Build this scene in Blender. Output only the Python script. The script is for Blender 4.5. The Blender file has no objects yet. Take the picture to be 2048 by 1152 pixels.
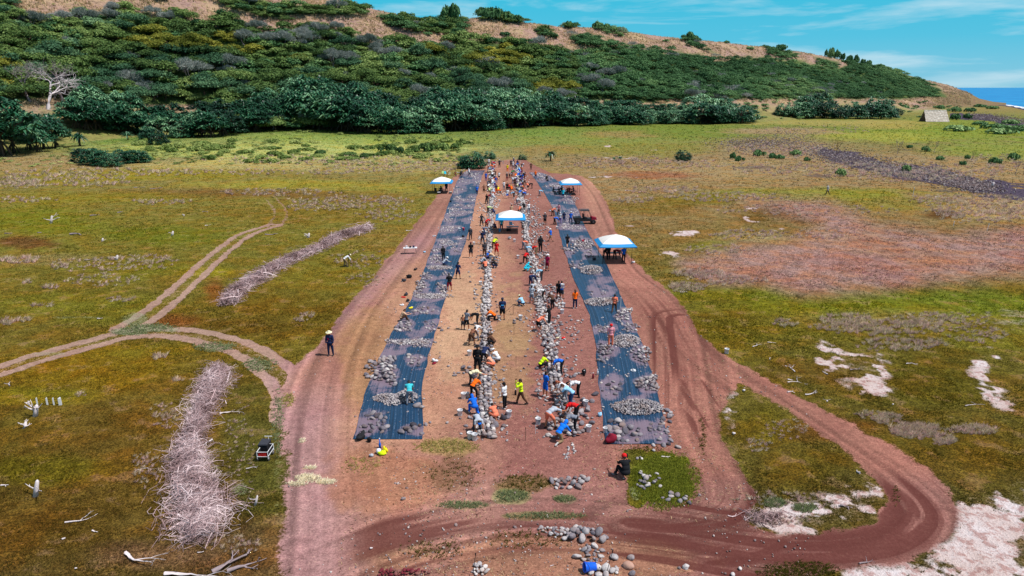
import bpy, bmesh, math, random
import numpy as np
from mathutils import Vector, Matrix
S = bpy.context.scene
COL = S.collection
random.seed(7)
RNG = np.random.default_rng(11)
PI = math.pi

# ------------------------------------------------------------------ camera
FOC = 1384.0                      # focal length in pixels of the 2048 px wide photograph
PITCH = math.radians(16.16)
CH = 20.0
cam_d = bpy.data.cameras.new("camera")
cam = bpy.data.objects.new("camera", cam_d)
COL.objects.link(cam)
cam.location = (0, 0, CH)
cam.rotation_euler = (PI/2 - PITCH, 0, 0)
cam_d.sensor_width = 36.0
cam_d.lens = FOC/2048*36.0
cam_d.clip_start = 0.5
cam_d.clip_end = 200000
S.camera = cam
S.view_settings.view_transform = 'Standard'
S.view_settings.look = 'None'
S.view_settings.exposure = 0.15
S.view_settings.gamma = 1

# ------------------------------------------------------------------ sun and sky
SUN_AZ = (0.96, -0.28)
SUN_EL = math.radians(61)
sd = bpy.data.lights.new("sun", 'SUN')
sd.energy = 5.0
sd.angle = math.radians(0.5)
sd.color = (1.0, 0.955, 0.90)
sun = bpy.data.objects.new("sun", sd)
COL.objects.link(sun)
sv = Vector((SUN_AZ[0]*math.cos(SUN_EL), SUN_AZ[1]*math.cos(SUN_EL), math.sin(SUN_EL)))
sun.rotation_euler = sv.to_track_quat('Z', 'Y').to_euler()
sun.location = (30, -10, 60)

def N(nt, typ, **kw):
    n = nt.nodes.new(typ)
    for k, v in kw.items():
        if k.startswith('_'):
            setattr(n, k[1:], v)
        else:
            n.inputs[k.replace('_', ' ')].default_value = v
    return n

W = bpy.data.worlds.new("World")
S.world = W
W.use_nodes = True
nt = W.node_tree
nt.nodes.clear()
wo = nt.nodes.new('ShaderNodeOutputWorld')
bg = nt.nodes.new('ShaderNodeBackground')
bg.inputs['Strength'].default_value = 0.08
sky = nt.nodes.new('ShaderNodeTexSky')
sky.sky_type = 'NISHITA'
sky.sun_disc = False
sky.sun_elevation = SUN_EL
sky.sun_rotation = math.atan2(SUN_AZ[0], SUN_AZ[1])
sky.altitude = 20
tc = nt.nodes.new('ShaderNodeTexCoord')
sep = nt.nodes.new('ShaderNodeSeparateXYZ')
nt.links.new(tc.outputs['Generated'], sep.inputs[0])
# the sky's own colour: turquoise low down, deeper higher up
ramp = nt.nodes.new('ShaderNodeValToRGB')
ramp.color_ramp.elements[0].position = 0.0
ramp.color_ramp.elements[0].color = (2.9, 6.6, 8.4, 1)
e = ramp.color_ramp.elements.new(0.06); e.color = (1.1, 6.1, 8.5, 1)
e = ramp.color_ramp.elements.new(0.14); e.color = (0.3, 5.7, 8.3, 1)
ramp.color_ramp.elements[-1].position = 0.6
ramp.color_ramp.elements[-1].color = (0.5, 3.6, 7.5, 1)
nt.links.new(sep.outputs['Z'], ramp.inputs[0])
mul = nt.nodes.new('ShaderNodeMix'); mul.data_type = 'RGBA'
fm = nt.nodes.new('ShaderNodeMapRange'); fm.inputs[1].default_value = 0.14; fm.inputs[2].default_value = 0.45; fm.inputs[3].default_value = 1.0; fm.inputs[4].default_value = 0.0
nt.links.new(sep.outputs['Z'], fm.inputs[0]); nt.links.new(fm.outputs[0], mul.inputs[0])
nt.links.new(sky.outputs[0], mul.inputs[6])
nt.links.new(ramp.outputs[0], mul.inputs[7])
# thin streaky clouds
mp = nt.nodes.new('ShaderNodeMapping')
mp.inputs['Scale'].default_value = (2.2, 2.2, 17)
mp.inputs['Location'].default_value = (0.3, 0.0, 0.65)
nt.links.new(tc.outputs['Generated'], mp.inputs[0])
cn = N(nt, 'ShaderNodeTexNoise', Scale=1.6, Detail=9.0, Roughness=0.58, Distortion=0.35)
nt.links.new(mp.outputs[0], cn.inputs['Vector'])
cr = nt.nodes.new('ShaderNodeValToRGB')
cr.color_ramp.elements[0].position = 0.465; cr.color_ramp.elements[0].color = (0, 0, 0, 1)
cr.color_ramp.elements[1].position = 0.78; cr.color_ramp.elements[1].color = (1, 1, 1, 1)
nt.links.new(cn.outputs['Fac'], cr.inputs[0])
cm = nt.nodes.new('ShaderNodeMix'); cm.data_type = 'RGBA'
nt.links.new(cr.outputs[0], cm.inputs[0])
nt.links.new(mul.outputs[2], cm.inputs[6])
cm.inputs[7].default_value = (8.0, 9.6, 10.4, 1)
nt.links.new(cm.outputs[2], bg.inputs[0])
nt.links.new(bg.outputs[0], wo.inputs[0])

# ------------------------------------------------------------------ helpers
def lin(r, g, b, k=0.85):
    f = lambda c: ((c/255+0.055)/1.055)**2.4 if c > 10 else c/255/12.92
    return (f(r)*k, f(g)*k, f(b)*k)

CP, SP = math.cos(PITCH), math.sin(PITCH)
def at(px, py, z=0.0):
    """the point of the plane at height z that shows at a pixel of the photograph"""
    dx = (px-1024)/FOC; u = (576-py)/FOC
    dy = CP+u*SP; dz = -SP+u*CP
    t = (z-CH)/dz
    return (dx*t, dy*t, z)
def at_depth(px, py, Y):
    dx = (px-1024)/FOC; u = (576-py)/FOC
    t = Y/(CP+u*SP)
    return (dx*t, Y, CH+t*(-SP+u*CP))
def to_px(X, Y, Z):
    d = Y*CP+(CH-Z)*SP
    v = -Y*SP+(Z-CH)*CP
    # camera axes: forward (0,CP,-SP), up (0,SP,CP)
    d = Y*CP-(Z-CH)*SP
    v = Y*SP+(Z-CH)*CP
    return 1024+FOC*X/d, 576-FOC*v/d, d

def hash2(ix, iy, seed):
    h = (ix.astype(np.int64)*374761393 + iy.astype(np.int64)*668265263 + seed*974711) & 0x7fffffff
    h = ((h ^ (h >> 13))*1274126177) & 0x7fffffff
    return ((h ^ (h >> 16)) & 0xffff)/65535.0
def vnoise(x, y, seed=0):
    x = np.asarray(x, float); y = np.asarray(y, float)
    ix = np.floor(x); iy = np.floor(y); fx = x-ix; fy = y-iy
    fx = fx*fx*(3-2*fx); fy = fy*fy*(3-2*fy)
    a = hash2(ix, iy, seed); b = hash2(ix+1, iy, seed); c = hash2(ix, iy+1, seed); d = hash2(ix+1, iy+1, seed)
    return (a*(1-fx)+b*fx)*(1-fy)+(c*(1-fx)+d*fx)*fy
def fbm(x, y, seed=0, o=4):
    s = 0; a = 0.5; t = 0
    for k in range(o):
        s = s+a*vnoise(x*2**k, y*2**k, seed+k*17); t += a; a *= 0.55
    return s/t
def sstep(a, b, x):
    t = np.clip((x-a)/(b-a), 0, 1)
    return t*t*(3-2*t)

def tag(o, label=None, cat=None, group=None, kind=None):
    if label: o['label'] = label
    if cat: o['category'] = cat
    if group: o['group'] = group
    if kind: o['kind'] = kind
    return o
def link(name, me, mats=None, parent=None):
    o = bpy.data.objects.new(name, me)
    COL.objects.link(o)
    if mats is not None and me is not None:
        for m in (mats if isinstance(mats, (list, tuple)) else [mats]):
            me.materials.append(m)
    if parent: o.parent = parent
    return o
def empty(name, loc, rz=0.0):
    o = bpy.data.objects.new(name, None); COL.objects.link(o)
    o.location = loc; o.rotation_euler = (0, 0, rz); o.empty_display_size = 0.3
    return o
def copy_obj(o, parent=None):
    c = o.copy(); COL.objects.link(c); c.parent = parent
    return c

def bulk(name, verts, faces, attrs=None, smooth=False):
    """verts (n,3), faces (m,k) with k 3 or 4; attrs {name: (n,) floats or (n,3) colours}"""
    verts = np.asarray(verts, np.float32); faces = np.asarray(faces, np.int32)
    me = bpy.data.meshes.new(name)
    me.vertices.add(len(verts)); me.vertices.foreach_set('co', verts.ravel())
    k = faces.shape[1]
    me.loops.add(faces.size); me.loops.foreach_set('vertex_index', faces.ravel())
    me.polygons.add(len(faces))
    me.polygons.foreach_set('loop_start', np.arange(0, faces.size, k, dtype=np.int32))
    me.polygons.foreach_set('use_smooth', np.full(len(faces), smooth, dtype=bool))
    for an, av in (attrs or {}).items():
        av = np.asarray(av, np.float32)
        if av.ndim == 1:
            a = me.attributes.new(an, 'FLOAT', 'POINT'); a.data.foreach_set('value', av)
        else:
            a = me.attributes.new(an, 'FLOAT_COLOR', 'POINT')
            a.data.foreach_set('color', np.concatenate([av, np.ones((len(av), 1), np.float32)], 1).ravel())
    me.update(); me.validate()
    return me

class MB:
    """collects simple shapes into one mesh"""
    def __init__(s): s.v = []; s.f = []; s.m = []; s.cur = 0
    def add(s, vs, fs):
        b = len(s.v); s.v += [tuple(v) for v in vs]
        for f in fs: s.f.append(tuple(i+b for i in f)); s.m.append(s.cur)
    def box(s, c, d, rz=0, taper=1.0):
        cx, cy, cz = c; hx, hy, hz = d[0]/2, d[1]/2, d[2]/2
        ca, sa = math.cos(rz), math.sin(rz); vs = []
        for z, t in ((-hz, 1), (hz, taper)):
            for x, y in ((-hx, -hy), (hx, -hy), (hx, hy), (-hx, hy)):
                x *= t; y *= t
                vs.append((cx+x*ca-y*sa, cy+x*sa+y*ca, cz+z))
        s.add(vs, [(3, 2, 1, 0), (4, 5, 6, 7), (0, 1, 5, 4), (1, 2, 6, 5), (2, 3, 7, 6), (3, 0, 4, 7)])
    def tube(s, pts, rs, n=6, cap=True):
        pts = [Vector(p) for p in pts]; rings = []
        if not hasattr(rs, '__len__'): rs = [rs]*len(pts)
        up = Vector((0, 0, 1))
        vs = []
        for i, p in enumerate(pts):
            d = (pts[min(i+1, len(pts)-1)]-pts[max(i-1, 0)])
            if d.length < 1e-9: d = Vector((0, 0, 1))
            d.normalize()
            a = d.cross(up if abs(d.z) < 0.95 else Vector((1, 0, 0))).normalized(); b = d.cross(a)
            for k in range(n):
                t = 2*PI*k/n
                vs.append(p+(a*math.cos(t)+b*math.sin(t))*rs[i])
        fs = []
        for i in range(len(pts)-1):
            for k in range(n):
                fs.append((i*n+k, i*n+(k+1) % n, (i+1)*n+(k+1) % n, (i+1)*n+k))
        if cap:
            fs.append(tuple(range(n))[::-1]); fs.append(tuple((len(pts)-1)*n+k for k in range(n)))
        s.add(vs, fs)
    def ell(s, c, r, nu=10, nv=7, rot=None):
        vs = []; fs = []
        M = rot if rot is not None else Matrix.Identity(3)
        c = Vector(c)
        for j in range(nv+1):
            ph = PI*j/nv
            for i in range(nu):
                th = 2*PI*i/nu
                vs.append(c+M@Vector((r[0]*math.sin(ph)*math.cos(th), r[1]*math.sin(ph)*math.sin(th), r[2]*math.cos(ph))))
        for j in range(nv):
            for i in range(nu):
                fs.append((j*nu+i, (j+1)*nu+i, (j+1)*nu+(i+1) % nu, j*nu+(i+1) % nu))
        s.add(vs, fs)
    def lathe(s, prof, n=14, c=(0, 0, 0)):
        vs = []
        for r, z in prof:
            for k in range(n):
                t = 2*PI*k/n; vs.append((c[0]+r*math.cos(t), c[1]+r*math.sin(t), c[2]+z))
        fs = []
        for j in range(len(prof)-1):
            for k in range(n):
                fs.append((j*n+k, j*n+(k+1) % n, (j+1)*n+(k+1) % n, (j+1)*n+k))
        s.add(vs, fs)
    def mesh(s, name, smooth=False):
        me = bpy.data.meshes.new(name); me.from_pydata(s.v, [], s.f)
        if any(s.m): me.polygons.foreach_set('material_index', s.m)
        if smooth: me.polygons.foreach_set('use_smooth', [True]*len(s.f))
        me.update()
        return me
    def build(s, name, mats=None, parent=None, smooth=False):
        return link(name, s.mesh(name, smooth), mats, parent)

# ------------------------------------------------------------------ materials
MATS = {}
def mat_new(name):
    m = bpy.data.materials.new(name); m.use_nodes = True
    return m, m.node_tree, m.node_tree.nodes['Principled BSDF']
def plain(name, col, rough=0.8, var=0.12, scale=6.0, spec=0.3, metal=0.0):
    """a plain painted/cloth/plastic surface with slight unevenness"""
    if name in MATS: return MATS[name]
    m, nt, b = mat_new(name)
    tcn = nt.nodes.new('ShaderNodeTexCoord')
    no = N(nt, 'ShaderNodeTexNoise', Scale=scale, Detail=4.0)
    nt.links.new(tcn.outputs['Object'], no.inputs['Vector'])
    mr = N(nt, 'ShaderNodeMapRange'); mr.inputs[3].default_value = 1-var*1.6; mr.inputs[4].default_value = 1+var*1.6
    nt.links.new(no.outputs['Fac'], mr.inputs[0])
    vm = nt.nodes.new('ShaderNodeVectorMath'); vm.operation = 'SCALE'
    vm.inputs[0].default_value = col
    nt.links.new(mr.outputs[0], vm.inputs['Scale'])
    nt.links.new(vm.outputs[0], b.inputs['Base Color'])
    b.inputs['Roughness'].default_value = rough
    b.inputs['Specular IOR Level'].default_value = spec
    b.inputs['Metallic'].default_value = metal
    MATS[name] = m
    return m
def foliage_mat(name, dark, light, trans=0.25, rough=0.75, scale=0.12, amp=1.0, spec=0.2, big=None):
    """leaves: colour from a per-leaf 'tint', from the tree and from a slow drift across the slope"""
    m, nt, b = mat_new(name)
    at_ = N(nt, 'ShaderNodeAttribute', _attribute_name='tint')
    oi = nt.nodes.new('ShaderNodeObjectInfo')
    geo = nt.nodes.new('ShaderNodeNewGeometry')
    no = N(nt, 'ShaderNodeTexNoise', Scale=scale, Detail=3.0)
    nt.links.new(geo.outputs['Position'], no.inputs['Vector'])
    a1 = nt.nodes.new('ShaderNodeMath'); a1.operation = 'MULTIPLY_ADD'; a1.inputs[1].default_value = 0.55
    a2 = nt.nodes.new('ShaderNodeMath'); a2.operation = 'MULTIPLY_ADD'; a2.inputs[1].default_value = 0.26
    a3 = nt.nodes.new('ShaderNodeMath'); a3.operation = 'MULTIPLY_ADD'; a3.inputs[1].default_value = 1.5; a3.inputs[2].default_value = -0.72
    nt.links.new(no.outputs['Fac'], a3.inputs[0])
    nt.links.new(oi.outputs['Random'], a2.inputs[0]); nt.links.new(a3.outputs[0], a2.inputs[2])
    nt.links.new(at_.outputs['Fac'], a1.inputs[0]); nt.links.new(a2.outputs[0], a1.inputs[2])
    cr = nt.nodes.new('ShaderNodeValToRGB')
    cr.color_ramp.elements[0].position = 0.1; cr.color_ramp.elements[0].color = (*dark, 1)
    cr.color_ramp.elements[1].position = 0.95; cr.color_ramp.elements[1].color = (*light, 1)
    if big:
        e = cr.color_ramp.elements.new(0.5); e.color = (*big, 1)
    nt.links.new(a1.outputs[0], cr.inputs[0])
    nt.links.new(cr.outputs[0], b.inputs['Base Color'])
    b.inputs['Roughness'].default_value = rough
    b.inputs['Specular IOR Level'].default_value = spec
    if trans > 0:
        tr = nt.nodes.new('ShaderNodeBsdfTranslucent')
        nt.links.new(cr.outputs[0], tr.inputs[0])
        mx = nt.nodes.new('ShaderNodeMixShader'); mx.inputs[0].default_value = trans
        out = nt.nodes['Material Output']
        nt.links.new(b.outputs[0], mx.inputs[1]); nt.links.new(tr.outputs[0], mx.inputs[2])
        nt.links.new(mx.outputs[0], out.inputs[0])
    return m

# ------------------------------------------------------------------ the lie of the land
# per bearing: photograph x and y of the skyline, depth of ridge, depth of the slope's foot
HILL = [(-1500, -260, 300, 150), (-700, -190, 350, 190), (-250, -120, 400, 215), (0, -78, 430, 245), (350, -42, 455, 325), (560, -12, 480, 338),
        (700, 3, 500, 345), (750, 19, 505, 348), (830, 38, 515, 350), (900, 47, 535, 355), (960, 33, 545, 360), (1010, 40, 552, 368),
        (1060, 46, 560, 378), (1110, 53, 575, 388), (1200, 57, 600, 396), (1300, 70, 640, 402), (1380, 80, 660, 408),
        (1450, 85, 685, 414), (1530, 95, 705, 425), (1600, 103, 730, 450), (1650, 112, 750, 480), (1700, 123, 770, 505),
        (1760, 135, 790, 530), (1800, 145, 805, 550), (1850, 160, 830, 590), (1900, 172, 850, 640), (1938, 186, 870, 690), (1960, 198, 875, 720),
        (1985, 212, 870, 770), (2010, 219, 870, 800)]
_h = [at_depth(x, y, Y) for x, y, Y, f in HILL]
HA = np.array([p[0]/p[1] for p in _h]); HZ = np.array([p[2] for p in _h]); HY = np.array([h[2] for h in HILL], float); HF = np.array([h[3] for h in HILL], float)
HZ[-2] = 0.4; HZ[-1] = -1.0
HZ = np.maximum(HZ, -1.0)
def hill_h(X, Y, rough=True):
    X = np.asarray(X, float); Y = np.asarray(Y, float)
    a = X/np.maximum(Y, 1)
    zr = np.interp(a, HA, HZ); yr = np.interp(a, HA, HY); yf = np.interp(a, HA, HF)
    s = (Y-yf)/(yr-yf)
    sc = np.clip(s, 0, 1)
    # soft apron, steady slope, rounded crest
    p = sc**1.45*(1+0.30*sc*(1-sc))
    z = zr*p
    over = np.maximum(s-1, 0)
    z = z-zr*0.35*over
    if rough:
        w = sstep(0.03, 0.3, sc)*(1-0.92*sstep(0.80, 0.97, sc))*np.clip(zr/40, 0, 1)
        z = z+w*(fbm(X/60, Y/60, 5)-0.5)*15+w*(fbm(X/22+4, Y/22, 9)-0.5)*5
    z = np.where(s < 0, -0.6*np.clip(-s*10, 0, 1), z)
    return z, s
# shoreline: depth of the water's edge per bearing
_sh = [at(1955, 206), at(1985, 208), at(2018, 210.5), at(2048, 216), at(2110, 231), at(2200, 252), at(2400, 300), at(2900, 430), at(4200, 700)]
SHA = np.array([p[0]/p[1] for p in _sh]); SHY = np.array([p[1] for p in _sh])
def shore(X, Y):
    a = X/np.maximum(Y, 1)
    ys = np.interp(a, SHA, SHY)
    ys = np.where(a < SHA[0], 5000, ys)
    return ys-Y            # metres (roughly) short of the water's edge
def ground_h(X, Y):
    d = shore(X, Y)+(fbm(X/18, Y/18, 3)-0.5)*26
    return -6.0*sstep(6, -45, d)

def grid_faces(nr, nc):
    i = np.arange(nr-1)[:, None]*nc+np.arange(nc-1)[None, :]
    return np.stack([i, i+1, i+nc+1, i+nc], -1).reshape(-1, 4)
# ------------------------------------------------------------------ ground
def seg_dist(x, y, pts):
    """distance from points to a polyline, and the parameter along it (in segments)"""
    best = np.full(x.shape, 1e18); par = np.zeros(x.shape)
    for i in range(len(pts)-1):
        ax, ay = pts[i][:2]; bx, by = pts[i+1][:2]
        vx, vy = bx-ax, by-ay; L = vx*vx+vy*vy+1e-12
        t = np.clip(((x-ax)*vx+(y-ay)*vy)/L, 0, 1)
        d = (x-ax-t*vx)**2+(y-ay-t*vy)**2
        m = d < best
        best = np.where(m, d, best); par = np.where(m, i+t, par)
    return np.sqrt(best), par
def signed_track(x, y, pts):
    """signed sideways offset from a polyline, in metres"""
    best = np.full(x.shape, 1e18); sg = np.zeros(x.shape)
    for i in range(len(pts)-1):
        ax, ay = pts[i][:2]; bx, by = pts[i+1][:2]
        vx, vy = bx-ax, by-ay; L = vx*vx+vy*vy+1e-12
        t = np.clip(((x-ax)*vx+(y-ay)*vy)/L, 0, 1)
        d = (x-ax-t*vx)**2+(y-ay-t*vy)**2
        c = vx*(y-ay)-vy*(x-ax)
        m = d < best
        best = np.where(m, d, best); sg = np.where(m, np.sign(c), sg)
    return np.sqrt(best)*sg
def poly_sd(x, y, poly):
    """signed distance (inside positive)"""
    n = len(poly)
    d, _ = seg_dist(x, y, list(poly)+[poly[0]])
    ins = np.zeros(x.shape, bool)
    for i in range(n):
        ax, ay = poly[i]; bx, by = poly[(i+1) % n]
        c = (ay > y) != (by > y)
        with np.errstate(divide='ignore', invalid='ignore'):
            xi = ax+(y-ay)*(bx-ax)/(by-ay if by != ay else 1e-9)
        ins ^= c & (x < xi)
    return np.where(ins, d, -d)
def smooth_path(pts, k=6):
    P = [Vector((p[0], p[1], 0)) for p in pts]; out = []
    for i in range(len(P)-1):
        p0 = P[max(i-1, 0)]; p1 = P[i]; p2 = P[i+1]; p3 = P[min(i+2, len(P)-1)]
        for j in range(k):
            t = j/k
            q = 0.5*((2*p1)+(p2-p0)*t+(2*p0-5*p1+4*p2-p3)*t*t+(3*p1-p0-3*p2+p3)*t**3)
            out.append((q.x, q.y))
    out.append((P[-1].x, P[-1].y))
    return out
def wpath(pxs, k=6):
    return smooth_path([at(*p) for p in pxs], k)

DIRT = [(540, 1300), (543, 1152), (545, 1060), (548, 960), (556, 860), (566, 790), (588, 735), (615, 712), (642, 680), (690, 620), (740, 560), (790, 500), (826, 455), (850, 425), (868, 398), (895, 365), (912, 350), (938, 338), (962, 322), (1050, 318), (1068, 330), (1100, 345), (1165, 352),
        (1192, 375), (1217, 410), (1228, 452), (1244, 500), (1290, 545), (1342, 585), (1375, 630), (1400, 668), (1452, 710), (1522, 755), (1602, 795), (1704, 852), (1784, 905), (1856, 948), (1904, 998), (1918, 1040), (1895, 1078), (1836, 1110), (1742, 1128), (1640, 1152), (1620, 1300)]
ISLE = [(1452, 795), (1478, 772), (1545, 803), (1625, 855), (1700, 912), (1748, 962), (1765, 1000), (1742, 1040), (1690, 1058), (1560, 1066), (1492, 1052), (1502, 1000), (1474, 930), (1442, 880), (1438, 830)]
GREENP = [(1262, 907), (1320, 907), (1375, 920), (1396, 975), (1372, 1003), (1300, 1022), (1266, 1010)]
SALT1 = [(1918, 1005), (1985, 985), (2060, 945), (2300, 900), (2300, 1300), (1640, 1300), (1680, 1135), (1840, 1108), (1900, 1070)]
SALT2 = [(1492, 1040), (1530, 1000), (1600, 1010), (1680, 1000), (1765, 985), (1765, 1015), (1735, 1045), (1690, 1062), (1560, 1068), (1490, 1058)]
SALT3 = [(1610, 722), (1650, 700), (1720, 712), (1790, 732), (1765, 762), (1790, 790), (1770, 802), (1700, 772), (1640, 752)]
SALT4 = [(1948, 740), (1960, 705), (1985, 705), (1972, 745), (2000, 790), (2048, 815), (2120, 860), (2120, 890), (2048, 850), (1990, 815), (1952, 775)]
PINKS = [(1500, 398), (1640, 402), (1700, 425), (1760, 452), (1900, 470), (2060, 455), (2300, 450), (2300, 560), (2060, 552), (1850, 560), (1760, 578), (1700, 580), (1600, 585), (1520, 560), (1420, 560), (1360, 530), (1420, 500), (1600, 478), (1650, 450), (1560, 425)]
ROAD_R = wpath([(1232, 500), (1262, 545), (1320, 590), (1362, 640), (1400, 700), (1470, 752), (1560, 812), (1660, 878), (1760, 948), (1820, 1005), (1822, 1045), (1760, 1085), (1640, 1098), (1480, 1085), (1320, 1058), (1150, 1040), (1000, 1042), (860, 1068), (740, 1105), (640, 1152), (560, 1220)])
ROAD_I = wpath([(1375, 640), (1392, 740), (1405, 840), (1440, 920), (1478, 985), (1450, 1035), (1360, 1052), (1260, 1048)])
ROAD_L = wpath([(-260, 830), (-100, 775), (60, 722), (180, 688), (260, 668), (345, 665), (430, 680), (500, 704), (550, 740), (580, 775), (590, 830)])
ROAD_N = wpath([(255, 655), (300, 630), (360, 580), (430, 515), (490, 470), (548, 451)])
ROAD_N2 = wpath([(548, 451), (562, 425), (540, 395)])
ROAD_N3 = wpath([(545, 451), (590, 440), (680, 432), (790, 425), (850, 415)])
ROAD_W = wpath([(620, 1180), (622, 1000), (625, 860), (650, 740), (700, 640), (760, 560), (812, 495), (850, 440), (880, 400)])
ROAD_E = wpath([(1150, 356), (1178, 390), (1200, 440), (1222, 500)])

def paint(X, Y):
    x, y, _ = to_px(X, Y, 0.0)
    y = np.where(Y < 1, 3000, y)
    def C(r, g, b): return np.array(lin(r, g, b))
    def blend(base, col, w): return base*(1-w[:, None])+np.asarray(col)[None, :]*w[:, None]
    w1 = fbm(X/6, Y/9, 21)-0.5; w2 = fbm(X/25, Y/40, 22)-0.5; w3 = fbm(X/1.7, Y/2.2, 23)-0.5
    w4 = fbm(X/0.7, Y/0.8, 24)-0.5; wb = w1*2.4+w3*1.6+w4*1.0
    xw = x+w1*60*(np.clip((y-230)/500, 0.1, 1.2))+w2*60; yw = y+w1*18*np.clip((y-240)/300, 0.1, 1.5)+w2*16*np.clip((y-240)/300, 0.05, 1)
    # --- vegetation colour, far to near
    ys = [200, 240, 262, 285, 318, 345, 400, 480, 600, 760, 950, 1150]
    Lc = [(150, 120, 85), (96, 116, 60), (98, 122, 60), (114, 130, 74), (132, 128, 86), (128, 120, 70), (120, 112, 50), (114, 108, 42), (110, 100, 38), (108, 92, 34), (98, 82, 34), (92, 76, 36)]
    Rc = [(150, 125, 90), (104, 120, 58), (108, 122, 60), (122, 120, 74), (138, 120, 90), (142, 124, 90), (136, 116, 80), (122, 104, 58), (108, 102, 38), (100, 90, 34), (90, 80, 34), (86, 76, 38)]
    La = np.stack([np.interp(yw, ys, [lin(*c)[k] for c in Lc]) for k in range(3)], 1)
    Ra = np.stack([np.interp(yw, ys, [lin(*c)[k] for c in Rc]) for k in range(3)], 1)
    side = sstep(900, 1250, xw)[:, None]
    veg = La*(1-side)+Ra*side
    blobs = [  # cx, cy, rx, ry, colour, strength
        (620, 300, 330, 26, (165, 175, 105), .9), (700, 278, 230, 12, (118, 144, 68), .6), (330, 300, 120, 18, (150, 165, 90), .7), (250, 275, 150, 10, (96, 130, 60), .7),
        (1150, 282, 260, 12, (120, 136, 66), .7), (1350, 262, 220, 14, (104, 124, 50), .9), (1120, 300, 90, 10, (140, 120, 75), .8), (1300, 300, 170, 16, (124, 126, 58), .8), (1100, 265, 90, 8, (106, 136, 62), .6), (1240, 268, 90, 7, (140, 125, 80), .8),
        (60, 330, 190, 22, (150, 130, 95), .7), (500, 330, 260, 14, (170, 160, 105), .7), (800, 330, 120, 20, (150, 140, 90), .7), (300, 352, 300, 14, (132, 125, 40), .9), (600, 372, 240, 12, (150, 145, 50), .6),
        (450, 388, 260, 12, (112, 84, 48), .7), (200, 395, 240, 12, (126, 118, 36), .7), (60, 440, 170, 24, (108, 112, 22), .8), (560, 430, 200, 18, (118, 100, 34), .6), (330, 470, 160, 20, (100, 108, 22), .7),
        (40, 485, 60, 12, (98, 62, 38), .8), (90, 520, 140, 14, (140, 125, 80), .6), (300, 540, 170, 18, (112, 108, 28), .7), (430, 550, 70, 14, (142, 130, 24), .8), (120, 610, 230, 30, (112, 110, 28), .6), (350, 640, 60, 14, (122, 62, 38), .6),
        (440, 585, 26, 26, (128, 70, 40), .6), (560, 620, 170, 46, (104, 86, 26), .8), (480, 655, 120, 22, (96, 74, 24), .6), (640, 560, 110, 30, (116, 104, 34), .6), (760, 480, 90, 30, (128, 108, 52), .7),
        (150, 740, 260, 40, (122, 98, 18), .8), (280, 700, 200, 14, (124, 110, 26), .6), (60, 790, 120, 16, (120, 112, 24), .7), (90, 940, 160, 30, (98, 88, 18), .8), (240, 860, 120, 60, (102, 78, 28), .6), (80, 1060, 170, 60, (96, 74, 26), .8),
        (495, 850, 55, 130, (88, 84, 34), .8), (500, 960, 50, 80, (82, 80, 32), .7), (250, 1000, 130, 60, (102, 78, 28), .6), (480, 1100, 80, 50, (112, 86, 58), .6), (280, 1110, 100, 30, (128, 92, 70), .5),
        (1380, 345, 180, 16, (150, 130, 95), .7), (1290, 350, 90, 8, (140, 92, 70), .8), (1620, 388, 260, 13, (126, 128, 40), .9), (1400, 400, 130, 14, (112, 104, 28), .8), (1330, 415, 130, 16, (116, 98, 34), .8),
        (1900, 262, 230, 20, (118, 136, 52), .9), (1780, 250, 90, 10, (150, 140, 80), .8), (1980, 300, 130, 16, (122, 138, 58), .85), (1750, 272, 130, 10, (145, 150, 66), .8), (1600, 245, 170, 6, (150, 144, 86), .8), (1560, 262, 110, 8, (150, 130, 105), .8),
        (1560, 300, 130, 26, (146, 126, 104), .7), (1500, 330, 150, 18, (148, 132, 96), .7), (1800, 330, 180, 20, (146, 130, 96), .6), (1950, 345, 120, 14, (150, 130, 92), .7), (1990, 412, 130, 26, (160, 140, 98), .8), (1880, 428, 40, 8, (88, 62, 34), .9), (1760, 405, 130, 12, (128, 122, 44), .7),
        (1570, 430, 110, 26, (100, 78, 24), .9), (1450, 470, 120, 24, (122, 104, 56), .7), (1820, 470, 120, 14, (108, 94, 34), .8), (2020, 500, 70, 12, (108, 106, 26), .8), (1440, 490, 60, 9, (108, 112, 20), .8), (1500, 475, 70, 10, (150, 140, 92), .7),
        (1500, 590, 200, 16, (106, 108, 28), .9), (1900, 610, 240, 30, (102, 112, 30), .9), (1650, 620, 260, 20, (110, 112, 20), .8), (1450, 640, 110, 30, (102, 84, 26), .7), (1550, 660, 200, 30, (108, 98, 22), .6), (1980, 680, 120, 30, (112, 108, 28), .6),
        (1880, 760, 130, 60, (88, 80, 20), .8), (1700, 860, 150, 24, (110, 70, 28), .6), (1820, 890, 130, 50, (94, 80, 24), .7), (1960, 900, 110, 50, (98, 82, 26), .7), (1520, 850, 60, 40, (98, 88, 24), .8), (1600, 930, 90, 40, (94, 80, 24), .8),
        (1600, 740, 110, 20, (94, 72, 28), .6), (1750, 640, 200, 22, (128, 120, 66), .5), (1800, 560, 80, 14, (112, 90, 60), .5), (1330, 960, 90, 80, (104, 112, 32), .95), (1600, 1140, 90, 26, (96, 90, 30), .8)]
    for cx, cy, rx, ry, c, s in blobs:
        d = np.sqrt(((xw-cx)/rx)**2+((yw-cy)/ry)**2)
        veg = blend(veg, C(*c), s*sstep(1.35, 0.45, d+w1*1.1+w3*0.35+w2*0.8))
    pk = sstep(-26, 26, poly_sd(xw, yw, PINKS))
    veg = blend(veg, C(156, 124, 120), pk*0.9)
    veg = blend(veg, C(146, 104, 98), pk*sstep(0.5, 0.65, fbm(X/7, Y/9, 31))*0.55)
    # --- dirt mask
    f = np.clip(4+(y-300)*0.034, 3, 32)*(1+1.3*sstep(760, 860, y)*sstep(620, 580, x))
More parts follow.
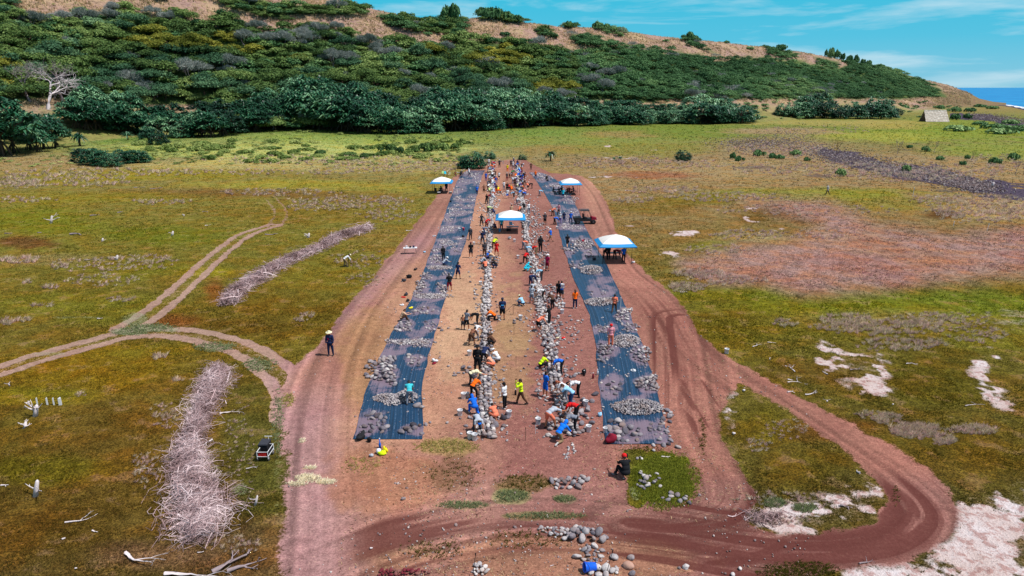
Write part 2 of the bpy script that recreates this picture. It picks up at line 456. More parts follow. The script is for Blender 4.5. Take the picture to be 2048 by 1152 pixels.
    dirt = sstep(-1, 1, poly_sd(x, y, DIRT)/f+w1*1.2+w3*.6+w4*.5)
    isle = sstep(-1, 1, poly_sd(x, y, ISLE)/f+w1*1.2+w3*.8+w4*.6)
    grn = sstep(-1, 1, poly_sd(x, y, GREENP)/f*1.2+w1*2.0+w3*1.8+w4*1.4)
    dirt = dirt*(1-isle)*(1-grn)
    bot = sstep(1085, 1120, y+w1*50)*sstep(1390, 1500, x+w1*60)*sstep(1700, 1600, x)
    # --- twin tracks through the grass
    rut = np.zeros_like(x); bank = np.zeros_like(x)
    def twin(path, half, w, strength, centre=0.0):
        nonlocal dirt
        s = signed_track(X, Y, path)
        a = np.abs(np.abs(s+w3*0.35)-half)+w4*0.5+w1*.3
        t = sstep(w, w*0.35, a)
        dirt = np.maximum(dirt, t*strength)
        if centre > 0: dirt = np.maximum(dirt, sstep(half+w, half, np.abs(s))*centre)
        return s
    twin(ROAD_L, 0.95, 0.75, 1.0, 0.43); twin(ROAD_N, 0.95, 0.62, 0.95, 0.40); twin(ROAD_N2, 0.95, 0.5, 0.5); twin(ROAD_N3, 0.95, 0.5, 0.5)
    for e, k in ((ROAD_R, 1.0), (ROAD_I, 0.9)):
        s = signed_track(X, Y, e); _ = seg_dist(X, Y, e)[1]
        for off, wd, dp in ((-1.5, 0.30, .8), (-0.6, 0.22, .55), (0.25, 0.25, .7), (1.0, 0.3, .8), (1.9, 0.28, .6), (2.7, 0.25, .5), (-2.4, 0.3, .6)):
            r = sstep(wd, wd*0.3, np.abs(s-off+w2*0.8+w3*0.12))*dp
            rut = np.maximum(rut, r*k*(0.15+0.9*fbm(X/5, Y/5, 41+int(off*10)+50)))
        al = _; bandn = fbm(s/0.75, al*0.045, 143, 3)
        rut = np.maximum(rut, k*sstep(0.47, 0.66, bandn)*sstep(4.2, 2.4, np.abs(s))*1.0)
        rut = np.maximum(rut, k*sstep(0.50, 0.62, fbm(s/0.2, al*0.06, 149, 2))*sstep(3.6, 2.4, np.abs(s))*0.55)
    near_turn = sstep(1150, 1560, x)*sstep(900, 1040, y)
    far_turn = sstep(1500, 1300, x)*sstep(560, 640, y)*sstep(880, 800, y)
    rut = rut*np.clip(near_turn*1.3+far_turn*0.9+0.12+0.5*sstep(1010, 1040, y)*sstep(640, 760, x), 0, 1)*dirt
    wear = np.zeros_like(x)
    for e in (ROAD_W, ROAD_E, ROAD_R, ROAD_I):
        s = signed_track(X, Y, e); al = seg_dist(X, Y, e)[1]
        wear = wear+(fbm(s/0.42, al*0.05, 161, 3)-0.5)*sstep(4.5, 2.0, np.abs(s))
    s = signed_track(X, Y, ROAD_W)
    rw = sstep(0.9, 0.3, np.abs(np.abs(s)-0.95))*0.30
    rut = np.maximum(rut, rw*dirt*sstep(900, 850, np.abs(x-640)+600)*0.6)
    rut = np.maximum(rut, 0.6*sstep(0.50, 0.66, fbm(X/0.5, Y/6, 61))*sstep(1.0, 0.4, ((x-1400-(y-760)*0.15)/60)**2+((y-790)/120)**2)*dirt)
    # --- salt crust
    salt = np.zeros_like(x)
    for P_, k in ((SALT1, 1.0), (SALT2, 1.0), (SALT3, 1.0), (SALT4, .95)):
        salt = np.maximum(salt, k*sstep(-1.2, 1.2, poly_sd(x, y, P_)/f+w1*3.4+w3*2.2+w4)*(0.55+0.9*fbm(X/1.5, Y/1.5, 77)))
    for cx, cy, rx, ry, k in ((1362, 467, 40, 5, .9), (1330, 508, 36, 7, .9), (1352, 512, 20, 5, .7), (1500, 425, 16, 18, .8), (1515, 438, 16, 6, .7), (1555, 458, 24, 4, .8), (1230, 316, 42, 5, .6), (1250, 452, 30, 4, .7), (1345, 380, 14, 3, .5), (1455, 790, 22, 50, .7), (1460, 860, 16, 40, .4), (1400, 1095, 60, 26, .35), (1225, 355, 40, 4, .6),
                              (1480, 740, 30, 8, .5), (1545, 775, 40, 6, .4), (1380, 1120, 80, 30, .4), (1980, 660, 60, 8, .5), (2000, 640, 60, 16, .35), (1310, 300, 20, 3, .6), (1340, 303, 24, 2, .5), (1215, 291, 8, 3, .8), (1500, 1095, 120, 14, .4), (300, 1085, 40, 14, .25), (240, 1090, 24, 20, .3), (175, 905, 16, 6, .3)):
        d = ((x-cx)/rx)**2+((y-cy)/ry)**2
        salt = np.maximum(salt, k*sstep(1.6, 0.0, d+wb*1.4))
    salt = salt*(1-0.95*dirt)*(0.35+1.0*sstep(.41, .60, fbm(X/2.6, Y/3.2, 78)+(fbm(X/.8, Y/.8, 79)-.5)*.5))
    # --- dirt colour
    dc = np.tile(C(152, 109, 95), (len(x), 1))
    dc = blend(dc, C(158, 130, 116), sstep(600, 540, x))
    dc = blend(dc, C(158, 121, 120), (x > 545)*sstep(760, 620, x+w1*60)*sstep(720, 850, y)*0.95)            # pink road lower left
    dc = blend(dc, C(180, 136, 110), sstep(-80, 30, 90-np.abs(x-(1000-(y-500)*0.62)+w1*60))*sstep(950, 850, y)*0.8)
    dc = blend(dc, C(136, 90, 84), sstep(-40, 25, x-1015+(y-600)*0.02+w1*60)*sstep(60, 20, x-1160-(y-600)*0.14)*0.85)   # redder soil between the right wall and cloth
    dc = blend(dc, C(188, 156, 124), sstep(1.4, 0.5, ((x-920+(y-640)*0.2)/52)**2+((y-640)/105)**2+wb*0.9)*0.6)             # pale straw by the left cloth
    dc = blend(dc, C(172, 140, 104), sstep(1.3, 0.4, ((x-1030)/36)**2+((y-640)/95)**2+wb)*0.55)
    dc = blend(dc, C(160, 132, 92), sstep(1.3, 0.4, ((x-1015)/60)**2+((y-740)/90)**2+wb)*0.5)
    dc = blend(dc, C(166, 126, 84), sstep(1.3, 0.3, ((x-735)/60)**2+((y-700)/150)**2+wb*.8)*0.6)
    dc = blend(dc, C(180, 138, 108), sstep(1.3, 0.3, ((x-800)/60)**2+((y-580)/90)**2+wb*.8)*0.55)
    dc = blend(dc, C(160, 140, 84), sstep(1.3, 0.4, ((x-890)/70)**2+((y-895)/18)**2+wb)*0.6)
    dc = blend(dc, C(146, 98, 86), sstep(1180, 1260, x)*0.8)
    dc = blend(dc, C(112, 68, 60), sstep(0.0, 1.0, near_turn)*0.8)
    dc = blend(dc, C(146, 106, 99), sstep(930, 980, y)*sstep(700, 900, x)*0.6)
    dc = blend(dc, C(160, 110, 80), sstep(1.2, 0.3, ((x-780)/130)**2+((y-960)/70)**2+wb*.8)*0.6)
    dc = blend(dc, C(158, 114, 84), sstep(1.2, 0.4, ((x-1080)/300)**2+((y-1120)/50)**2+wb*.8)*0.55)
    dc = blend(dc, C(112, 84, 62), sstep(1.2, 0.3, ((x-910)/50)**2+((y-950)/40)**2+wb*1.3)*0.6)
    dc = blend(dc, C(100, 84, 44), sstep(1.2, 0.3, ((x-1050)/60)**2+((y-968)/22)**2+wb*1.3)*0.75)
    dc = blend(dc, C(124, 140, 84), sstep(1.2, 0.6, ((x-1025)/36)**2+((y-993)/15)**2+wb*1.2)*0.5)
    dc = blend(dc, C(110, 116, 62), sstep(1.2, 0.5, ((x-1090)/75)**2+((y-1032)/8)**2+wb*1.2)*0.5)
    dc = blend(dc, C(120, 134, 96), sstep(1.2, 0.5, ((x-1128)/28)**2+((y-998)/10)**2+wb*1.3)*0.4)
    dc = blend(dc, C(130, 130, 96), sstep(1.2, 0.5, ((x-925)/50)**2+((y-1010)/8)**2+wb*1.3)*0.35)
    dc = blend(dc, C(170, 130, 150), sstep(50, 0, np.abs(x-(800-(y-520)*1.05)))*sstep(900, 650, y)*sstep(430, 500, y)*0.35)
    dc = dc*(1+1.15*np.clip(wear, -.35, .35))[:, None]*(1+0.35*w1+0.25*w3)[:, None]
    hay = np.zeros_like(x)
    for cx, cy, rx, ry in ((615, 957, 24, 9), (595, 968, 22, 6), (650, 964, 22, 5), (619, 936, 12, 4), (640, 950, 8, 3), (604, 882, 7, 6), (575, 800, 14, 14), (632, 962, 10, 5)):
        d = ((x-cx)/rx)**2+((y-cy)/ry)**2
        hay = np.maximum(hay, sstep(1.5, 0.2, d+w3*3.5+w4*4.5))
    hay *= 0.38
    # bluish-green creeping plants on the tracks
    teal = np.zeros_like(x)
    for cx, cy, rx, ry, k in ((300, 655, 52, 10, 1), (262, 662, 40, 8, .9), (270, 640, 30, 14, .7), (340, 660, 26, 6, .8), (150, 634, 60, 3, .6), (430, 694, 46, 10, .7), (520, 730, 34, 16, .7), (560, 800, 12, 60, .5), (556, 960, 10, 70, .4), (100, 708, 40, 4, .6), (480, 978, 20, 12, .7), (435, 940, 16, 14, .5), (1560, 1005, 26, 10, .6), (1610, 1015, 26, 9, .6), (1268, 985, 14, 20, .7)):
        d = ((x-cx)/rx)**2+((y-cy)/ry)**2
        teal = np.maximum(teal, k*sstep(1.5, 0.3, d+w3*1.8+w1))
    # dark cobbles, soil of the old stream bed and the shore
    cob = np.zeros_like(x)
    BED = [(1460, 292), (1540, 262), (1620, 300), (1700, 318), (1780, 338), (1860, 348), (1960, 375), (2060, 385), (2200, 410)]
    dd, pr = seg_dist(x, y, BED)
    cob = np.maximum(cob, sstep(23, 6, dd+w1*24+w3*10+w2*12)*sstep(1540, 1720, x)*0.95)
    dd, pr = seg_dist(x, y, [(1905, 232), (1980, 236), (2048, 252), (2150, 280), (2300, 330)])
    cob = np.maximum(cob, sstep(9, 2, dd+w1*10))
    cob = np.maximum(cob, sstep(120, 20, shore(X, Y)+w1*50))
    for cx, cy, rx, ry in ((1500, 335, 60, 4), (1790, 300, 60, 6), (1650, 352, 60, 5), (1890, 380, 60, 5)):
        d = ((x-cx)/rx)**2+((y-cy)/ry)**2
        cob = np.maximum(cob, 0.5*sstep(1.4, 0.0, d+w1*3+w3*2))
    return dict(x=x, y=y, veg=veg, dirtc=dc, m1=np.stack([dirt, rut, salt], 1), m2=np.stack([hay, teal, cob], 1), bot=bot)

def build_ground():
    # rows closer together near the work site, like any level-of-detail terrain
    ys = np.concatenate([np.linspace(1560, 1180, 60), np.linspace(1178, 640, 300), np.linspace(638, 300, 260), np.linspace(299, 232, 60), [229, 226, 223, 220, 217, 214.5, 212, 210, 208, 206, 204, 202, 200, 198]])
    xs = np.concatenate([np.linspace(-1400, -60, 120), np.linspace(-55, 2100, 620), np.linspace(2110, 3400, 120)])
    Yr = np.array([at(1024, y)[1] for y in ys])
    tr = np.array([(at(2024, y)[0])/1000 for y in ys])
    X = tr[:, None]*(xs[None, :]-1024); Y = np.repeat(Yr[:, None], len(xs), 1)
    Xf, Yf = X.ravel(), Y.ravel()
    p = paint(Xf, Yf)
    Z = ground_h(Xf, Yf)
    soft = (1-p['m1'][:, 0])
    Z = Z+soft*((fbm(Xf/1.1, Yf/1.1, 71)-0.5)*0.13)*np.clip(60/Yf, 0.3, 1)+(fbm(Xf/14, Yf/14, 72)-0.5)*0.10*soft - p['m1'][:, 1]*0.03
    me = bulk('ground', np.stack([Xf, Yf, Z], 1), grid_faces(len(ys), len(xs))[:, ::-1], dict(veg=p['veg'], dirtc=p['dirtc'], m1=p['m1'], m2=p['m2']), smooth=True)
    # orient upward
    if me.polygons[0].normal.z < 0: me.flip_normals()
    m, nt, b = mat_new('ground')
    L = nt.links.new
    geo = nt.nodes.new('ShaderNodeNewGeometry')
    def noise(sc, det=4.0, rough=0.6, stretch=None):
        n = N(nt, 'ShaderNodeTexNoise', Scale=sc, Detail=det, Roughness=rough)
        if stretch:
            mpn = nt.nodes.new('ShaderNodeMapping'); mpn.inputs['Scale'].default_value = stretch
            L(geo.outputs['Position'], mpn.inputs[0]); L(mpn.outputs[0], n.inputs['Vector'])
        else: L(geo.outputs['Position'], n.inputs['Vector'])
        return n.outputs['Fac']
    def M(op, a, bb=None, c=None):
        n = nt.nodes.new('ShaderNodeMath'); n.operation = op
        for i, v in enumerate((a, bb, c)):
            if v is None: continue
            if isinstance(v, (int, float)): n.inputs[i].default_value = v
            else: L(v, n.inputs[i])
        return n.outputs[0]
    def mr(v, a, bb, c, d, smooth=False):
        n = nt.nodes.new('ShaderNodeMapRange')
        if smooth: n.interpolation_type = 'SMOOTHSTEP'
        L(v, n.inputs[0])
        for i, q in enumerate((a, bb, c, d)): n.inputs[i+1].default_value = q
        return n.outputs[0]
    def mix(f, a, bb, mode='MIX'):
        n = nt.nodes.new('ShaderNodeMix'); n.data_type = 'RGBA'; n.blend_type = mode
        for i, v in ((0, f), (6, a), (7, bb)):
            if isinstance(v, (int, float)): n.inputs[i].default_value = v
            elif isinstance(v, tuple): n.inputs[i].default_value = (*v, 1)
            else: L(v, n.inputs[i])
        return n.outputs[2]
    def scale(c, f):
        n = nt.nodes.new('ShaderNodeVectorMath'); n.operation = 'SCALE'
        if isinstance(c, tuple): n.inputs[0].default_value = c
        else: L(c, n.inputs[0])
        L(f, n.inputs['Scale'])
        return n.outputs[0]
    def attr(nm):
        a = N(nt, 'ShaderNodeAttribute', _attribute_name=nm); return a
    veg = attr('veg').outputs['Color']; dcl = attr('dirtc').outputs['Color']
    def split(nm):
        s = nt.nodes.new('ShaderNodeSeparateColor'); L(attr(nm).outputs['Color'], s.inputs[0]); return s.outputs
    m1 = split('m1'); m2 = split('m2')
    nA = noise(0.28, 6, 0.62); nB = noise(2.0, 5, 0.68); nC = noise(8.5, 3, 0.7); nD = noise(0.07, 4, 0.55, (1, 0.7, 1))
    def edged(mask, k1=0.5, k2=0.5, lo=0.42, hi=0.58):
        v = M('ADD', mask, M('MULTIPLY', M('SUBTRACT', nB, 0.5), k1))
        v = M('ADD', v, M('MULTIPLY', M('SUBTRACT', nC, 0.5), k2))
        return mr(v, lo, hi, 0, 1, True)
    # grass sward: bright tips, dark gaps, brown litter
    g = scale(veg, mr(nC, 0.34, 0.66, 0.32, 1.75))
    g = scale(g, mr(nB, 0.34, 0.68, 0.60, 1.42))
    nF = noise(0.6, 4, 0.6)
    g = scale(g, mr(nF, 0.36, 0.64, 0.70, 1.12))
    g = mix(mr(nF, 0.55, 0.66, 0.0, 0.35, True), g, scale(lin(150, 118, 96), mr(nC, 0.3, 0.7, 0.6, 1.3)))
    g = mix(mr(nA, 0.42, 0.62, 0.0, 0.42, True), g, scale(mix(1.0, g, lin(214, 164, 90), 'MULTIPLY'), mr(nC, 0.3, 0.7, 1.7, 2.7)))
    g = mix(mr(nD, 0.50, 0.64, 0.0, 0.22, True), g, mix(1.0, scale(g, mr(nC, 0, 1, 1.9, 1.9)), lin(206, 204, 80), 'MULTIPLY'))
    # bare earth
    d = scale(dcl, mr(nB, 0.34, 0.66, 0.74, 1.20))
    d = scale(d, mr(nC, 0.34, 0.66, 0.70, 1.28))
    d = mix(mr(nA, 0.40, 0.66, 0, 0.5, True), d, mix(1.0, scale(d, mr(nC, 0, 1, 1.7, 1.7)), lin(205, 190, 195), 'MULTIPLY'))
    d = mix(M('MULTIPLY', mr(nC, 0.60, 0.68, 0, 1), mr(nB, 0.45, 0.62, 0.0, 0.6)), d, lin(206, 176, 140))
    nE = noise(21.0, 3, 0.7)
    d = mix(mr(nE, 0.54, 0.64, 0, 0.55), d, lin(104, 68, 56)); d = mix(mr(nE, 0.40, 0.32, 0, 0.45), d, lin(214, 182, 158))
    rt = mr(M('ADD', m1[1], M('MULTIPLY', M('SUBTRACT', nB, 0.5), 0.35)), 0.08, 0.75, 0, 1, True)
    d = mix(M('MULTIPLY', rt, 0.85), d, lin(88, 46, 42))
    col = mix(edged(m1[0], 0.55, 0.5), g, d)
    sl = scale(mix(mr(nA, 0.35, 0.65, 0, 1), lin(216, 206, 208), lin(196, 174, 168)), mr(nC, 0.3, 0.7, 0.8, 1.15))
    sl = mix(mr(nB, 0.48, 0.60, 0, 0.75, True), sl, lin(160, 118, 112)); sl = mix(mr(nC, 0.56, 0.64, 0, 0.5, True), sl, lin(110, 80, 70))
    col = mix(edged(m1[2], 0.8, 0.8, 0.32, 0.85), col, sl)
    col = mix(edged(m2[0], 0.9, 0.9, 0.45, 0.6), col, lin(222, 200, 140))
    col = mix(M('MULTIPLY', edged(m2[1], 1.1, 1.1, 0.4, 0.9), 0.55), col, scale(lin(128, 140, 112), mr(nC, 0.3, 0.7, 0.6, 1.4)))
    cb = scale(mix(mr(nB, 0.4, 0.6, 0, 1), lin(92, 80, 96), lin(44, 38, 54)), mr(nC, 0.3, 0.7, 0.6, 1.5))
    col = mix(edged(m2[2], 0.8, 0.4, 0.42, 0.6), col, cb)
    L(col, b.inputs['Base Color'])
    b.inputs['Roughness'].default_value = 0.95; b.inputs['Specular IOR Level'].default_value = 0.05
    bm1 = N(nt, 'ShaderNodeBump', Strength=0.85, Distance=0.10)
    hgt = M('ADD', M('MULTIPLY', nC, mr(m1[0], 0.2, 0.8, 1.0, 0.22)), M('MULTIPLY', nB, mr(m1[0], 0.2, 0.8, 1.6, 0.5)))
    L(hgt, bm1.inputs['Height']); L(bm1.outputs[0], b.inputs['Normal'])
    o = link('ground', me, m)
    tag(o, kind='structure')
    return o
GROUND = build_ground()

# sea
def build_sea():
    m, nt, b = mat_new('sea_water')
    geo = nt.nodes.new('ShaderNodeNewGeometry')
    n1 = N(nt, 'ShaderNodeTexNoise', Scale=0.02, Detail=8.0, Roughness=0.65)
    mpn = nt.nodes.new('ShaderNodeMapping'); mpn.inputs['Scale'].default_value = (1, 0.45, 1)
    nt.links.new(geo.outputs['Position'], mpn.inputs[0]); nt.links.new(mpn.outputs[0], n1.inputs['Vector'])
    cr = nt.nodes.new('ShaderNodeValToRGB')
    cr.color_ramp.elements[0].position = 0.35; cr.color_ramp.elements[0].color = (*lin(0, 104, 168), 1)
    cr.color_ramp.elements[1].position = 0.75; cr.color_ramp.elements[1].color = (*lin(44, 156, 208), 1)
    nt.links.new(n1.outputs['Fac'], cr.inputs[0])
    nt.links.new(cr.outputs[0], b.inputs['Base Color'])
    b.inputs['Roughness'].default_value = 0.5; b.inputs['Specular IOR Level'].default_value = 0.15
    bp = N(nt, 'ShaderNodeBump', Strength=0.5, Distance=1.5)
    nt.links.new(n1.outputs['Fac'], bp.inputs['Height']); nt.links.new(bp.outputs[0], b.inputs['Normal'])
    mb = MB(); R = 90000
    mb.add([(-R, -R, -2.6), (R, -R, -2.6), (R, R, -2.6), (-R, R, -2.6)], [(0, 1, 2, 3)])
    o = mb.build('sea', m); tag(o, kind='structure')
    # surf breaking along the rocks
    ms, nt, b = mat_new('surf_foam')
    geo = nt.nodes.new('ShaderNodeNewGeometry')
    n1 = N(nt, 'ShaderNodeTexNoise', Scale=0.15, Detail=7.0, Roughness=0.7)
    nt.links.new(geo.outputs['Position'], n1.inputs['Vector'])
    mrn = N(nt, 'ShaderNodeMapRange'); mrn.inputs[1].default_value = 0.42; mrn.inputs[2].default_value = 0.52
    nt.links.new(n1.outputs['Fac'], mrn.inputs[0])
    tr = nt.nodes.new('ShaderNodeBsdfTransparent'); mx = nt.nodes.new('ShaderNodeMixShader')
    b.inputs['Base Color'].default_value = (0.82, 0.85, 0.88, 1); b.inputs['Roughness'].default_value = 0.9
    out = nt.nodes['Material Output']
    nt.links.new(mrn.outputs[0], mx.inputs[0]); nt.links.new(tr.outputs[0], mx.inputs[1]); nt.links.new(b.outputs[0], mx.inputs[2]); nt.links.new(mx.outputs[0], out.inputs[0])
    vs = []; fs = []
    ang = np.linspace(SHA[0]-0.01, SHA[-1], 160)
    for i, a in enumerate(ang):
        ysh = float(np.interp(a, SHA, SHY))
        for off in (18, 85+60*vnoise(i*0.3, 0.0, 5)):
            Yy = ysh+off*0.9
            vs.append((a*Yy, Yy, -2.35))
    n = len(ang)
    for i in range(n-1): fs.append((2*i, 2*i+2, 2*i+3, 2*i+1))
    mb = MB(); mb.add(vs, fs)
    o = mb.build('surf', ms); tag(o, kind='structure')
    # outlying strip of land and bed so that nothing is open behind the camera
build_sea()

# hill
TREELINE = [(-1500, 0), (-300, 0), (0, 22), (60, 34), (100, 40), (160, 26), (250, 24), (330, 30), (420, 46), (500, 54), (560, 70), (640, 76), (700, 84), (748, 95), (800, 84), (851, 94), (892, 90), (930, 76), (1022, 80), (1073, 88), (1107, 98), (1159, 105), (1200, 88), (1261, 90), (1330, 100), (1380, 109), (1437, 123), (1485, 110), (1553, 114), (1632, 130), (1690, 134), (1752, 132), (1800, 143), (1850, 160), (1880, 180), (1900, 205), (2100, 230)]
TLX = [p[0] for p in TREELINE]; TLY = [p[1] for p in TREELINE]
PATCHES = [[(755, 26), (800, 32), (850, 42), (905, 30), (930, 40), (922, 74), (880, 62), (830, 58), (780, 50)], [(400, -60), (460, -20), (545, 8), (640, 12), (700, 8), (740, 22), (700, 30), (600, 28), (540, 34), (470, 18), (400, -20)],
           [(955, 18), (1000, 20), (1060, 38), (1040, 44), (960, 34)], [(1190, 44), (1220, 52), (1250, 60), (1235, 66), (1195, 56)], [(1128, 42), (1150, 46), (1148, 52), (1128, 50)], [(1365, 68), (1395, 80), (1405, 92), (1380, 88)], [(1408, 92), (1430, 106), (1450, 118), (1420, 104)],
           [(1140, 66), (1180, 72), (1225, 86), (1190, 92), (1150, 80)], [(1530, 90), (1560, 98), (1600, 108), (1570, 112), (1535, 104)], [(510, 4), (560, 20), (575, 38), (530, 34)], [(1080, 50), (1110, 66), (1100, 74), (1070, 60)], [(1630, 114), (1680, 124), (1670, 134), (1635, 126)],
           [(430, 26), (470, 34), (490, 48), (440, 44)], [(560, 56), (620, 52), (690, 60), (740, 84), (660, 80)], [(1695, 118), (1740, 128), (1800, 142), (1760, 146), (1700, 134)], [(-50, -20), (30, 0), (20, 30), (-60, 20)]]
def wooded(px, py):
    px = np.asarray(px, float); py = np.asarray(py, float)
    w = sstep(-7, 7, py-np.interp(px, TLX, TLY)+(fbm(px/14, py/6, 44)-0.5)*22)
    for P_ in PATCHES:
        w = np.maximum(w, sstep(-5, 4, poly_sd(px, py, P_)))
    w = w*(1-sstep(-3, 3, py-(203-(px-1250)*0.012+(fbm(px/30, py/50, 6)-.5)*16))*(px > 1150))*(1-0.8*sstep(-4, 4, py-(198+(px < 60)*6))*(px < 235))*(1-sstep(-3, 3, py-210)*((px < 420) & (px > 130)))
    return w
def build_hill():
    na, nr = 520, 190
    aa = np.concatenate([np.linspace(HA[0], HA[2], 40), np.linspace(HA[2], HA[-1], na-40)[0:]])
    sv_ = np.concatenate([np.linspace(-0.12, 1.05, 160), np.linspace(1.08, 2.6, 30)])
    A = np.repeat(aa[None, :], nr, 0)
    yr = np.interp(A, HA, HY); yf = np.interp(A, HA, HF)
    Y = yf+sv_[:, None]*(yr-yf); X = A*Y
    Z, s = hill_h(X.ravel(), Y.ravel())
    Xf, Yf = X.ravel(), Y.ravel()
    Z = np.where(sv_.repeat(na) < 0, -0.8, Z)+sstep(0.0, 0.03, sv_.repeat(na))*0.1
    # right-hand end of the spur falls to the water
    px, py, _ = to_px(Xf, Yf, Z)
    wd = wooded(px, py)*sstep(0.02, 0.10, sv_.repeat(na))
    yel = sstep(1830, 1900, px)*sstep(176, 190, py)
    Z = Z-0.0
    apr = sstep(0.30, 0.06, sv_.repeat(na)+(fbm(Xf/20, Yf/20, 7)-.5)*.2)
    me = bulk('hill', np.stack([Xf, Yf, Z], 1), grid_faces(nr, na), dict(wood=wd, yel=yel, apr=apr), smooth=True)
    if me.polygons[0].normal.z < 0: me.flip_normals()
    m, nt, b = mat_new('hill_ground')
    L = nt.links.new
    geo = nt.nodes.new('ShaderNodeNewGeometry')
    def noise(sc, det=5.0, st=(1, 1, 1)):
        mpn = nt.nodes.new('ShaderNodeMapping'); mpn.inputs['Scale'].default_value = st
        n = N(nt, 'ShaderNodeTexNoise', Scale=sc, Detail=det, Roughness=0.65)
        L(geo.outputs['Position'], mpn.inputs[0]); L(mpn.outputs[0], n.inputs['Vector']); return n.outputs['Fac']
    def ramp(v, stops):
        r = nt.nodes.new('ShaderNodeValToRGB'); els = r.color_ramp.elements
        els[0].position = stops[0][0]; els[0].color = (*stops[0][1], 1); els[1].position = stops[-1][0]; els[1].color = (*stops[-1][1], 1)
        for p_, c in stops[1:-1]:
            e = els.new(p_); e.color = (*c, 1)
        L(v, r.inputs[0]); return r.outputs[0]
    def mix(f, a, bb, mode='MIX'):
        n = nt.nodes.new('ShaderNodeMix'); n.data_type = 'RGBA'; n.blend_type = mode
        for i, v in ((0, f), (6, a), (7, bb)):
            if isinstance(v, (int, float)): n.inputs[i].default_value = v
            elif isinstance(v, tuple): n.inputs[i].default_value = (*v, 1)
            else: L(v, n.inputs[i])
        return n.outputs[2]
    n1 = noise(0.035); n2 = noise(0.35, 5, (1, 1, 2)); n3 = noise(1.1, 3)
    c = ramp(n1, [(0.3, lin(186, 160, 126)), (0.46, lin(170, 140, 120)), (0.58, lin(164, 132, 124)), (0.72, lin(200, 174, 138))])
    c = mix(1.0, c, ramp(n2, [(0.3, (0.45, 0.45, 0.45)), (0.5, (0.95, 0.95, 0.95)), (0.7, (1.25, 1.25, 1.25))]), 'MULTIPLY')
    g = N(nt, 'ShaderNodeMapRange'); g.inputs[1].default_value = 0.55; g.inputs[2].default_value = 0.66; L(n2, g.inputs[0])
    c = mix(g.outputs[0], c, lin(112, 112, 62))
    yl = N(nt, 'ShaderNodeAttribute', _attribute_name='yel').outputs['Fac']
    c = mix(yl, c, ramp(n2, [(0.35, lin(84, 74, 66)), (0.5, lin(132, 104, 80)), (0.65, lin(122, 122, 66))]))
    ap = N(nt, 'ShaderNodeAttribute', _attribute_name='apr').outputs['Fac']
    c = mix(ap, c, ramp(n2, [(0.32, lin(92, 98, 48)), (0.5, lin(136, 128, 76)), (0.66, lin(122, 140, 66))]))
    wdn = N(nt, 'ShaderNodeAttribute', _attribute_name='wood').outputs['Fac']
    under = ramp(n3, [(0.3, lin(50, 70, 36)), (0.7, lin(96, 112, 62))])
    c = mix(wdn, c, under)
    L(c, b.inputs['Base Color']); b.inputs['Roughness'].default_value = 0.95; b.inputs['Specular IOR Level'].default_value = 0.1
    bp = N(nt, 'ShaderNodeBump', Strength=0.9, Distance=1.2); L(n2, bp.inputs['Height']); L(bp.outputs[0], b.inputs['Normal'])
    o = link('hill', me, m); tag(o, kind='structure')
build_hill()
# ------------------------------------------------------------------ trees and plants
def slope_point(px, py, y0=230, y1=820):
    Yd = np.linspace(y0, y1, 500); dx = (px-1024)/FOC; u = (576-py)/FOC
    t = Yd/(CP+u*SP); X = dx*t; Z = CH+t*(-SP+u*CP)
    hz, _ = hill_h(X, Yd)
    w = np.nonzero(np.maximum(hz, -0.01) >= Z)[0]
    if len(w): i = w[0]; return (float(X[i]), float(Yd[i]), float(max(hz[i], 0.0)))
    return at(px, py)
def leaf_quads(c, nrm, size, rng, aspect=0.7):
    """quads (n,4,3) centred on c, facing roughly nrm"""
    n = len(c)
    r = rng.normal(size=(n, 3))
    nrm = nrm+0.55*r; nrm /= np.linalg.norm(nrm, axis=1, keepdims=True)
    t = np.cross(nrm, rng.normal(size=(n, 3))); t /= np.linalg.norm(t, axis=1, keepdims=True)+1e-9
    b = np.cross(nrm, t)
    s = size[:, None]*0.5
    k = rng.uniform(0.6, 1.25, (n, 4, 1))
    q = np.stack([-t*s-b*s*aspect, t*s-b*s*aspect*0.6, t*s*0.8+b*s*aspect, -t*s*0.9+b*s*aspect], 1)*k
    return c[:, None, :]+q
def crown_quads(rng, n, R, H, base, lobes=9, flat=0.6, size=0.6, lean=0.0, layered=False):
    """a broad uneven crown: leaf sprays on the outer and upper parts of several lobes; returns quads, tint"""
    lc = []; lr = []
    for k in range(lobes):
        a = rng.uniform(0, 2*PI); rr = R*math.sqrt(rng.uniform(0, 1))*0.72
        zz = base+(H-base)*(0.40+0.5*(1-rr/R)*rng.uniform(0.6, 1.1))
        lc.append((rr*math.cos(a)+lean*(zz-base), rr*math.sin(a), zz)); lr.append(R*rng.uniform(0.28, 0.48))
    lc = np.array(lc); lr = np.array(lr)
    w = lr**2/np.sum(lr**2); idx = rng.choice(lobes, n, p=w)
    d = rng.normal(size=(n, 3)); d /= np.linalg.norm(d, axis=1, keepdims=True)
    d[:, 2] = np.where(d[:, 2] < -0.25, -d[:, 2], d[:, 2])
    rad = lr[idx]*rng.uniform(0.72, 1.08, n)
    sc = np.array([1, 1, flat])
    c = lc[idx]+d*rad[:, None]*sc
    if layered: c[:, 2] = c[:, 2]*0.5+0.5*(np.round(c[:, 2]/1.1)*1.1)
    keep = vnoise(c[:, 0]/1.3+50, c[:, 1]/1.3+c[:, 2]/1.3, 3) > 0.22
    c = c[keep]; d = d[keep]
    q = leaf_quads(c, d*np.array([1, 1, 1.6]), size*rng.uniform(0.6, 1.4, len(c)), rng)
    clump = vnoise(c[:, 0]/1.6, c[:, 1]/1.6+c[:, 2], 8)
    tint = np.clip(0.5*clump+0.5*rng.uniform(0, 1, len(c)), 0, 1)
    return q, tint
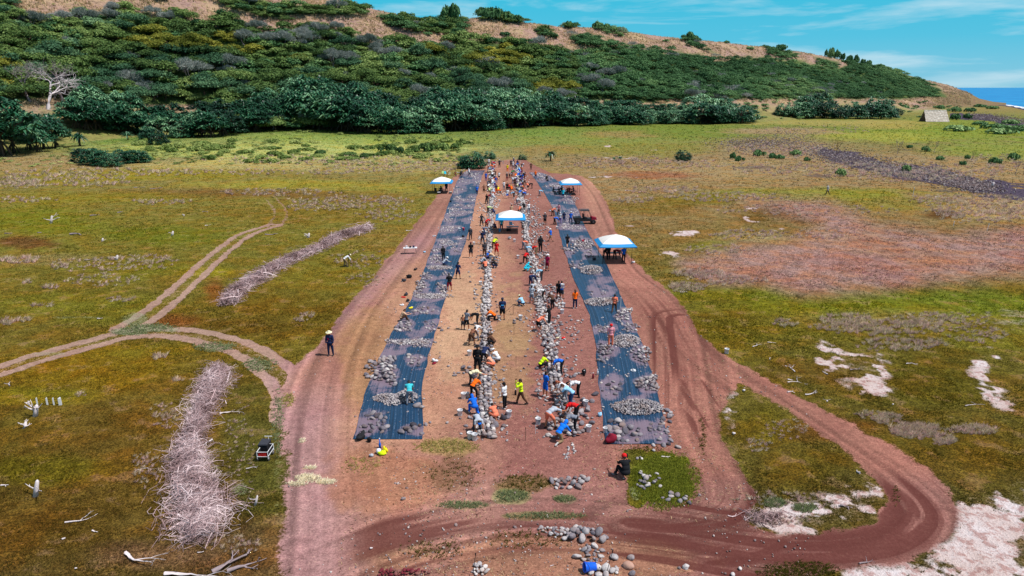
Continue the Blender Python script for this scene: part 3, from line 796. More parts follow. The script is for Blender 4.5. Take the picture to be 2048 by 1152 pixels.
def quads_mesh(name, q, tint, extra=None):
    v = q.reshape(-1, 3); f = np.arange(len(v)).reshape(-1, 4); t = np.repeat(tint, 4)
    me = bulk(name, v, f, dict(tint=t))
    return me
def twig_quads(rng, n, R, H, base, size=1.0, w=0.10, lobes=8):
    """bare twiggy crown: thin slivers fanning up and out"""
    q0, tint = crown_quads(rng, n, R, H, base, lobes, 0.75, 0.5)
    c = q0.mean(1); n = len(c)
    d = c-np.array([0, 0, base*0.5]); d /= np.linalg.norm(d, axis=1, keepdims=True)
    d = d+rng.normal(size=(n, 3))*0.45; d /= np.linalg.norm(d, axis=1, keepdims=True)
    s = np.cross(d, rng.normal(size=(n, 3))); s /= np.linalg.norm(s, axis=1, keepdims=True)
    L_ = size*rng.uniform(0.5, 1.3, n)[:, None]*0.5
    q = np.stack([c-d*L_-s*w, c-d*L_+s*w, c+d*L_+s*w*0.3, c+d*L_-s*w*0.3], 1)
    return q, tint

M_LEAF = foliage_mat('leaves_green', lin(42, 74, 40), lin(166, 186, 110), 0.22, scale=0.02, big=lin(98, 126, 64))
M_LEAF2 = foliage_mat('leaves_blue_green', lin(38, 76, 52), lin(148, 180, 126), 0.2, scale=0.02, big=lin(74, 114, 80))
M_YEL = foliage_mat('leaves_yellow_green', lin(80, 92, 28), lin(182, 176, 74), 0.3, scale=0.05, big=lin(130, 134, 50))
M_GREY = foliage_mat('twigs_grey', lin(90, 104, 96), lin(196, 196, 190), 0.0, scale=0.05, big=lin(138, 146, 140))
M_PAN = foliage_mat('leaves_dark_teal', lin(12, 52, 32), lin(158, 202, 152), 0.12, rough=0.45, scale=0.03, spec=0.5, big=lin(36, 98, 64))
M_SHRUB = foliage_mat('leaves_bright', lin(70, 98, 42), lin(186, 194, 120), 0.25, scale=0.06, big=lin(130, 150, 78))
M_SCRUB = foliage_mat('leaves_scrub', lin(54, 94, 56), lin(160, 186, 118), 0.15, scale=0.014, big=lin(88, 128, 78))
M_BARK = plain('bark_brown', lin(92, 74, 60), 0.9, 0.3)
M_WHITEWOOD = plain('bleached_wood', lin(214, 202, 204), 0.85, 0.22, 3.0)
M_GREYWOOD = plain('grey_dead_wood', lin(150, 134, 138), 0.9, 0.3, 3.0)
M_PINKTWIG = foliage_mat('dry_brush', lin(104, 80, 78), lin(234, 214, 216), 0.0, scale=0.5, big=lin(180, 150, 152))

def branchy(mb, rng, p, d, L, r, depth, spread=0.7, up=0.15, n=5, kids=(2, 3), shrink=0.68, gravity=0.0, tap=0.42):
    """a forking limb"""
    pts = [Vector(p)]; rs = [r]; d = Vector(d).normalized(); seg = 3
    for i in range(seg):
        d = (d+Vector((rng.normal(0, .16), rng.normal(0, .16), rng.normal(0, .10)+up*0.3-gravity*0.3))).normalized()
        pts.append(pts[-1]+d*(L/seg)); rs.append(r*(1-tap*(i+1)/seg))
    mb.tube(pts, rs, n, cap=(depth == 0))
    if depth > 0:
        for k in range(int(rng.integers(kids[0], kids[1]+1))):
            q = pts[-1] if k < 2 else pts[-2]
            dd = (d+Vector((rng.normal(0, spread), rng.normal(0, spread), rng.normal(0, spread*0.6)+up-gravity))).normalized()
            branchy(mb, rng, q, dd, L*shrink*rng.uniform(0.8, 1.15), rs[-1]*0.85, depth-1, spread, up, max(3, n-1), kids, shrink, gravity, tap)

def trunk_mesh(seed, H, r, spread=0.5, depth=2):
    mb = MB(); rng = np.random.default_rng(seed)
    branchy(mb, rng, (0, 0, -1.5), (0, 0, 1), H*0.55, r, depth, spread, 0.35, 6)
    return mb.mesh('trunk', True)
rngT = np.random.default_rng(5)
BROAD = []
for k in range(5):
    q, t = crown_quads(rngT, 2300, 7.0, 8.5, 0.6, 15, 0.85, 0.55, lean=(0.25 if k > 2 else 0))
    BROAD.append((quads_mesh('crown', q, t), trunk_mesh(50+k, 6.5, 0.35)))
GREYT = []
for k in range(3):
    q, t = twig_quads(rngT, 3000, 5.8, 7.6, 0.8, 1.5, 0.05)
    GREYT.append((quads_mesh('crown', q, t), trunk_mesh(60+k, 6.5, 0.3, 0.6, 3)))
for cm_, tm_ in BROAD: cm_.materials.append(M_LEAF); tm_.materials.append(M_BARK)
for cm_, tm_ in GREYT: cm_.materials.append(M_GREY); tm_.materials.append(M_GREYWOOD)

def obj_mat(o, m, slot=0):
    o.material_slots[slot].link = 'OBJECT'; o.material_slots[slot].material = m
def place_tree(name, meshes, loc, rz, sc, label, cat, group, mat=None):
    r = empty(name, loc, rz); r.scale = sc
    c = link('crown', meshes[0], None, r); t = link('trunk', meshes[1], None, r)
    if mat: obj_mat(c, mat)
    tag(r, label, cat, group)
    return r

# candidates over the slope; nearest large ones become trees of their own, the distant wood one mass
def hill_sites():
    rng = np.random.default_rng(3); out = []
    cell = {}
    n = 60000
    a = rng.uniform(HA[1], 0.72, n); s = rng.uniform(0.0, 1.06, n)
    yr = np.interp(a, HA, HY); yf = np.interp(a, HA, HF)
    Y = yf+s*(yr-yf); X = a*Y
    Z, _ = hill_h(X, Y)
    px, py, _ = to_px(X, Y, Z)
    w = wooded(px, py-7)
    ok = (w > rng.uniform(0.25, 0.9, n)) & (px > -160) & (px < 2010)
    # the spur's nose is bare, and a grassy strip lies behind the palms on the right
    ok &= ~((px > 1862+(py-165)*0.5) & (py > 165))
    ok &= ~((py > 203-(px-1250)*0.012) & (px > 1150)) & ~((px < 230) & (py > 196+(px < 60)*6))
    ok &= ~((px < 420) & (px > 130) & (py > 208))
    for i in np.nonzero(ok)[0]:
        small = np.clip((px[i]-900)/700, 0, 1)*0.5+np.clip((110-py[i])/80, 0, 1)*0.25
        small = min(small, 0.62)
        R = 6.5*(1-small)*rng.uniform(0.65, 1.25)
        g = R*0.82
        gx, gy = int(X[i]//6), int(Y[i]//6); bad = False
        for ix in range(gx-2, gx+3):
            for iy in range(gy-2, gy+3):
                for (x2, y2, r2) in cell.get((ix, iy), ()):
                    if (x2-X[i])**2+(y2-Y[i])**2 < ((g+r2)*0.5)**2: bad = True; break
                if bad: break
            if bad: break
        if bad: continue
        cell.setdefault((gx, gy), []).append((X[i], Y[i], g))
        out.append((X[i], Y[i], Z[i], R, px[i], py[i], s[i]))
    return out
SITES = hill_sites()
SITES.sort(key=lambda t: -t[3]/t[1])
def build_wood():
    rng = np.random.default_rng(8)
    Q = {'g': [], 's': [], 'y': [], 'k': []}; T = {'g': [], 's': [], 'y': [], 'k': []}
    nb = ng = 0
    protoB = []; protoK = []
    for k in range(5):
        q, t = crown_quads(rng, 620, 1.0, 1.15, 0.0, 9, 0.85, 0.13); protoB.append((q, t))
        q, t = twig_quads(rng, 620, 1.0, 1.15, 0.0, 0.32, 0.011); protoK.append((q, t))
    YEL = [(265, 70), (300, 85), (330, 92), (355, 100), (380, 108), (285, 95), (310, 110), (430, 95), (455, 90), (475, 98), (490, 108), (445, 106), (840, 115), (870, 125), (965, 128), (985, 122), (1000, 135), (940, 140), (1030, 125), (1080, 185), (1100, 178), (1140, 180), (20, 175), (8, 150), (100, 130), (590, 130), (1010, 105)]
    BLUE = [(60, 60), (100, 55), (200, 60), (40, 90), (330, 45), (520, 62), (560, 75), (610, 85), (650, 70), (680, 95), (500, 85), (270, 160), (290, 175), (390, 155), (470, 150), (480, 165), (320, 185), (760, 110), (690, 140), (60, 150), (90, 160), (1170, 165), (1210, 155), (1245, 150), (1010, 195), (1105, 190), (1400, 185), (1425, 195), (1455, 190), (1470, 200), (1640, 190), (1390, 200), (180, 20), (640, 60)]
    for (X, Y, Z, R, px, py, s) in SITES:
        r = rng.uniform()
        yel = any(abs(px-a) < 17 and abs(py-b) < 9 for a, b in YEL)
        blu = any(abs(px-a) < 24 and abs(py-b) < 10 for a, b in BLUE) and r < 0.42
        grey = blu or r < 0.05*(1-np.clip((px-1400)/400, 0, 1))
        kind = 'y' if yel else ('k' if grey else ('s' if px > 1150 or r > 0.72 else 'g'))
        big = R/Y > 0.0105
        if nb+0 < 285 and big and kind in 'gsy':
            sc = R/7.0
            side = 'above the left palms' if px < 700 else ('above the middle palms' if px < 1150 else 'on the far slope')
            lvl = 'low' if py > 150 else ('midway up' if py > 95 else 'high')
            lab = {'g': f'dense green spreading tree {lvl} on the wooded hillside {side}', 's': f'bluish green spreading tree {lvl} on the wooded hillside {side}', 'y': f'yellow green tree {lvl} on the wooded hillside {side}'}[kind]
            place_tree('broadleaf_tree', BROAD[int(rng.integers(5))], (X, Y, Z-0.4), rng.uniform(0, 6.28), (sc*1.32, sc*1.32, sc*rng.uniform(0.8, 1.1)), lab, 'tree', 'trees in wood '+kind+lvl+side, {'g': M_LEAF, 's': M_LEAF2, 'y': M_YEL}[kind])
            nb += 1; continue
        if ng < 120 and big and kind == 'k':
            sc = R/5.5
            side = 'above the left palms' if px < 700 else ('above the middle palms' if px < 1150 else 'on the far slope')
            lvl = 'low' if py > 150 else ('midway up' if py > 95 else 'high')
            place_tree('bare_tree', GREYT[int(rng.integers(3))], (X, Y, Z-0.4), rng.uniform(0, 6.28), (sc*1.1, sc*1.1, sc), f'leafless grey twiggy tree {lvl} on the wooded hillside {side}', 'tree', 'bare trees '+lvl+side)
            ng += 1; continue
        q, t = (protoK if kind == 'k' else protoB)[int(rng.integers(5))]
        m = len(q) if Y < 520 else int(len(q)*0.72)
        sel = rng.permutation(len(q))[:m]
        a = rng.uniform(0, 6.28); ca, sa = math.cos(a), math.sin(a)
        Rm = np.array([[ca, -sa, 0], [sa, ca, 0], [0, 0, 1]])
        hh = rng.uniform(0.7, 1.1)
        qq = (q[sel]@Rm.T)*np.array([R*1.3, R*1.3, R*hh])+np.array([X, Y, Z-0.5])
        Q[kind].append(qq); T[kind].append(np.clip(t[sel]*0.75+rng.uniform(0, 0.4), 0, 1))
    for k, nm, mat, lab in (('g', 'far_woodland', M_LEAF, 'dense green woodland covering the hillside'), ('s', 'far_scrub', M_SCRUB, 'blue green scrub covering the far hillside'), ('y', 'yellow_thicket', M_YEL, 'yellow green thicket among the hillside trees'), ('k', 'bare_thicket', M_GREY, 'grey leafless thicket among the hillside trees')):
        if Q[k]:
            me = quads_mesh(nm, np.concatenate(Q[k]), np.concatenate(T[k]))
            o = link(nm, me, mat); tag(o, lab, 'woodland', kind='stuff')
    print('trees', nb, ng, len(SITES))
build_wood()

# screw palms: domes of long-leaved rosettes on stilted trunks
def rosette(rng, n=16, L=1.0, w=0.09, droop=0.6):
    q = []; tint = []
    for k in range(n):
        a = 2*PI*k/n+rng.uniform(-.3, .3); e = rng.uniform(0.1, 1.25)
        d = np.array([math.cos(a)*math.cos(e), math.sin(a)*math.cos(e), math.sin(e)])
        s = np.array([-math.sin(a), math.cos(a), 0])*w
        l = L*rng.uniform(0.75, 1.15)
        p1 = d*l*0.55; p2 = p1+(d*np.array([1, 1, 0.2])+np.array([0, 0, -droop*rng.uniform(.5, 1.2)]))*l*0.5
        q.append([-s*0.6, s*0.6, p1+s, p1-s]); q.append([p1-s, p1+s, p2+s*0.25, p2-s*0.25])
        t = rng.uniform(0, 1); tint += [t*0.8, t]
    return np.array(q), np.array(tint)
def pandanus_mesh(rng, R=3.0, H=6.0, n=60, zb=0.40, zs=0.50):
    Q = []; T = []
    for k in range(n):
        a = rng.uniform(0, 2*PI); u = rng.uniform(0.0, 1.0)
        el = math.asin(u)*1.15-0.30
        rr = R*rng.uniform(0.72, 1.05)
        c = np.array([rr*math.cos(a)*math.cos(el), rr*math.sin(a)*math.cos(el), H*zb+H*zs*math.sin(max(el, 0.0))*rng.uniform(0.8, 1.1)])
        q, t = rosette(rng, 14, 1.5, 0.115)
        o = np.array([c[0]/R, c[1]/R, 0])*0.35
        q = q+(q[..., 2:3]*o)
        Q.append(q+c); T.append(np.clip(t*0.7+rng.uniform(-.1, .4), 0, 1))
    me = quads_mesh('crown', np.concatenate(Q), np.concatenate(T)); me.materials.append(M_PAN)
    mb = MB()
    for k in range(7):
        a = 2*PI*k/7; x, y = math.cos(a), math.sin(a)
        mb.tube([(x*1.0, y*1.0, -0.3), (x*0.5, y*0.5, 1.0), (0.1*x, 0.1*y, 1.6)], [0.07, 0.08, 0.10], 5)
    mb.tube([(0, 0, 0), (0.1, 0, 2), (0, 0.1, H*0.6)], [0.22, 0.2, 0.15], 6)
    for k in range(8):
        a = 2*PI*k/8+0.3
        mb.tube([(0, 0, H*0.35), (math.cos(a)*R*0.4, math.sin(a)*R*0.4, H*0.5), (math.cos(a)*R*0.75, math.sin(a)*R*0.75, H*0.6)], [0.12, 0.09, 0.06], 5)
    tm = mb.mesh('trunk', True); tm.materials.append(M_BARK)
    return me, tm
rngP = np.random.default_rng(21)
PANS = [pandanus_mesh(rngP) for _ in range(5)]
PLOW = [pandanus_mesh(rngP, zb=0.12, zs=0.72, n=80) for _ in range(3)]
def pandanus(px, py, hpx, wfac=1.0, label=None, group=None, z=None, yadd=0.0, low=False):
    """base at a spot on the ground, height given as it shows"""
    X, Y, Z = slope_point(px, py, 180, 820)
    Y2 = Y+yadd; X = X*Y2/Y; Y = Y2
    zz, _ = hill_h(X, Y); Z = max(float(zz), 0.0)
    s = hpx*Y/FOC/6.0
    r = place_tree('screw_palm', (PLOW if (low or hpx < 40) else PANS)[int(rngP.integers(5 if not (low or hpx < 40) else 3))], (X, Y, Z-0.1), rngP.uniform(0, 6.28), (s*wfac, s*wfac, s), label, 'palm', group)
    return r
def palms():
    rng = rngP
    lab = lambda w: f'dark teal screw palm of the palm row {w}'
    # front rows along the foot of the hill
    x = 158.0
    while x < 1512:
        base = np.interp(x, [150, 230, 330, 420, 520, 600, 700, 800, 900, 1000, 1100, 1200, 1400, 1520], [258, 262, 275, 272, 262, 250, 262, 268, 262, 256, 252, 248, 246, 244])
        h = np.interp(x, [150, 250, 350, 450, 600, 760, 800, 900, 1000, 1100, 1250, 1500], [50, 52, 46, 46, 58, 58, 54, 54, 46, 44, 38, 32])*rng.uniform(0.66, 1.22)
        wh = 'below the dead white tree' if x < 330 else ('left of the work site' if x < 700 else ('behind the work site' if x < 1150 else 'toward the grass hut'))
        pandanus(x+rng.uniform(-4, 4), base+rng.uniform(-2, 3), h, rng.uniform(1.15, 1.45), lab(wh), 'front palms '+wh)
        if 170 < x < 1480: pandanus(x+rng.uniform(-8, 8), base-7, h*1.0, rng.uniform(1.15, 1.45), lab(wh).replace('dark teal', 'taller rear'), 'rear palms '+wh, yadd=8)
        if 520 < x < 1130: pandanus(x+rng.uniform(-8, 8), base-20, h*0.95, rng.uniform(1.15, 1.4), lab(wh).replace('dark teal', 'tallest hindmost'), 'deep palms '+wh, yadd=6)
        x += np.interp(x, [150, 700, 1500], [21, 20, 16])*rng.uniform(0.8, 1.15)
    for bx, by, h in ((-40, 312, 110), (5, 312, 112), (28, 306, 70), (62, 300, 62), (88, 298, 66), (112, 296, 50), (48, 286, 60), (95, 280, 50), (75, 304, 48), (-80, 300, 100), (300, 288, 34), (320, 290, 30)):
        pandanus(bx, by, h, 1.1, 'dark screw palm in the tall clump beside the meadow near the dead tree', 'edge clump palms')
    for bx, by, h in ((165, 326, 32), (185, 330, 36), (205, 332, 34), (225, 334, 30), (250, 328, 28), (270, 326, 28), (285, 326, 26), (240, 322, 26)):
        pandanus(bx, by, h, 1.15, 'low dark screw palm in the short clump on the brown meadow', 'short clump palms')
    for bx, by, h in ((1565, 232, 26), (1585, 234, 30), (1605, 236, 34), (1625, 236, 36), (1648, 237, 34), (1668, 236, 30), (1690, 236, 26), (1715, 238, 30), (1740, 237, 34), (1762, 238, 32), (1780, 238, 24), (1640, 230, 42), (1610, 228, 38), (1750, 230, 38), (1770, 231, 34), (1680, 238, 24), (1702, 232, 30), (1795, 232, 16)):
        pandanus(bx, by, h, 1.15, 'dark screw palm in the grove between the palm row and the grass hut', 'grove palms')
    for i, (bx, by, h, lb) in enumerate(((1366, 322, 24, 'lone bushy screw palm on open meadow beyond the second right canopy'), (948, 356, 36, 'dark green bush beside far end of left ground cloth'), (932, 352, 26, 'smaller dark bush beside far end of left ground cloth'), (980, 318, 18, 'small dark palm behind the far end of the stone rows'), (1045, 320, 12, 'tiny palm behind the far end of the soil strip'))):
        pandanus(bx, by, h, 1.25, lb)
    pandanus(875, 268, 20, 1.2, 'squat pale green screw palm at the front of the palm row')
    for i, (bx, by, h, lb) in enumerate(((1365, 324, 3, ''),)): pass
palms()
def fan_plant(px, py, hpx, label, dead=0.3):
    X, Y, Z = at(px, py); s = hpx*Y/FOC
    rng = np.random.default_rng(int(px*7+py))
    q, t = rosette(rng, 44, 0.62, 0.045, 0.3)
    q2, t2 = rosette(rng, 30, 0.55, 0.04, 1.2)
    me = quads_mesh('leaf_fan', np.concatenate([q+np.array([0, 0, 0.42]), q2+np.array([0, 0, 0.4])]), np.concatenate([t, t2])); me.materials.append(M_PAN)
    r = empty('fan_palm', (X, Y, 0)); r.scale = (s*1.05, s*1.05, s); link('leaves', me, None, r)
    mb = MB(); mb.tube([(0, 0, -0.1), (0, 0, 0.45)], [0.06, 0.05], 6); mb.build('trunk', M_BARK, r, True)
    tag(r, label, 'palm')
fan_plant(1101, 322, 26, 'lone fan palm with dark drooping leaves on open meadow behind the right ground cloth')
fan_plant(160, 292, 34, 'pale grey green fan palm standing before the left palm row')
fan_plant(256, 280, 22, 'withered yellowish fan palm under the front of the palm row')
fan_plant(1240, 322, 12, 'tiny fan seedling on the pink bare patch beyond the canopies')
fan_plant(1228, 322, 10, 'tiniest fan seedling on the pink bare patch beyond the canopies')

def mound_mesh(rng, n=420, size=0.22):
    q, t = crown_quads(rng, n, 1.0, 0.62, 0.0, 9, 0.7, size); q[..., 2] = (q[..., 2]-0.2)*1.45; return quads_mesh('shrub', q, t)
MOUNDS = [mound_mesh(rngP) for _ in range(4)]
def shrub(px, py, wpx, hpx, mat, label, group=None, name='shrub'):
    X, Y, Z = at(px, py); m = MOUNDS[int(rngP.integers(4))]
    if not m.materials: m.materials.append(M_SHRUB)
    o = link(name, m); o.location = (X, Y, -0.05); k = Y/FOC
    o.scale = (wpx*k*0.5, wpx*k*0.5, hpx*k/0.75); o.rotation_euler = (0, 0, rngP.uniform(0, 6.28))
    obj_mat(o, mat); tag(o, label, 'shrub', group)
    return o
def shrubs():
    rng = rngP; Q = []; T = []; pr = [crown_quads(rng, 80, 1.0, 0.7, 0.0, 6, 0.6, 0.3) for _ in range(4)]
    for k in range(900):
        px = rng.uniform(-80, 980); py = rng.uniform(262, 332) if px > 420 else rng.uniform(284, 335)
        if fbm(np.array([px/60]), np.array([py/9]), 71)[0] < rng.uniform(.36, .6): continue
        X, Y, _ = at(px, py); s = rng.uniform(.5, 1.6)*Y/230; q, t = pr[k % 4]
        Q.append(q*np.array([s, s, s*.62])+np.array([X, Y, -.05])); T.append(np.clip(t+rng.uniform(-.1, .3), 0, 1))
    o = link('creeping_shrubs', quads_mesh('creeping_shrubs', np.concatenate(Q), np.concatenate(T)), foliage_mat('leaves_pale', lin(92, 112, 52), lin(206, 206, 136), .2, scale=.05, big=lin(150, 162, 92))); tag(o, 'pale green creeping shrubs matted over the meadow below the palms', 'ground cover', kind='stuff')
    Q = []; T = []
    for k in range(230):
        px = rng.uniform(1120, 1930); py = rng.uniform(203, 240 if px > 1500 else 226); p = slope_point(px, py, 380, 800)
        s = rng.uniform(1.0, 3.4); q, t = pr[k % 4]; Q.append(q*np.array([s, s, s*.8])+np.array(p)); T.append(np.clip(t+rng.uniform(-.2, .3), 0, 1))
    o = link('foot_scrub', quads_mesh('foot_scrub', np.concatenate(Q), np.concatenate(T)), M_SCRUB); tag(o, 'low green scrub along the foot of the far hillside behind the palms', 'scrub', kind='stuff')
    for k in range(70):
        x = rng.uniform(240, 960); y = rng.choice([rng.uniform(282, 302), rng.uniform(302, 326)])
        shrub(x, y, rng.uniform(14, 40), rng.uniform(5, 10), M_SHRUB, 'low bright green creeping shrub in the light meadow below the palms', 'low meadow shrubs')
    for x, y, w, h in ((775, 303, 40, 14), (800, 306, 30, 12), (860, 302, 44, 16), (890, 300, 36, 14), (910, 298, 24, 10), (825, 304, 30, 8), (700, 312, 30, 8), (730, 316, 28, 9), (640, 310, 30, 10)):
        shrub(x, y, w, h, M_LEAF, 'rounded green shrub in the double clump on the meadow behind the left canopy', 'meadow clump shrubs')
    for x, y, w, h in ((330, 300, 34, 12), (360, 296, 30, 12), (390, 302, 36, 10), (430, 300, 30, 9), (300, 302, 22, 10), (450, 306, 24, 8), (520, 318, 34, 9), (570, 318, 26, 8), (405, 308, 24, 6)):
        shrub(x, y, w, h, M_SHRUB, 'leafy green shrub on the meadow in front of the left palm row', 'leafy shrubs before palms')
    for x, y, w, h in ((1590, 310, 24, 10), (1560, 318, 18, 8), (1615, 322, 14, 8), (1880, 320, 18, 8), (1925, 330, 14, 8), (1990, 328, 22, 12), (2030, 320, 24, 14), (1850, 303, 20, 10), (1820, 296, 14, 6), (1465, 318, 12, 12), (1480, 322, 20, 10), (1520, 312, 26, 12), (1545, 316, 20, 9), (1683, 352, 24, 14), (1815, 342, 22, 12), (1935, 318, 12, 8)):
        shrub(x, y, w, h, M_SCRUB, 'dull green shrub scattered near the dark cobble bed', 'cobble bed shrubs')
    for x, y, w, h in ((1925, 262, 60, 16), (1990, 258, 50, 14), (2010, 268, 60, 16), (2040, 262, 40, 16), (1960, 250, 30, 10), (2025, 248, 40, 12)):
        shrub(x, y, w, h, M_SCRUB, 'rounded dull bush on the green flat by the shore', 'shore bushes', 'grey_bush').scale.z *= .7
    for x, y, w, h in ((1800, 222, 30, 12), (1880, 220, 24, 9), (1910, 224, 26, 9), (1940, 224, 22, 8), (1910, 240, 20, 12), (1935, 238, 18, 10), (1960, 215, 24, 6), (1985, 218, 26, 6), (1780, 216, 24, 8), (1700, 215, 40, 12), (1660, 216, 30, 10), (1845, 218, 26, 8)):
        shrub(x, y, w, h, M_SCRUB, 'dark round shrub on the flat around the grass hut', 'hut shrubs')
    for x, y, w, h in ((1700, 222, 40, 18), (1720, 226, 34, 14), (1390, 206, 40, 18), (1430, 208, 44, 20), (1465, 210, 34, 16), (1360, 210, 20, 12)):
        X, Y, Z = at(x, y)
        o = shrub(x, y, w, h, M_GREY, 'grey leafless bush behind the far palms', 'grey bushes behind far palms', 'grey_bush')
    # low scrub on the bare upper slope
    for px, py, w in ((320, 5, 26), (512, 50, 20), (650, 70, 20), (795, 92, 14), (770, 80, 12), (855, 72, 16), (1010, 74, 18), (1075, 98, 16), (1110, 76, 16), (1160, 90, 16), (1425, 122, 12), (1500, 100, 14), (1580, 100, 16), (92, 38, 16), (330, 78, 18), (1330, 85, 12), (1240, 74, 12), (1060, 84, 12), (470, 20, 16), (1690, 126, 14), (860, 88, 14)):
        # find the slope point showing at this pixel
        best = None
        for Yd in np.linspace(330, 820, 200):
            X, Yq, Z = at_depth(px, py, Yd); hz, _ = hill_h(X, Yq)
            if float(hz) >= Z: best = (X, Yq, float(hz)); break
        if best:
            m = MOUNDS[int(rng.integers(4))]; o = link('shrub', m); o.location = best; k = best[1]/FOC
            o.scale = (w*k*0.6, w*k*0.6, w*k*0.5); obj_mat(o, M_SCRUB)
            tag(o, 'small green bush alone on the bare brown upper hillside', 'shrub', 'bushes on the bare slope')
    # tree silhouettes on the skyline to the right
    for px, w, h in ((905, 40, 26), (885, 18, 12), (868, 12, 7), (970, 40, 14), (990, 40, 16), (1010, 38, 12), (1030, 30, 10), (1138, 22, 9), (1195, 20, 10), (1212, 22, 8), (1375, 26, 12), (1392, 18, 8), (1452, 12, 4), (1650, 6, 10), (1660, 14, 14), (1672, 12, 12), (1683, 10, 10), (1697, 12, 9), (1712, 12, 12), (1724, 10, 8), (1735, 16, 8), (1560, 24, 8), (1760, 14, 6)):
        py = np.interp(px, [h_[0] for h_ in HILL], [h_[1] for h_ in HILL]); Yd = np.interp(px, [h_[0] for h_ in HILL], HY)
        a = at_depth(px, py, Yd); X = a[0]; hz, _ = hill_h(X, Yd)
        m = MOUNDS[int(rng.integers(4))]; o = link('ridge_bush', m); o.location = (X, Yd-2, float(hz)-0.8); k = Yd/FOC
        o.scale = (w*k*0.5, w*k*0.5, h*k/0.62*1.05); obj_mat(o, M_SCRUB); o.rotation_euler = (0, 0, px)
        tag(o, 'dark bush standing against the sky on the ridge line'+(' left of the peak' if px < 950 else (' on top of the hill' if px < 1100 else (' along the falling ridge' if px < 1600 else ' near the seaward end'))), 'bush', 'ridge bushes '+str(int(px > 950)+int(px > 1100)+int(px >= 1600)))
shrubs()

# dead trees
def dead_tree(name, px, py, hpx, seed, label, mat, depth=5, spread=0.55, up=0.2, r=0.03, slope=True, group=None, gravity=0.0, twigs=True):
    p = slope_point(px, py) if slope else at(px, py)
    s = hpx*p[1]/FOC
    rng = np.random.default_rng(seed); mb = MB()
    branchy(mb, rng, (0, 0, -0.02), (0.05, 0, 1), 0.27, r, depth, spread, up, 6, (2, 3), 0.78, gravity, 0.30)
    o = mb.build(name, mat, None, True)
    o.location = p; o.scale = (s, s, s)
    tag(o, label, 'dead tree', group)
    return o
dead_tree('dead_tree', 97, 221, 116, 12, 'tall bleached white leafless tree at the foot of the hillside', M_WHITEWOOD, 7, 0.78, 0.02, 0.034)
dead_tree('dead_tree', 60, 205, 84, 15, 'greyer leafless tree just behind the bleached white one', M_GREYWOOD, 7, 0.7, 0.08, 0.028)
dead_tree('dead_tree', 125, 205, 80, 25, 'small leafless grey tree to the hill side of the bleached white one', M_GREYWOOD, 7, 0.7, 0.08, 0.028)
for i, (x, y, h, lb) in enumerate(((1673, 306, 32, 'leafless shrub on dark cobbles nearest the palms'), (1795, 308, 34, 'bare fan shaped shrub in the bright meadow beyond the cobbles'), (1850, 308, 30, 'thin bare shrub beside another on the meadow beyond the cobbles'), (1868, 306, 26, 'slender leafless stems beside the thin bare shrub'), (1942, 322, 24, 'gnarled dead bush standing alone on the brown flat'), (2030, 350, 36, 'dark forked dead bush at the lower cobble bed'), (2046, 352, 24, 'dark dead twigs beside the forked dead bush'), (1520, 345, 18, 'tiny leafless shrub on the dry flat'), (1562, 335, 20, 'spindly dead shrub on the dry flat'), (1670, 335, 16, 'low dead shrub among the cobbles'), (1405, 342, 14, 'little white dead shrub on the pinkish flat'), (1770, 134, 16, 'bare tree spiking above the falling ridge'), (1795, 142, 12, 'smaller bare tree spiking above the falling ridge'), (1637, 106, 10, 'thin sapling standing on the ridge line'))):
    dead_tree('dead_shrub', x, y, h, 40+i, lb, M_GREYWOOD if i % 2 else M_BARK, 5, 0.5, 0.45, 0.016, slope=(y < 200))
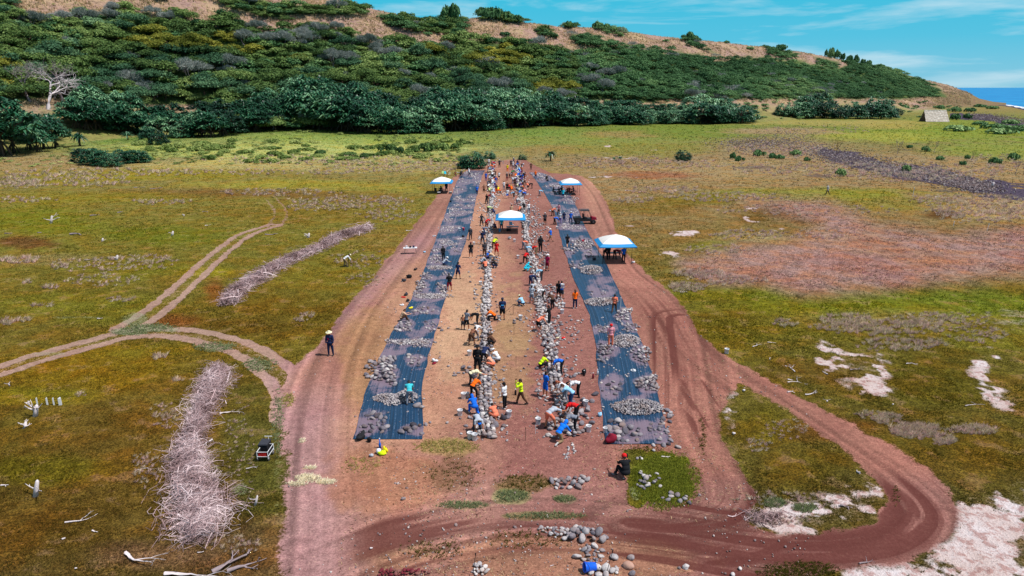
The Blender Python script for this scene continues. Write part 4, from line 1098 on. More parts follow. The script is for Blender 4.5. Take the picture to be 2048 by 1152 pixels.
# ------------------------------------------------------------------ people
def cap_pts(mb, p0, p1, r0, r1, n=10):
    p0 = Vector(p0); p1 = Vector(p1); d = (p1-p0)
    if d.length < 1e-6: return
    dn = d.normalized()
    pts = [p0-dn*r0*0.7, p0-dn*r0*0.4, p0, p0+d*0.5, p1, p1+dn*r1*0.4, p1+dn*r1*0.7]
    mb.tube(pts, [r0*0.5, r0*0.85, r0, (r0+r1)/2, r1, r1*0.85, r1*0.5], n)
def dvec(a, side=0.0):
    """direction in the fore-aft plane, angle forward of straight down"""
    a = math.radians(a); s = math.radians(side)
    return Vector((math.sin(s), math.sin(a)*math.cos(s), -math.cos(a)*math.cos(s)))
POSES = dict(
    # lean, head, (hipR, kneeR, sideR), (hipL, kneeL, sideL), (shoulder, elbow, side) x2
    stand=dict(lean=3, head=5, R=(2, 3, 4), L=(-2, 3, 5), aR=(4, 12, 9), aL=(0, 14, 10)),
    stand_apart=dict(lean=6, head=22, R=(6, 6, 10), L=(-3, 5, 9), aR=(16, 42, 12), aL=(22, 50, 10)),
    hands_hips=dict(lean=2, head=8, R=(1, 2, 7), L=(2, 2, 7), aR=(-14, 62, 38), aL=(-14, 62, 38)),
    walk=dict(lean=7, head=6, R=(26, 8, 2), L=(-20, 22, 2), aR=(-22, 14, 7), aL=(24, 22, 7)),
    look=dict(lean=4, head=12, R=(20, 6, 3), L=(-18, 16, 3), aR=(70, 112, 10), aL=(66, 110, 10)),
    carry=dict(lean=-3, head=14, R=(5, 6, 5), L=(-4, 6, 5), aR=(24, 72, 4), aL=(24, 72, 4)),
    bend=dict(lean=96, head=-10, R=(12, 10, 10), L=(4, 14, 9), aR=(8, 10, 6), aL=(18, 12, 6)),
    stoop=dict(lean=62, head=6, R=(30, 34, 8), L=(8, 22, 8), aR=(22, 12, 8), aL=(34, 16, 8)),
    reach=dict(lean=78, head=-18, R=(34, 30, 12), L=(6, 16, 10), aR=(62, 6, 8), aL=(34, 24, 6)),
    squat=dict(lean=46, head=18, R=(104, 142, 18), L=(98, 140, 16), aR=(38, 34, 4), aL=(30, 40, 4)),
    kneel=dict(lean=58, head=16, R=(12, 104, 10), L=(84, 96, 14), aR=(30, 18, 6), aL=(40, 12, 6)),
    crawl=dict(lean=76, head=0, R=(30, 116, 8), L=(22, 108, 8), aR=(6, 6, 8), aL=(16, 8, 8)),
    sit=dict(lean=12, head=18, R=(86, 88, 10), L=(84, 80, 12), aR=(34, 66, 12), aL=(34, 62, 12)),
    sit_ground=dict(lean=26, head=24, R=(118, 96, 14), L=(108, 92, 18), aR=(52, 44, 10), aL=(46, 50, 10)),
)
def skeleton(P):
    J = {}
    pelvis = Vector((0, 0, 0))
    l1 = math.radians(P['lean']*0.8); l2 = math.radians(P['lean']*1.08)
    d1 = Vector((0, math.sin(l1), math.cos(l1))); d2 = Vector((0, math.sin(l2), math.cos(l2)))
    J['pel'] = pelvis; J['waist'] = pelvis+d1*0.20; J['chest'] = J['waist']+d2*0.20; J['neck0'] = J['chest']+d2*0.12
    hd = l2-math.radians(P['head'] if P['lean'] > 40 else -P['head']*0.6)
    J['d1'] = d1; J['d2'] = d2
    nd = Vector((0, math.sin(l2*0.9), math.cos(l2*0.9)))
    J['neck1'] = J['neck0']+nd*0.085
    J['hdir'] = Vector((0, math.sin(hd), math.cos(hd)))
    J['head'] = J['neck1']+J['hdir']*0.095; J['hang'] = hd
    for s, sx in (('R', 1), ('L', -1)):
        h, k, sd_ = P[s]
        hip = pelvis+Vector((0.088*sx, 0, -0.03)); J['hip'+s] = hip
        J['knee'+s] = hip+dvec(h, sd_*sx)*0.43
        J['ank'+s] = J['knee'+s]+dvec(h-k, sd_*sx*0.4)*0.41
        a, e, sd_ = P['a'+s]
        sh = J['chest']+d2*0.085+Vector((0.178*sx, 0, 0)); J['sh'+s] = sh
        J['elb'+s] = sh+dvec(a, sd_*sx)*0.285
        J['wri'+s] = J['elb'+s]+dvec(a+e, -3*sx)*0.245
        J['hd'+s] = dvec(a+e+8, -4*sx)
    low = min(J['ankR'].z, J['ankL'].z)-0.085
    low = min(low, J['kneeR'].z-0.055, J['kneeL'].z-0.055, -0.14)
    for k in list(J):
        if k not in ('d1', 'd2', 'hdir', 'hang', 'hdR', 'hdL'):
            J[k] = J[k]+Vector((0, 0, -low))
    # centre of the feet under the origin
    c = (J['ankR']+J['ankL'])/2
    for k in list(J):
        if k not in ('d1', 'd2', 'hdir', 'hang', 'hdR', 'hdL'): J[k] = J[k]-Vector((0, c.y, 0))
    return J
def rotX(a):
    return Matrix.Rotation(-a, 3, 'X')
def torso(mb, J, g):
    l1 = math.atan2(J['d1'].y, J['d1'].z); l2 = math.atan2(J['d2'].y, J['d2'].z)
    mb.ell(J['pel']+J['d1']*0.0, (0.165+g, 0.115+g, 0.125+g), 16, 10, rotX(l1))
    mb.ell(J['waist'], (0.145+g, 0.105+g, 0.15+g), 16, 10, rotX((l1+l2)/2))
    mb.ell(J['chest'], (0.168+g, 0.115+g, 0.165+g), 16, 10, rotX(l2))
    cap_pts(mb, J['shR']-Vector((0.03, 0, 0)), J['shL']+Vector((0.03, 0, 0)), 0.062+g, 0.062+g, 12)
def foot_pts(J, s):
    a = J['ank'+s]
    kn = J['knee'+s]-a
    if a.z < 0.16: f = Vector((0, 1, 0)) if kn.z > 0.15 else Vector((0, -0.8, -0.35))
    else: f = Vector((0, 0.55, -0.8))
    if kn.z < 0.15: f = Vector((0, -0.55, -0.25))
    return a-f.normalized()*0.05-Vector((0, 0, 0.04 if a.z < 0.16 and kn.z > 0.15 else 0)), a+f.normalized()*0.15-Vector((0, 0, 0.05 if a.z < 0.16 and kn.z > 0.15 else 0))
def fig_shapes(P):
    J = skeleton(P); out = {}
    mb = MB(); torso(mb, J, 0)
    cap_pts(mb, J['neck0']-J['d2']*0.03, J['neck1'], 0.058, 0.052)
    hr = rotX(J['hang'])
    mb.ell(J['head'], (0.076, 0.096, 0.115), 16, 12, hr)
    mb.ell(J['head']+hr@Vector((0, 0.035, -0.055)), (0.055, 0.06, 0.062), 12, 8, hr)          # jaw
    cap_pts(mb, J['head']+hr@Vector((0, 0.092, 0.005)), J['head']+hr@Vector((0, 0.112, -0.028)), 0.010, 0.017, 8)   # nose
    cap_pts(mb, J['head']+hr@Vector((-0.04, 0.082, 0.022)), J['head']+hr@Vector((0.04, 0.082, 0.022)), 0.014, 0.014, 8)  # brow
    cap_pts(mb, J['head']+hr@Vector((-0.02, 0.09, -0.052)), J['head']+hr@Vector((0.02, 0.09, -0.052)), 0.011, 0.011, 8)  # lips
    for sx in (1, -1): mb.ell(J['head']+hr@Vector((0.08*sx, -0.005, -0.005)), (0.014, 0.02, 0.032), 8, 6, hr)
    for s, sx in (('R', 1), ('L', -1)):
        cap_pts(mb, J['sh'+s], J['elb'+s], 0.055, 0.042); cap_pts(mb, J['elb'+s], J['wri'+s], 0.042, 0.027)
        cap_pts(mb, J['hip'+s], J['knee'+s], 0.090, 0.058, 12)
        m = J['knee'+s].lerp(J['ank'+s], 0.3)
        cap_pts(mb, J['knee'+s], m, 0.058, 0.058); cap_pts(mb, m, J['ank'+s], 0.058, 0.036)
        a, b = foot_pts(J, s); cap_pts(mb, a, b, 0.036, 0.028)
        cap_pts(mb, J['ank'+s], a.lerp(b, 0.3), 0.036, 0.034)
        # hand: palm, four curled fingers of unequal length, thumb from the side
        w = J['wri'+s]; hd_ = J['hd'+s]; sd_ = Vector((1, 0, 0)); nn = hd_.cross(sd_).normalized(); fw = nn if nn.y > 0 else -nn
        palm = w+hd_*0.085
        mb.ell(w+hd_*0.05, (0.018, 0.040, 0.050), 10, 8, Matrix((sd_, fw, hd_)).transposed())
        for q, (o, L_) in enumerate(((0.030, 0.070), (0.010, 0.080), (-0.010, 0.074), (-0.029, 0.058))):
            b0 = palm+fw*o; b1 = b0+(hd_*0.9-sd_*sx*0.25).normalized()*L_*0.5; b2 = b1+(hd_*0.65-sd_*sx*0.7).normalized()*L_*0.5
            mb.tube([b0-hd_*0.02, b0, b1, b2], [0.011, 0.011, 0.0105, 0.0085], 7)
        t0 = w+hd_*0.03+fw*0.03; mb.tube([t0, t0+(hd_*0.5+fw*0.9).normalized()*0.032, t0+(hd_*0.9+fw*0.5-sd_*sx*0.3).normalized()*0.066], [0.014, 0.013, 0.010], 7)
    out['body'] = (mb, 0.0105)
    for nm, full in (('shirt', False), ('long_shirt', True)):
        mb = MB(); torso(mb, J, 0.014)
        mb.ell(J['pel']-J['d1']*0.0, (0.182, 0.135, 0.13), 16, 10, rotX(math.atan2(J['d1'].y, J['d1'].z)))
        for s in 'RL':
            cap_pts(mb, J['sh'+s], J['elb'+s] if full else J['sh'+s].lerp(J['elb'+s], 0.72), 0.074, 0.062 if full else 0.068)
            if full: cap_pts(mb, J['elb'+s], J['elb'+s].lerp(J['wri'+s], 0.9), 0.060, 0.042)
        out[nm] = (mb, 0.017)
    for nm, full in (('shorts', False), ('trousers', True)):
        mb = MB(); l1 = math.atan2(J['d1'].y, J['d1'].z)
        mb.ell(J['pel']-J['d1']*0.01, (0.178, 0.130, 0.135), 16, 10, rotX(l1))
        for s in 'RL':
            cap_pts(mb, J['hip'+s], J['knee'+s] if full else J['hip'+s].lerp(J['knee'+s], 0.82), 0.108, 0.078 if full else 0.094, 12)
            if full:
                cap_pts(mb, J['knee'+s], J['knee'+s].lerp(J['ank'+s], 0.93), 0.078, 0.056)
        out[nm] = (mb, 0.017)
    mb = MB()   # skirt
    out['skirt'] = None
    for s in 'RL':
        mb = MB(); a, b = foot_pts(J, s); cap_pts(mb, a, b, 0.050, 0.042); cap_pts(mb, J['ank'+s]-Vector((0, 0, 0.0)), a.lerp(b, 0.3), 0.046, 0.042)
        out['shoe'+s] = (mb, 0.013)
    return J, out
def make_figures():
    tmp = []; res = {}
    for pn, P in POSES.items():
        J, sh = fig_shapes(P); res[pn] = {'J': J}
        for nm, v in sh.items():
            if v is None: continue
            mb, vox = v
            o = mb.build('t'); md = o.modifiers.new('r', 'REMESH'); md.mode = 'VOXEL'; md.voxel_size = vox; md.use_smooth_shade = True
            if nm != 'body':
                ms = o.modifiers.new('s', 'SMOOTH'); ms.iterations = 3; ms.factor = 0.5
            tmp.append((pn, nm, o))
    bpy.context.view_layer.update()
    dg = bpy.context.evaluated_depsgraph_get()
    for pn, nm, o in tmp:
        me = bpy.data.meshes.new_from_object(o.evaluated_get(dg)); me.name = nm
        me.polygons.foreach_set('use_smooth', [True]*len(me.polygons))
        me.materials.clear(); me.materials.append(None)
        res[pn][nm] = me
    for pn, nm, o in tmp:
        m = o.data; bpy.data.objects.remove(o); bpy.data.meshes.remove(m)
    return res
FIG = make_figures()
def headgear():
    r = {}
    mb = MB(); mb.lathe([(0.205, 0.045), (0.20, 0.052), (0.12, 0.062), (0.098, 0.075), (0.095, 0.13), (0.07, 0.155), (0.0, 0.160)], 20); mb.lathe([(0.205, 0.045), (0.12, 0.052), (0.09, 0.06)], 20)
    r['wide_hat'] = mb.mesh('hat', True)
    mb = MB(); mb.lathe([(0.096, 0.02), (0.098, 0.07), (0.080, 0.115), (0.045, 0.138), (0.0, 0.143)], 18)
    vs = []; fs = []
    for i in range(9):
        t = -0.9+1.8*i/8
        vs += [(math.sin(t)*0.088, math.cos(t)*0.088, 0.045), (math.sin(t)*0.098, 0.03+math.cos(t)*0.145, 0.032), (math.sin(t)*0.088, math.cos(t)*0.088, 0.038)]
    for i in range(8): fs += [(3*i, 3*i+3, 3*i+4, 3*i+1), (3*i+2, 3*i+1, 3*i+4, 3*i+5)]
    mb.add(vs, fs); r['cap'] = mb.mesh('cap', True)
    mb = MB(); mb.ell((0, -0.012, 0.022), (0.087, 0.100, 0.112), 16, 12); mb.ell((0, -0.055, -0.035), (0.074, 0.055, 0.085), 12, 8)
    r['short_hair'] = mb.mesh('hair', True)
    mb = MB(); mb.ell((0, -0.012, 0.024), (0.088, 0.100, 0.112), 16, 12); mb.ell((0, -0.065, -0.06), (0.082, 0.060, 0.13), 12, 8); mb.ell((0, -0.085, -0.17), (0.062, 0.035, 0.11), 12, 8)
    r['long_hair'] = mb.mesh('hair', True)
    mb = MB(); mb.ell((0, -0.005, 0.03), (0.112, 0.130, 0.118), 18, 12); r['helmet'] = mb.mesh('hat', True)
    mb = MB(); mb.ell((0, -0.02, 0.0), (0.098, 0.115, 0.135), 16, 12); mb.ell((0, -0.03, -0.10), (0.10, 0.09, 0.07), 12, 8); r['hood'] = mb.mesh('hood', True)
    for m in r.values(): m.materials.append(None)
    return r
HEADG = headgear()
CLOTH = dict(white=(222, 222, 226), black=(26, 27, 32), navy=(34, 46, 84), blue=(24, 104, 214), bright_blue=(20, 120, 235), light_blue=(150, 200, 232), teal=(64, 186, 200), cyan=(40, 200, 226), grey=(128, 134, 148), light_grey=(178, 184, 196), dark_grey=(58, 60, 68),
    red=(214, 32, 34), dark_red=(130, 26, 48), magenta=(176, 26, 80), orange=(255, 110, 22), salmon=(240, 130, 100), yellow=(236, 214, 30), neon=(214, 246, 30), pale_green=(200, 226, 150), cream=(228, 220, 184), khaki=(140, 118, 90), brown=(86, 58, 44), jeans=(44, 66, 108), purple=(92, 62, 150), pink=(226, 150, 160), green=(30, 150, 90), dark_blue=(26, 40, 76), tan=(206, 170, 140))
SKIN = dict(tan=(176, 112, 80), brown=(130, 80, 56), fair=(222, 160, 130), dark=(96, 58, 42))
def cloth(c): return plain('cloth_'+c, lin(*CLOTH[c]), 0.85, 0.16, 9.0, 0.15)
def skinm(c): return plain('skin_'+c, lin(*SKIN[c]), 0.55, 0.06, 12.0, 0.3)
HAIRM = {c: plain('hair_'+c, lin(*v), 0.6, 0.2, 30.0, 0.3) for c, v in dict(black=(30, 24, 24), brown=(74, 46, 32), red=(150, 74, 44), grey=(150, 146, 144)).items()}
M_SHOE = plain('shoe_dark', lin(44, 42, 46), 0.7, 0.1)
M_SHOEW = plain('shoe_light', lin(190, 186, 186), 0.7, 0.1)
LOGO = plain('shirt_print', lin(70, 170, 240), 0.8, 0.05)
LABELS = {}
def person(px, py, pose, face, top, bottom, head='cap:white', skin='tan', label='', group=None, h=1.0, sleeve=None, z=0.0, feet=True):
    """face: degrees turned left from looking away from the viewer"""
    X, Y, Z = at(px, py, z); J = FIG[pose]['J']
    b = link('person', FIG[pose]['body']); obj_mat(b, skinm(skin))
    hh = h*(0.97+0.06*((px*7.13+py*3.7) % 1))
    b.location = (X, Y, Z); b.rotation_euler = (0, 0, math.radians(face)); b.scale = (hh*1.13, hh*1.10, hh*1.045)
    if top:
        tn, long_ = (top[:-1], True) if top.endswith('+') else (top, False)
        o = link('shirt', FIG[pose]['long_shirt' if long_ else 'shirt'], None, b); obj_mat(o, cloth(tn))
    if bottom:
        bn, shrt = (bottom[:-1], True) if bottom.endswith('-') else (bottom, False)
        o = link('shorts' if shrt else 'trousers', FIG[pose]['shorts' if shrt else 'trousers'], None, b); obj_mat(o, cloth(bn))
    if feet:
        for s in 'RL':
            o = link('shoe', FIG[pose]['shoe'+s], None, b); obj_mat(o, M_SHOEW if (int(px+py) % 3 == 0) else M_SHOE)
    hd = Matrix.Translation(J['head']) @ rotX(J['hang']).to_4x4()
    parts = head.split('|')
    for p in parts:
        kind, c = p.split(':')
        key = {'cap': 'cap', 'hat': 'wide_hat', 'hair': 'short_hair', 'long': 'long_hair', 'helmet': 'helmet', 'hood': 'hood'}[kind]
        o = link({'cap': 'cap', 'hat': 'hat', 'hair': 'hair', 'long': 'hair', 'helmet': 'cap', 'hood': 'hood'}[kind], HEADG[key], None, b)
        o.matrix_local = hd
        obj_mat(o, HAIRM[c] if kind in ('hair', 'long') else cloth(c))
    tag(b, label, 'person', group)
    LABELS.setdefault(label, []).append(b)
    return b
# every person, nearest first: foot position, pose, heading, clothes
P = person
P(1010, 817, 'stand', 60, 'white', 'black', 'cap:black|hair:black', 'tan', 'man in white shirt, black trousers and black cap standing between the stone rows')
P(1044, 808, 'look', 95, 'neon+', 'brown', 'hair:black', 'tan', 'person in neon yellow shirt striding with hands raised to the face')
P(989, 838, 'squat', 30, 'salmon', 'salmon-', 'cap:white|hair:black', 'tan', 'person in salmon shirt squatting beside the first stone row near a white bucket')
P(950, 829, 'kneel', 20, 'blue+', 'blue', 'hood:blue', 'tan', 'person kneeling in blue hooded jacket and blue trousers at the first stone row')
P(954, 862, 'bend', 195, 'light_grey', 'dark_grey', 'cap:bright_blue|hair:black', 'tan', 'person in pale grey shirt and blue cap bent double, nearest in the first row')
P(947, 797, 'stoop', -40, 'orange', 'black', 'hair:black', 'brown', 'person in bright orange shirt stooping over the first stone row')
P(945, 772, 'reach', -75, 'cream', 'dark_grey', 'hair:brown', 'fair', 'man in cream shirt bent flat reaching one arm across the first stone row')
P(820, 808, 'stoop', 10, 'teal', 'grey', 'hair:black', 'tan', 'man in teal shirt and grey trousers bending over cobbles on the left black cloth')
P(1100, 857, 'reach', -50, 'light_grey', 'salmon-', 'cap:light_grey|hair:black', 'tan', 'person in pale shirt and orange shorts bending beside a white bucket', h=1.08)
P(1152, 843, 'bend', 60, 'red', 'black', 'hair:black', 'tan', 'person in red shirt bent over beyond the blue hooded kneeling one', h=1.05)
P(1150, 864, 'bend', 75, 'grey', 'black', 'hair:black', 'brown', 'person in grey shirt bent over just nearer than the red shirt')
P(1117, 884, 'kneel', -45, 'bright_blue+', 'khaki', 'hood:bright_blue', 'tan', 'person in bright blue hooded top kneeling at the nearest end of the second stone row', h=1.1)
P(1090, 794, 'stand', -60, 'blue', 'blue-', 'hair:black', 'tan', 'person in royal blue shirt and shorts standing by the second stone row')
P(1142, 814, 'stoop', 70, 'light_blue', 'jeans', 'hair:brown', 'fair', 'person in pale aqua shirt and jeans stooping right of the second stone row', h=1.08)
P(1156, 793, 'bend', 80, 'white', 'black', 'hair:black', 'fair', 'person in white top and black leggings bent over behind the aqua shirt')
P(1131, 802, 'stoop', 85, 'white', 'grey', 'long:red', 'fair', 'red haired person in white top stooping toward the second stone row')
P(1123, 748, 'bend', 70, 'blue', 'black', 'hair:black', 'tan', 'person in blue shirt and black trousers bent over stones of the second row')
P(1084, 736, 'squat', -60, 'neon', 'black', 'cap:dark_grey', 'tan', 'person in lime vest squatting at the second stone row')
P(955, 744, 'stand', 0, 'black+', 'black', 'hat:black', 'brown', 'person all in black with wide black hat standing seen from behind', h=1.08)
P(968, 730, 'stoop', -20, 'navy', 'black', 'hair:black', 'brown', 'person in navy shirt stooping beside the wide black hat')
P(983, 735, 'squat', 60, None, 'salmon-', 'hair:brown', 'fair', 'shirtless squatting person beside the first stone row')
P(994, 724, 'squat', 50, 'white+', 'light_grey', 'hat:white', 'fair', 'person in white shirt and white hat squatting next to the shirtless one')
P(985, 690, 'squat', 70, 'brown', 'black', 'hair:black', 'brown', 'dark clad person curled in a squat by the first stone row')
P(943, 691, 'stoop', -30, None, 'brown-', 'hair:black', 'brown', 'bare backed person in brown shorts stooping left of the first stone row')
P(951, 682, 'stoop', -30, 'white', 'grey', 'long:brown', 'fair', 'person in white top stooping behind the bare backed one')
P(933, 660, 'stand_apart', -40, 'grey', 'black-', 'hair:black', 'tan', 'tall person in grey shirt and black shorts standing on pale straw')
P(926, 660, 'stand', -10, None, 'dark_grey-', 'hair:brown', 'tan', 'bare chested child standing next to the tall grey shirt', h=0.75)
P(955, 650, 'bend', 75, 'black', 'black', 'hair:black', 'tan', 'person in black bent double at the first stone row beyond the straw')
P(989, 643, 'kneel', 70, 'orange', 'black', 'hair:brown', 'tan', 'person in orange shirt kneeling at the first stone row')
_n = P(1005, 640, 'stand', 5, 'navy', 'black-', 'hair:black|cap:navy', 'tan', 'large person in navy shirt with a pale blue back print standing between the rows', h=1.1)
_m = MB(); _m.box((0, -0.143, 1.24), (0.20, 0.012, 0.09)); _o = _m.build('back_print', LOGO, _n)
P(1044, 612, 'squat', 40, 'light_blue+', 'dark_blue', 'hat:cream', 'tan', 'person in light blue shirt and cream hat squatting between the rows')
P(1063, 607, 'stand', -20, 'light_grey', 'grey-', 'hair:black', 'tan', 'person in pale grey shirt standing close to the second stone row')
P(1086, 600, 'bend', 80, 'white', 'black', 'hair:black', 'tan', 'person in white shirt bent over the second stone row')
P(1105, 618, 'stoop', 30, 'brown', 'black', 'long:brown', 'brown', 'person in brown top stooping at the widest part of the second row')
P(1117, 597, 'stand', -10, 'black', 'black-', 'hair:black', 'tan', 'person in black shirt standing beside a bucket carrier')
P(1123, 598, 'carry', -60, 'blue', 'dark_grey-', 'hair:brown', 'tan', 'person in blue shirt carrying a white bucket on one shoulder')
P(1150, 617, 'stand', 10, 'orange', 'dark_blue', 'long:brown', 'fair', 'person in orange top and long dark blue trousers standing left of the right black cloth')
P(1228, 625, 'walk', -20, 'salmon', 'brown', 'hair:black', 'tan', 'person in salmon clothes standing on the right edge of the right black cloth')
P(1221, 693, 'stand', 0, 'pink', 'salmon', 'helmet:red', 'fair', 'person in pale pink shirt and red cap standing on the right black cloth')
P(1099, 651, 'stand_apart', 60, 'black', 'black', 'hair:black', 'tan', 'person dressed in black leaning over the second stone row')
P(1077, 663, 'stoop', -60, 'salmon', 'black-', 'long:red', 'fair', 'red haired person in black skirt stooping at the second row')
P(1083, 560, 'bend', 60, 'light_blue', 'dark_grey', 'hair:black', 'tan', 'person in pale aqua shirt bent over the second row in the middle distance')
P(1052, 542, 'squat', -60, 'cyan+', 'cyan', 'hood:cyan', 'tan', 'person in vivid cyan jacket squatting left of the second row')
P(1050, 528, 'stoop', -30, 'red+', 'black', 'hair:black', 'tan', 'person in red jacket stooping left of the second row')
P(1094, 542, 'stand', -40, 'magenta', 'dark_red-', 'hat:white', 'tan', 'person in magenta shirt and white hat standing right of the second row', h=1.05)
P(1081, 504, 'stand', 20, 'black+', 'black', 'hair:black', 'tan', 'person in long black coat standing right of the second row', h=1.15)
P(1073, 510, 'bend', 60, 'red', 'khaki', 'hair:black', 'tan', 'person in red shirt bent over next to the long black coat')
P(1054, 510, 'bend', -80, 'light_blue', 'grey', 'hair:brown', 'fair', 'person in pale blue shirt bent over left of the red shirts')
P(1047, 499, 'bend', -60, 'salmon', 'grey', 'hair:brown', 'fair', 'person in salmon shirt bent over beyond the pale blue shirt')
P(1102, 483, 'walk', 60, 'blue', 'khaki-', 'hat:white', 'tan', 'person in blue shirt and white sun hat walking across red soil')
P(1135, 495, 'walk', 10, 'black', 'black-', 'hair:black', 'fair', 'person in dark shirt walking over stones of the right black cloth')
P(993, 512, 'stand_apart', -10, 'red', 'red-', 'hat:tan', 'tan', 'person in red shirt and red shorts standing by the first row')
P(988, 498, 'stoop', -30, 'neon', 'black', 'hat:light_grey', 'tan', 'person in lime shirt stooping behind the red shorts')
P(942, 516, 'stand', 5, 'black', 'dark_grey-', 'cap:dark_red|hair:black', 'tan', 'person in black shirt with dark red cap standing left of the first row', h=1.05)
P(941, 480, 'walk', 0, 'dark_grey+', 'dark_grey', 'cap:light_grey', 'tan', 'person in tight dark clothes walking away left of the first row')
P(887, 521, 'stand', 30, 'black+', 'black', 'hair:black', 'tan', 'person in black standing on the middle of the left black cloth')
P(889, 531, 'squat', -60, 'light_grey+', 'jeans', 'hat:white', 'tan', 'person in pale shirt and white hat squatting on the left black cloth')
P(916, 558, 'stand_apart', -20, 'navy', 'navy-', 'cap:black|hair:black', 'tan', 'person in navy clothes and cap standing at the inner edge of the left black cloth')
P(899, 583, 'stand_apart', 10, 'black', 'dark_red-', 'hair:black', 'tan', 'person in black shirt and dark red shorts looking down on the left black cloth')
P(976, 520, 'squat', -20, 'blue', 'dark_blue', 'cap:bright_blue', 'tan', 'person in blue shirt and cap in the squatting huddle at the first row')
P(965, 528, 'squat', -70, 'light_grey', 'grey', 'cap:dark_grey', 'tan', 'person in pale grey in the squatting huddle at the first row')
P(971, 538, 'squat', 10, 'salmon', 'dark_grey', 'hair:black', 'fair', 'person in salmon nearest in the squatting huddle at the first row')
P(991, 536, 'squat', 60, 'black+', 'dark_blue', 'hair:black', 'tan', 'person in black in the squatting huddle at the first row')
P(988, 522, 'kneel', 70, 'tan', 'grey', 'hair:brown', 'fair', 'person in tan top in the squatting huddle at the first row')
P(969, 513, 'stand', 10, 'dark_grey', 'brown', 'hair:black', 'brown', 'slim person in dark grey standing behind the squatting huddle')
P(965, 489, 'stand_apart', -10, 'dark_blue', 'dark_grey', 'cap:white|hair:black', 'tan', 'person in dark blue with white cap standing left of the central canopy shade')
P(968, 470, 'bend', -80, 'grey', 'jeans', 'hair:brown', 'tan', 'person in grey shirt bent over at the row beside the central canopy')
P(973, 456, 'stoop', -60, 'red', 'dark_red', 'cap:pink', 'fair', 'person in red shirt stooping at the row beside the central canopy')
P(963, 452, 'stand_apart', -30, 'dark_grey', 'black', 'hair:black', 'tan', 'slender person in dark grey watching left of the central canopy')
P(1003, 461, 'stand', 0, 'teal', 'dark_blue', 'hat:black', 'tan', 'person in teal shirt standing under the central canopy')
P(990, 459, 'squat', 20, 'dark_blue+', 'black', 'hair:black', 'tan', 'person in dark blue squatting in the shade of the central canopy')
P(1057, 456, 'bend', 60, 'light_grey', 'grey', 'hair:black', 'tan', 'person in pale grey bent over right of the central canopy')
P(1090, 450, 'stand', 10, 'dark_grey', 'black-', 'cap:white|hair:black', 'brown', 'person in dark clothes standing alone on red soil beside the central canopy')
P(1105, 432, 'stoop', -70, 'salmon', 'brown', 'hair:black', 'fair', 'person in salmon top stooping where cloth and red soil meet')
P(1117, 430, 'stand', -40, 'pink', 'brown', 'hair:brown', 'fair', 'person in pink standing on the right black cloth before the buggy')
P(1109, 449, 'bend', -80, 'blue', 'black', 'hair:black', 'tan', 'person in blue shirt bent over near the buggy')
P(1120, 448, 'stand', 0, 'light_grey', 'purple', 'cap:white', 'fair', 'person in pale top and purple trousers left of the buggy')
P(1128, 447, 'stand', 5, 'dark_blue', 'jeans', 'cap:light_grey|hair:black', 'tan', 'person in dark blue shirt and jeans left of the buggy')
P(1141, 447, 'stand_apart', -20, 'blue', 'jeans', 'hat:white', 'tan', 'person in blue shirt and white hat right beside the buggy')
P(1126, 398, 'stand', 0, 'cyan', 'jeans', 'hat:tan', 'tan', 'person in cyan shirt standing before the far right canopy')
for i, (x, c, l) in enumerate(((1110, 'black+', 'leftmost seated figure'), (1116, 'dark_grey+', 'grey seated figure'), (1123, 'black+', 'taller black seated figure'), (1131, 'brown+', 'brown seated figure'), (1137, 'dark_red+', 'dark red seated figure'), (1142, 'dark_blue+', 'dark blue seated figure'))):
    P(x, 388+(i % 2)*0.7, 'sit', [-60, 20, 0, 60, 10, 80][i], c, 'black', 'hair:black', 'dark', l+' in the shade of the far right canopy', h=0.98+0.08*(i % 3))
P(1079, 392, 'bend', -75, 'light_blue', 'grey', 'hair:grey', 'fair', 'person in pale blue shirt bent over the far part of the right black cloth')
P(1064, 377, 'bend', 75, 'black', 'black', 'hair:black', 'tan', 'person in black bent over at the edge of the far right cloth')
P(1056, 380, 'stoop', 30, 'salmon', 'dark_grey-', 'hair:brown', 'fair', 'person in salmon stooping at the edge of the far right cloth')
P(954, 390, 'stand', 10, 'blue', 'dark_blue', 'cap:blue', 'tan', 'person in blue shirt and blue cap standing between far left cloth and first row')
P(968, 388, 'hands_hips', 0, None, 'brown-', 'hair:black', 'brown', 'shirtless brown figure with arms raised beside the far first row')
P(972, 362, 'stand', -10, 'blue', 'purple', 'hair:black', 'tan', 'person in blue and purple standing at the far first row')
P(967, 337, 'stand', 0, 'dark_blue', 'black', 'hair:black', 'tan', 'dark figure standing at the far end of the left cloth')
P(979, 384, 'squat', 0, 'pale_green', 'dark_grey', 'cap:white', 'tan', 'pale green shirt in the line of squatting workers across the far strip')
P(987, 385, 'squat', 0, 'light_grey', 'grey', 'hair:grey', 'tan', 'pale grey shirt in the line of squatting workers across the far strip')
P(996, 384, 'squat', 0, 'yellow', 'black', 'cap:yellow', 'tan', 'vivid yellow shirt in the line of squatting workers across the far strip', h=1.15)
P(1003, 387, 'crawl', 70, 'orange', 'brown', 'hair:black', 'tan', 'orange shirt in the line of squatting workers across the far strip')
P(1008, 380, 'stand', 20, 'white', 'grey', 'hair:black', 'tan', 'white shirt standing in the line of workers across the far strip')
P(1014, 384, 'stand_apart', -20, 'black', 'black', 'hair:black', 'tan', 'black shirt standing in the line of workers across the far strip')
P(1018, 383, 'stoop', 10, 'red', 'dark_blue', 'hair:brown', 'tan', 'red shirt stooping in the line of workers across the far strip')
P(1023, 382, 'squat', 10, 'orange+', 'black', 'cap:yellow', 'tan', 'orange jacket with yellow cap in the line of workers across the far strip', h=1.1)
P(1015, 397, 'walk', 0, 'white', 'blue-', 'hair:brown', 'fair', 'person in white shirt and blue shorts walking just before the far line of workers')
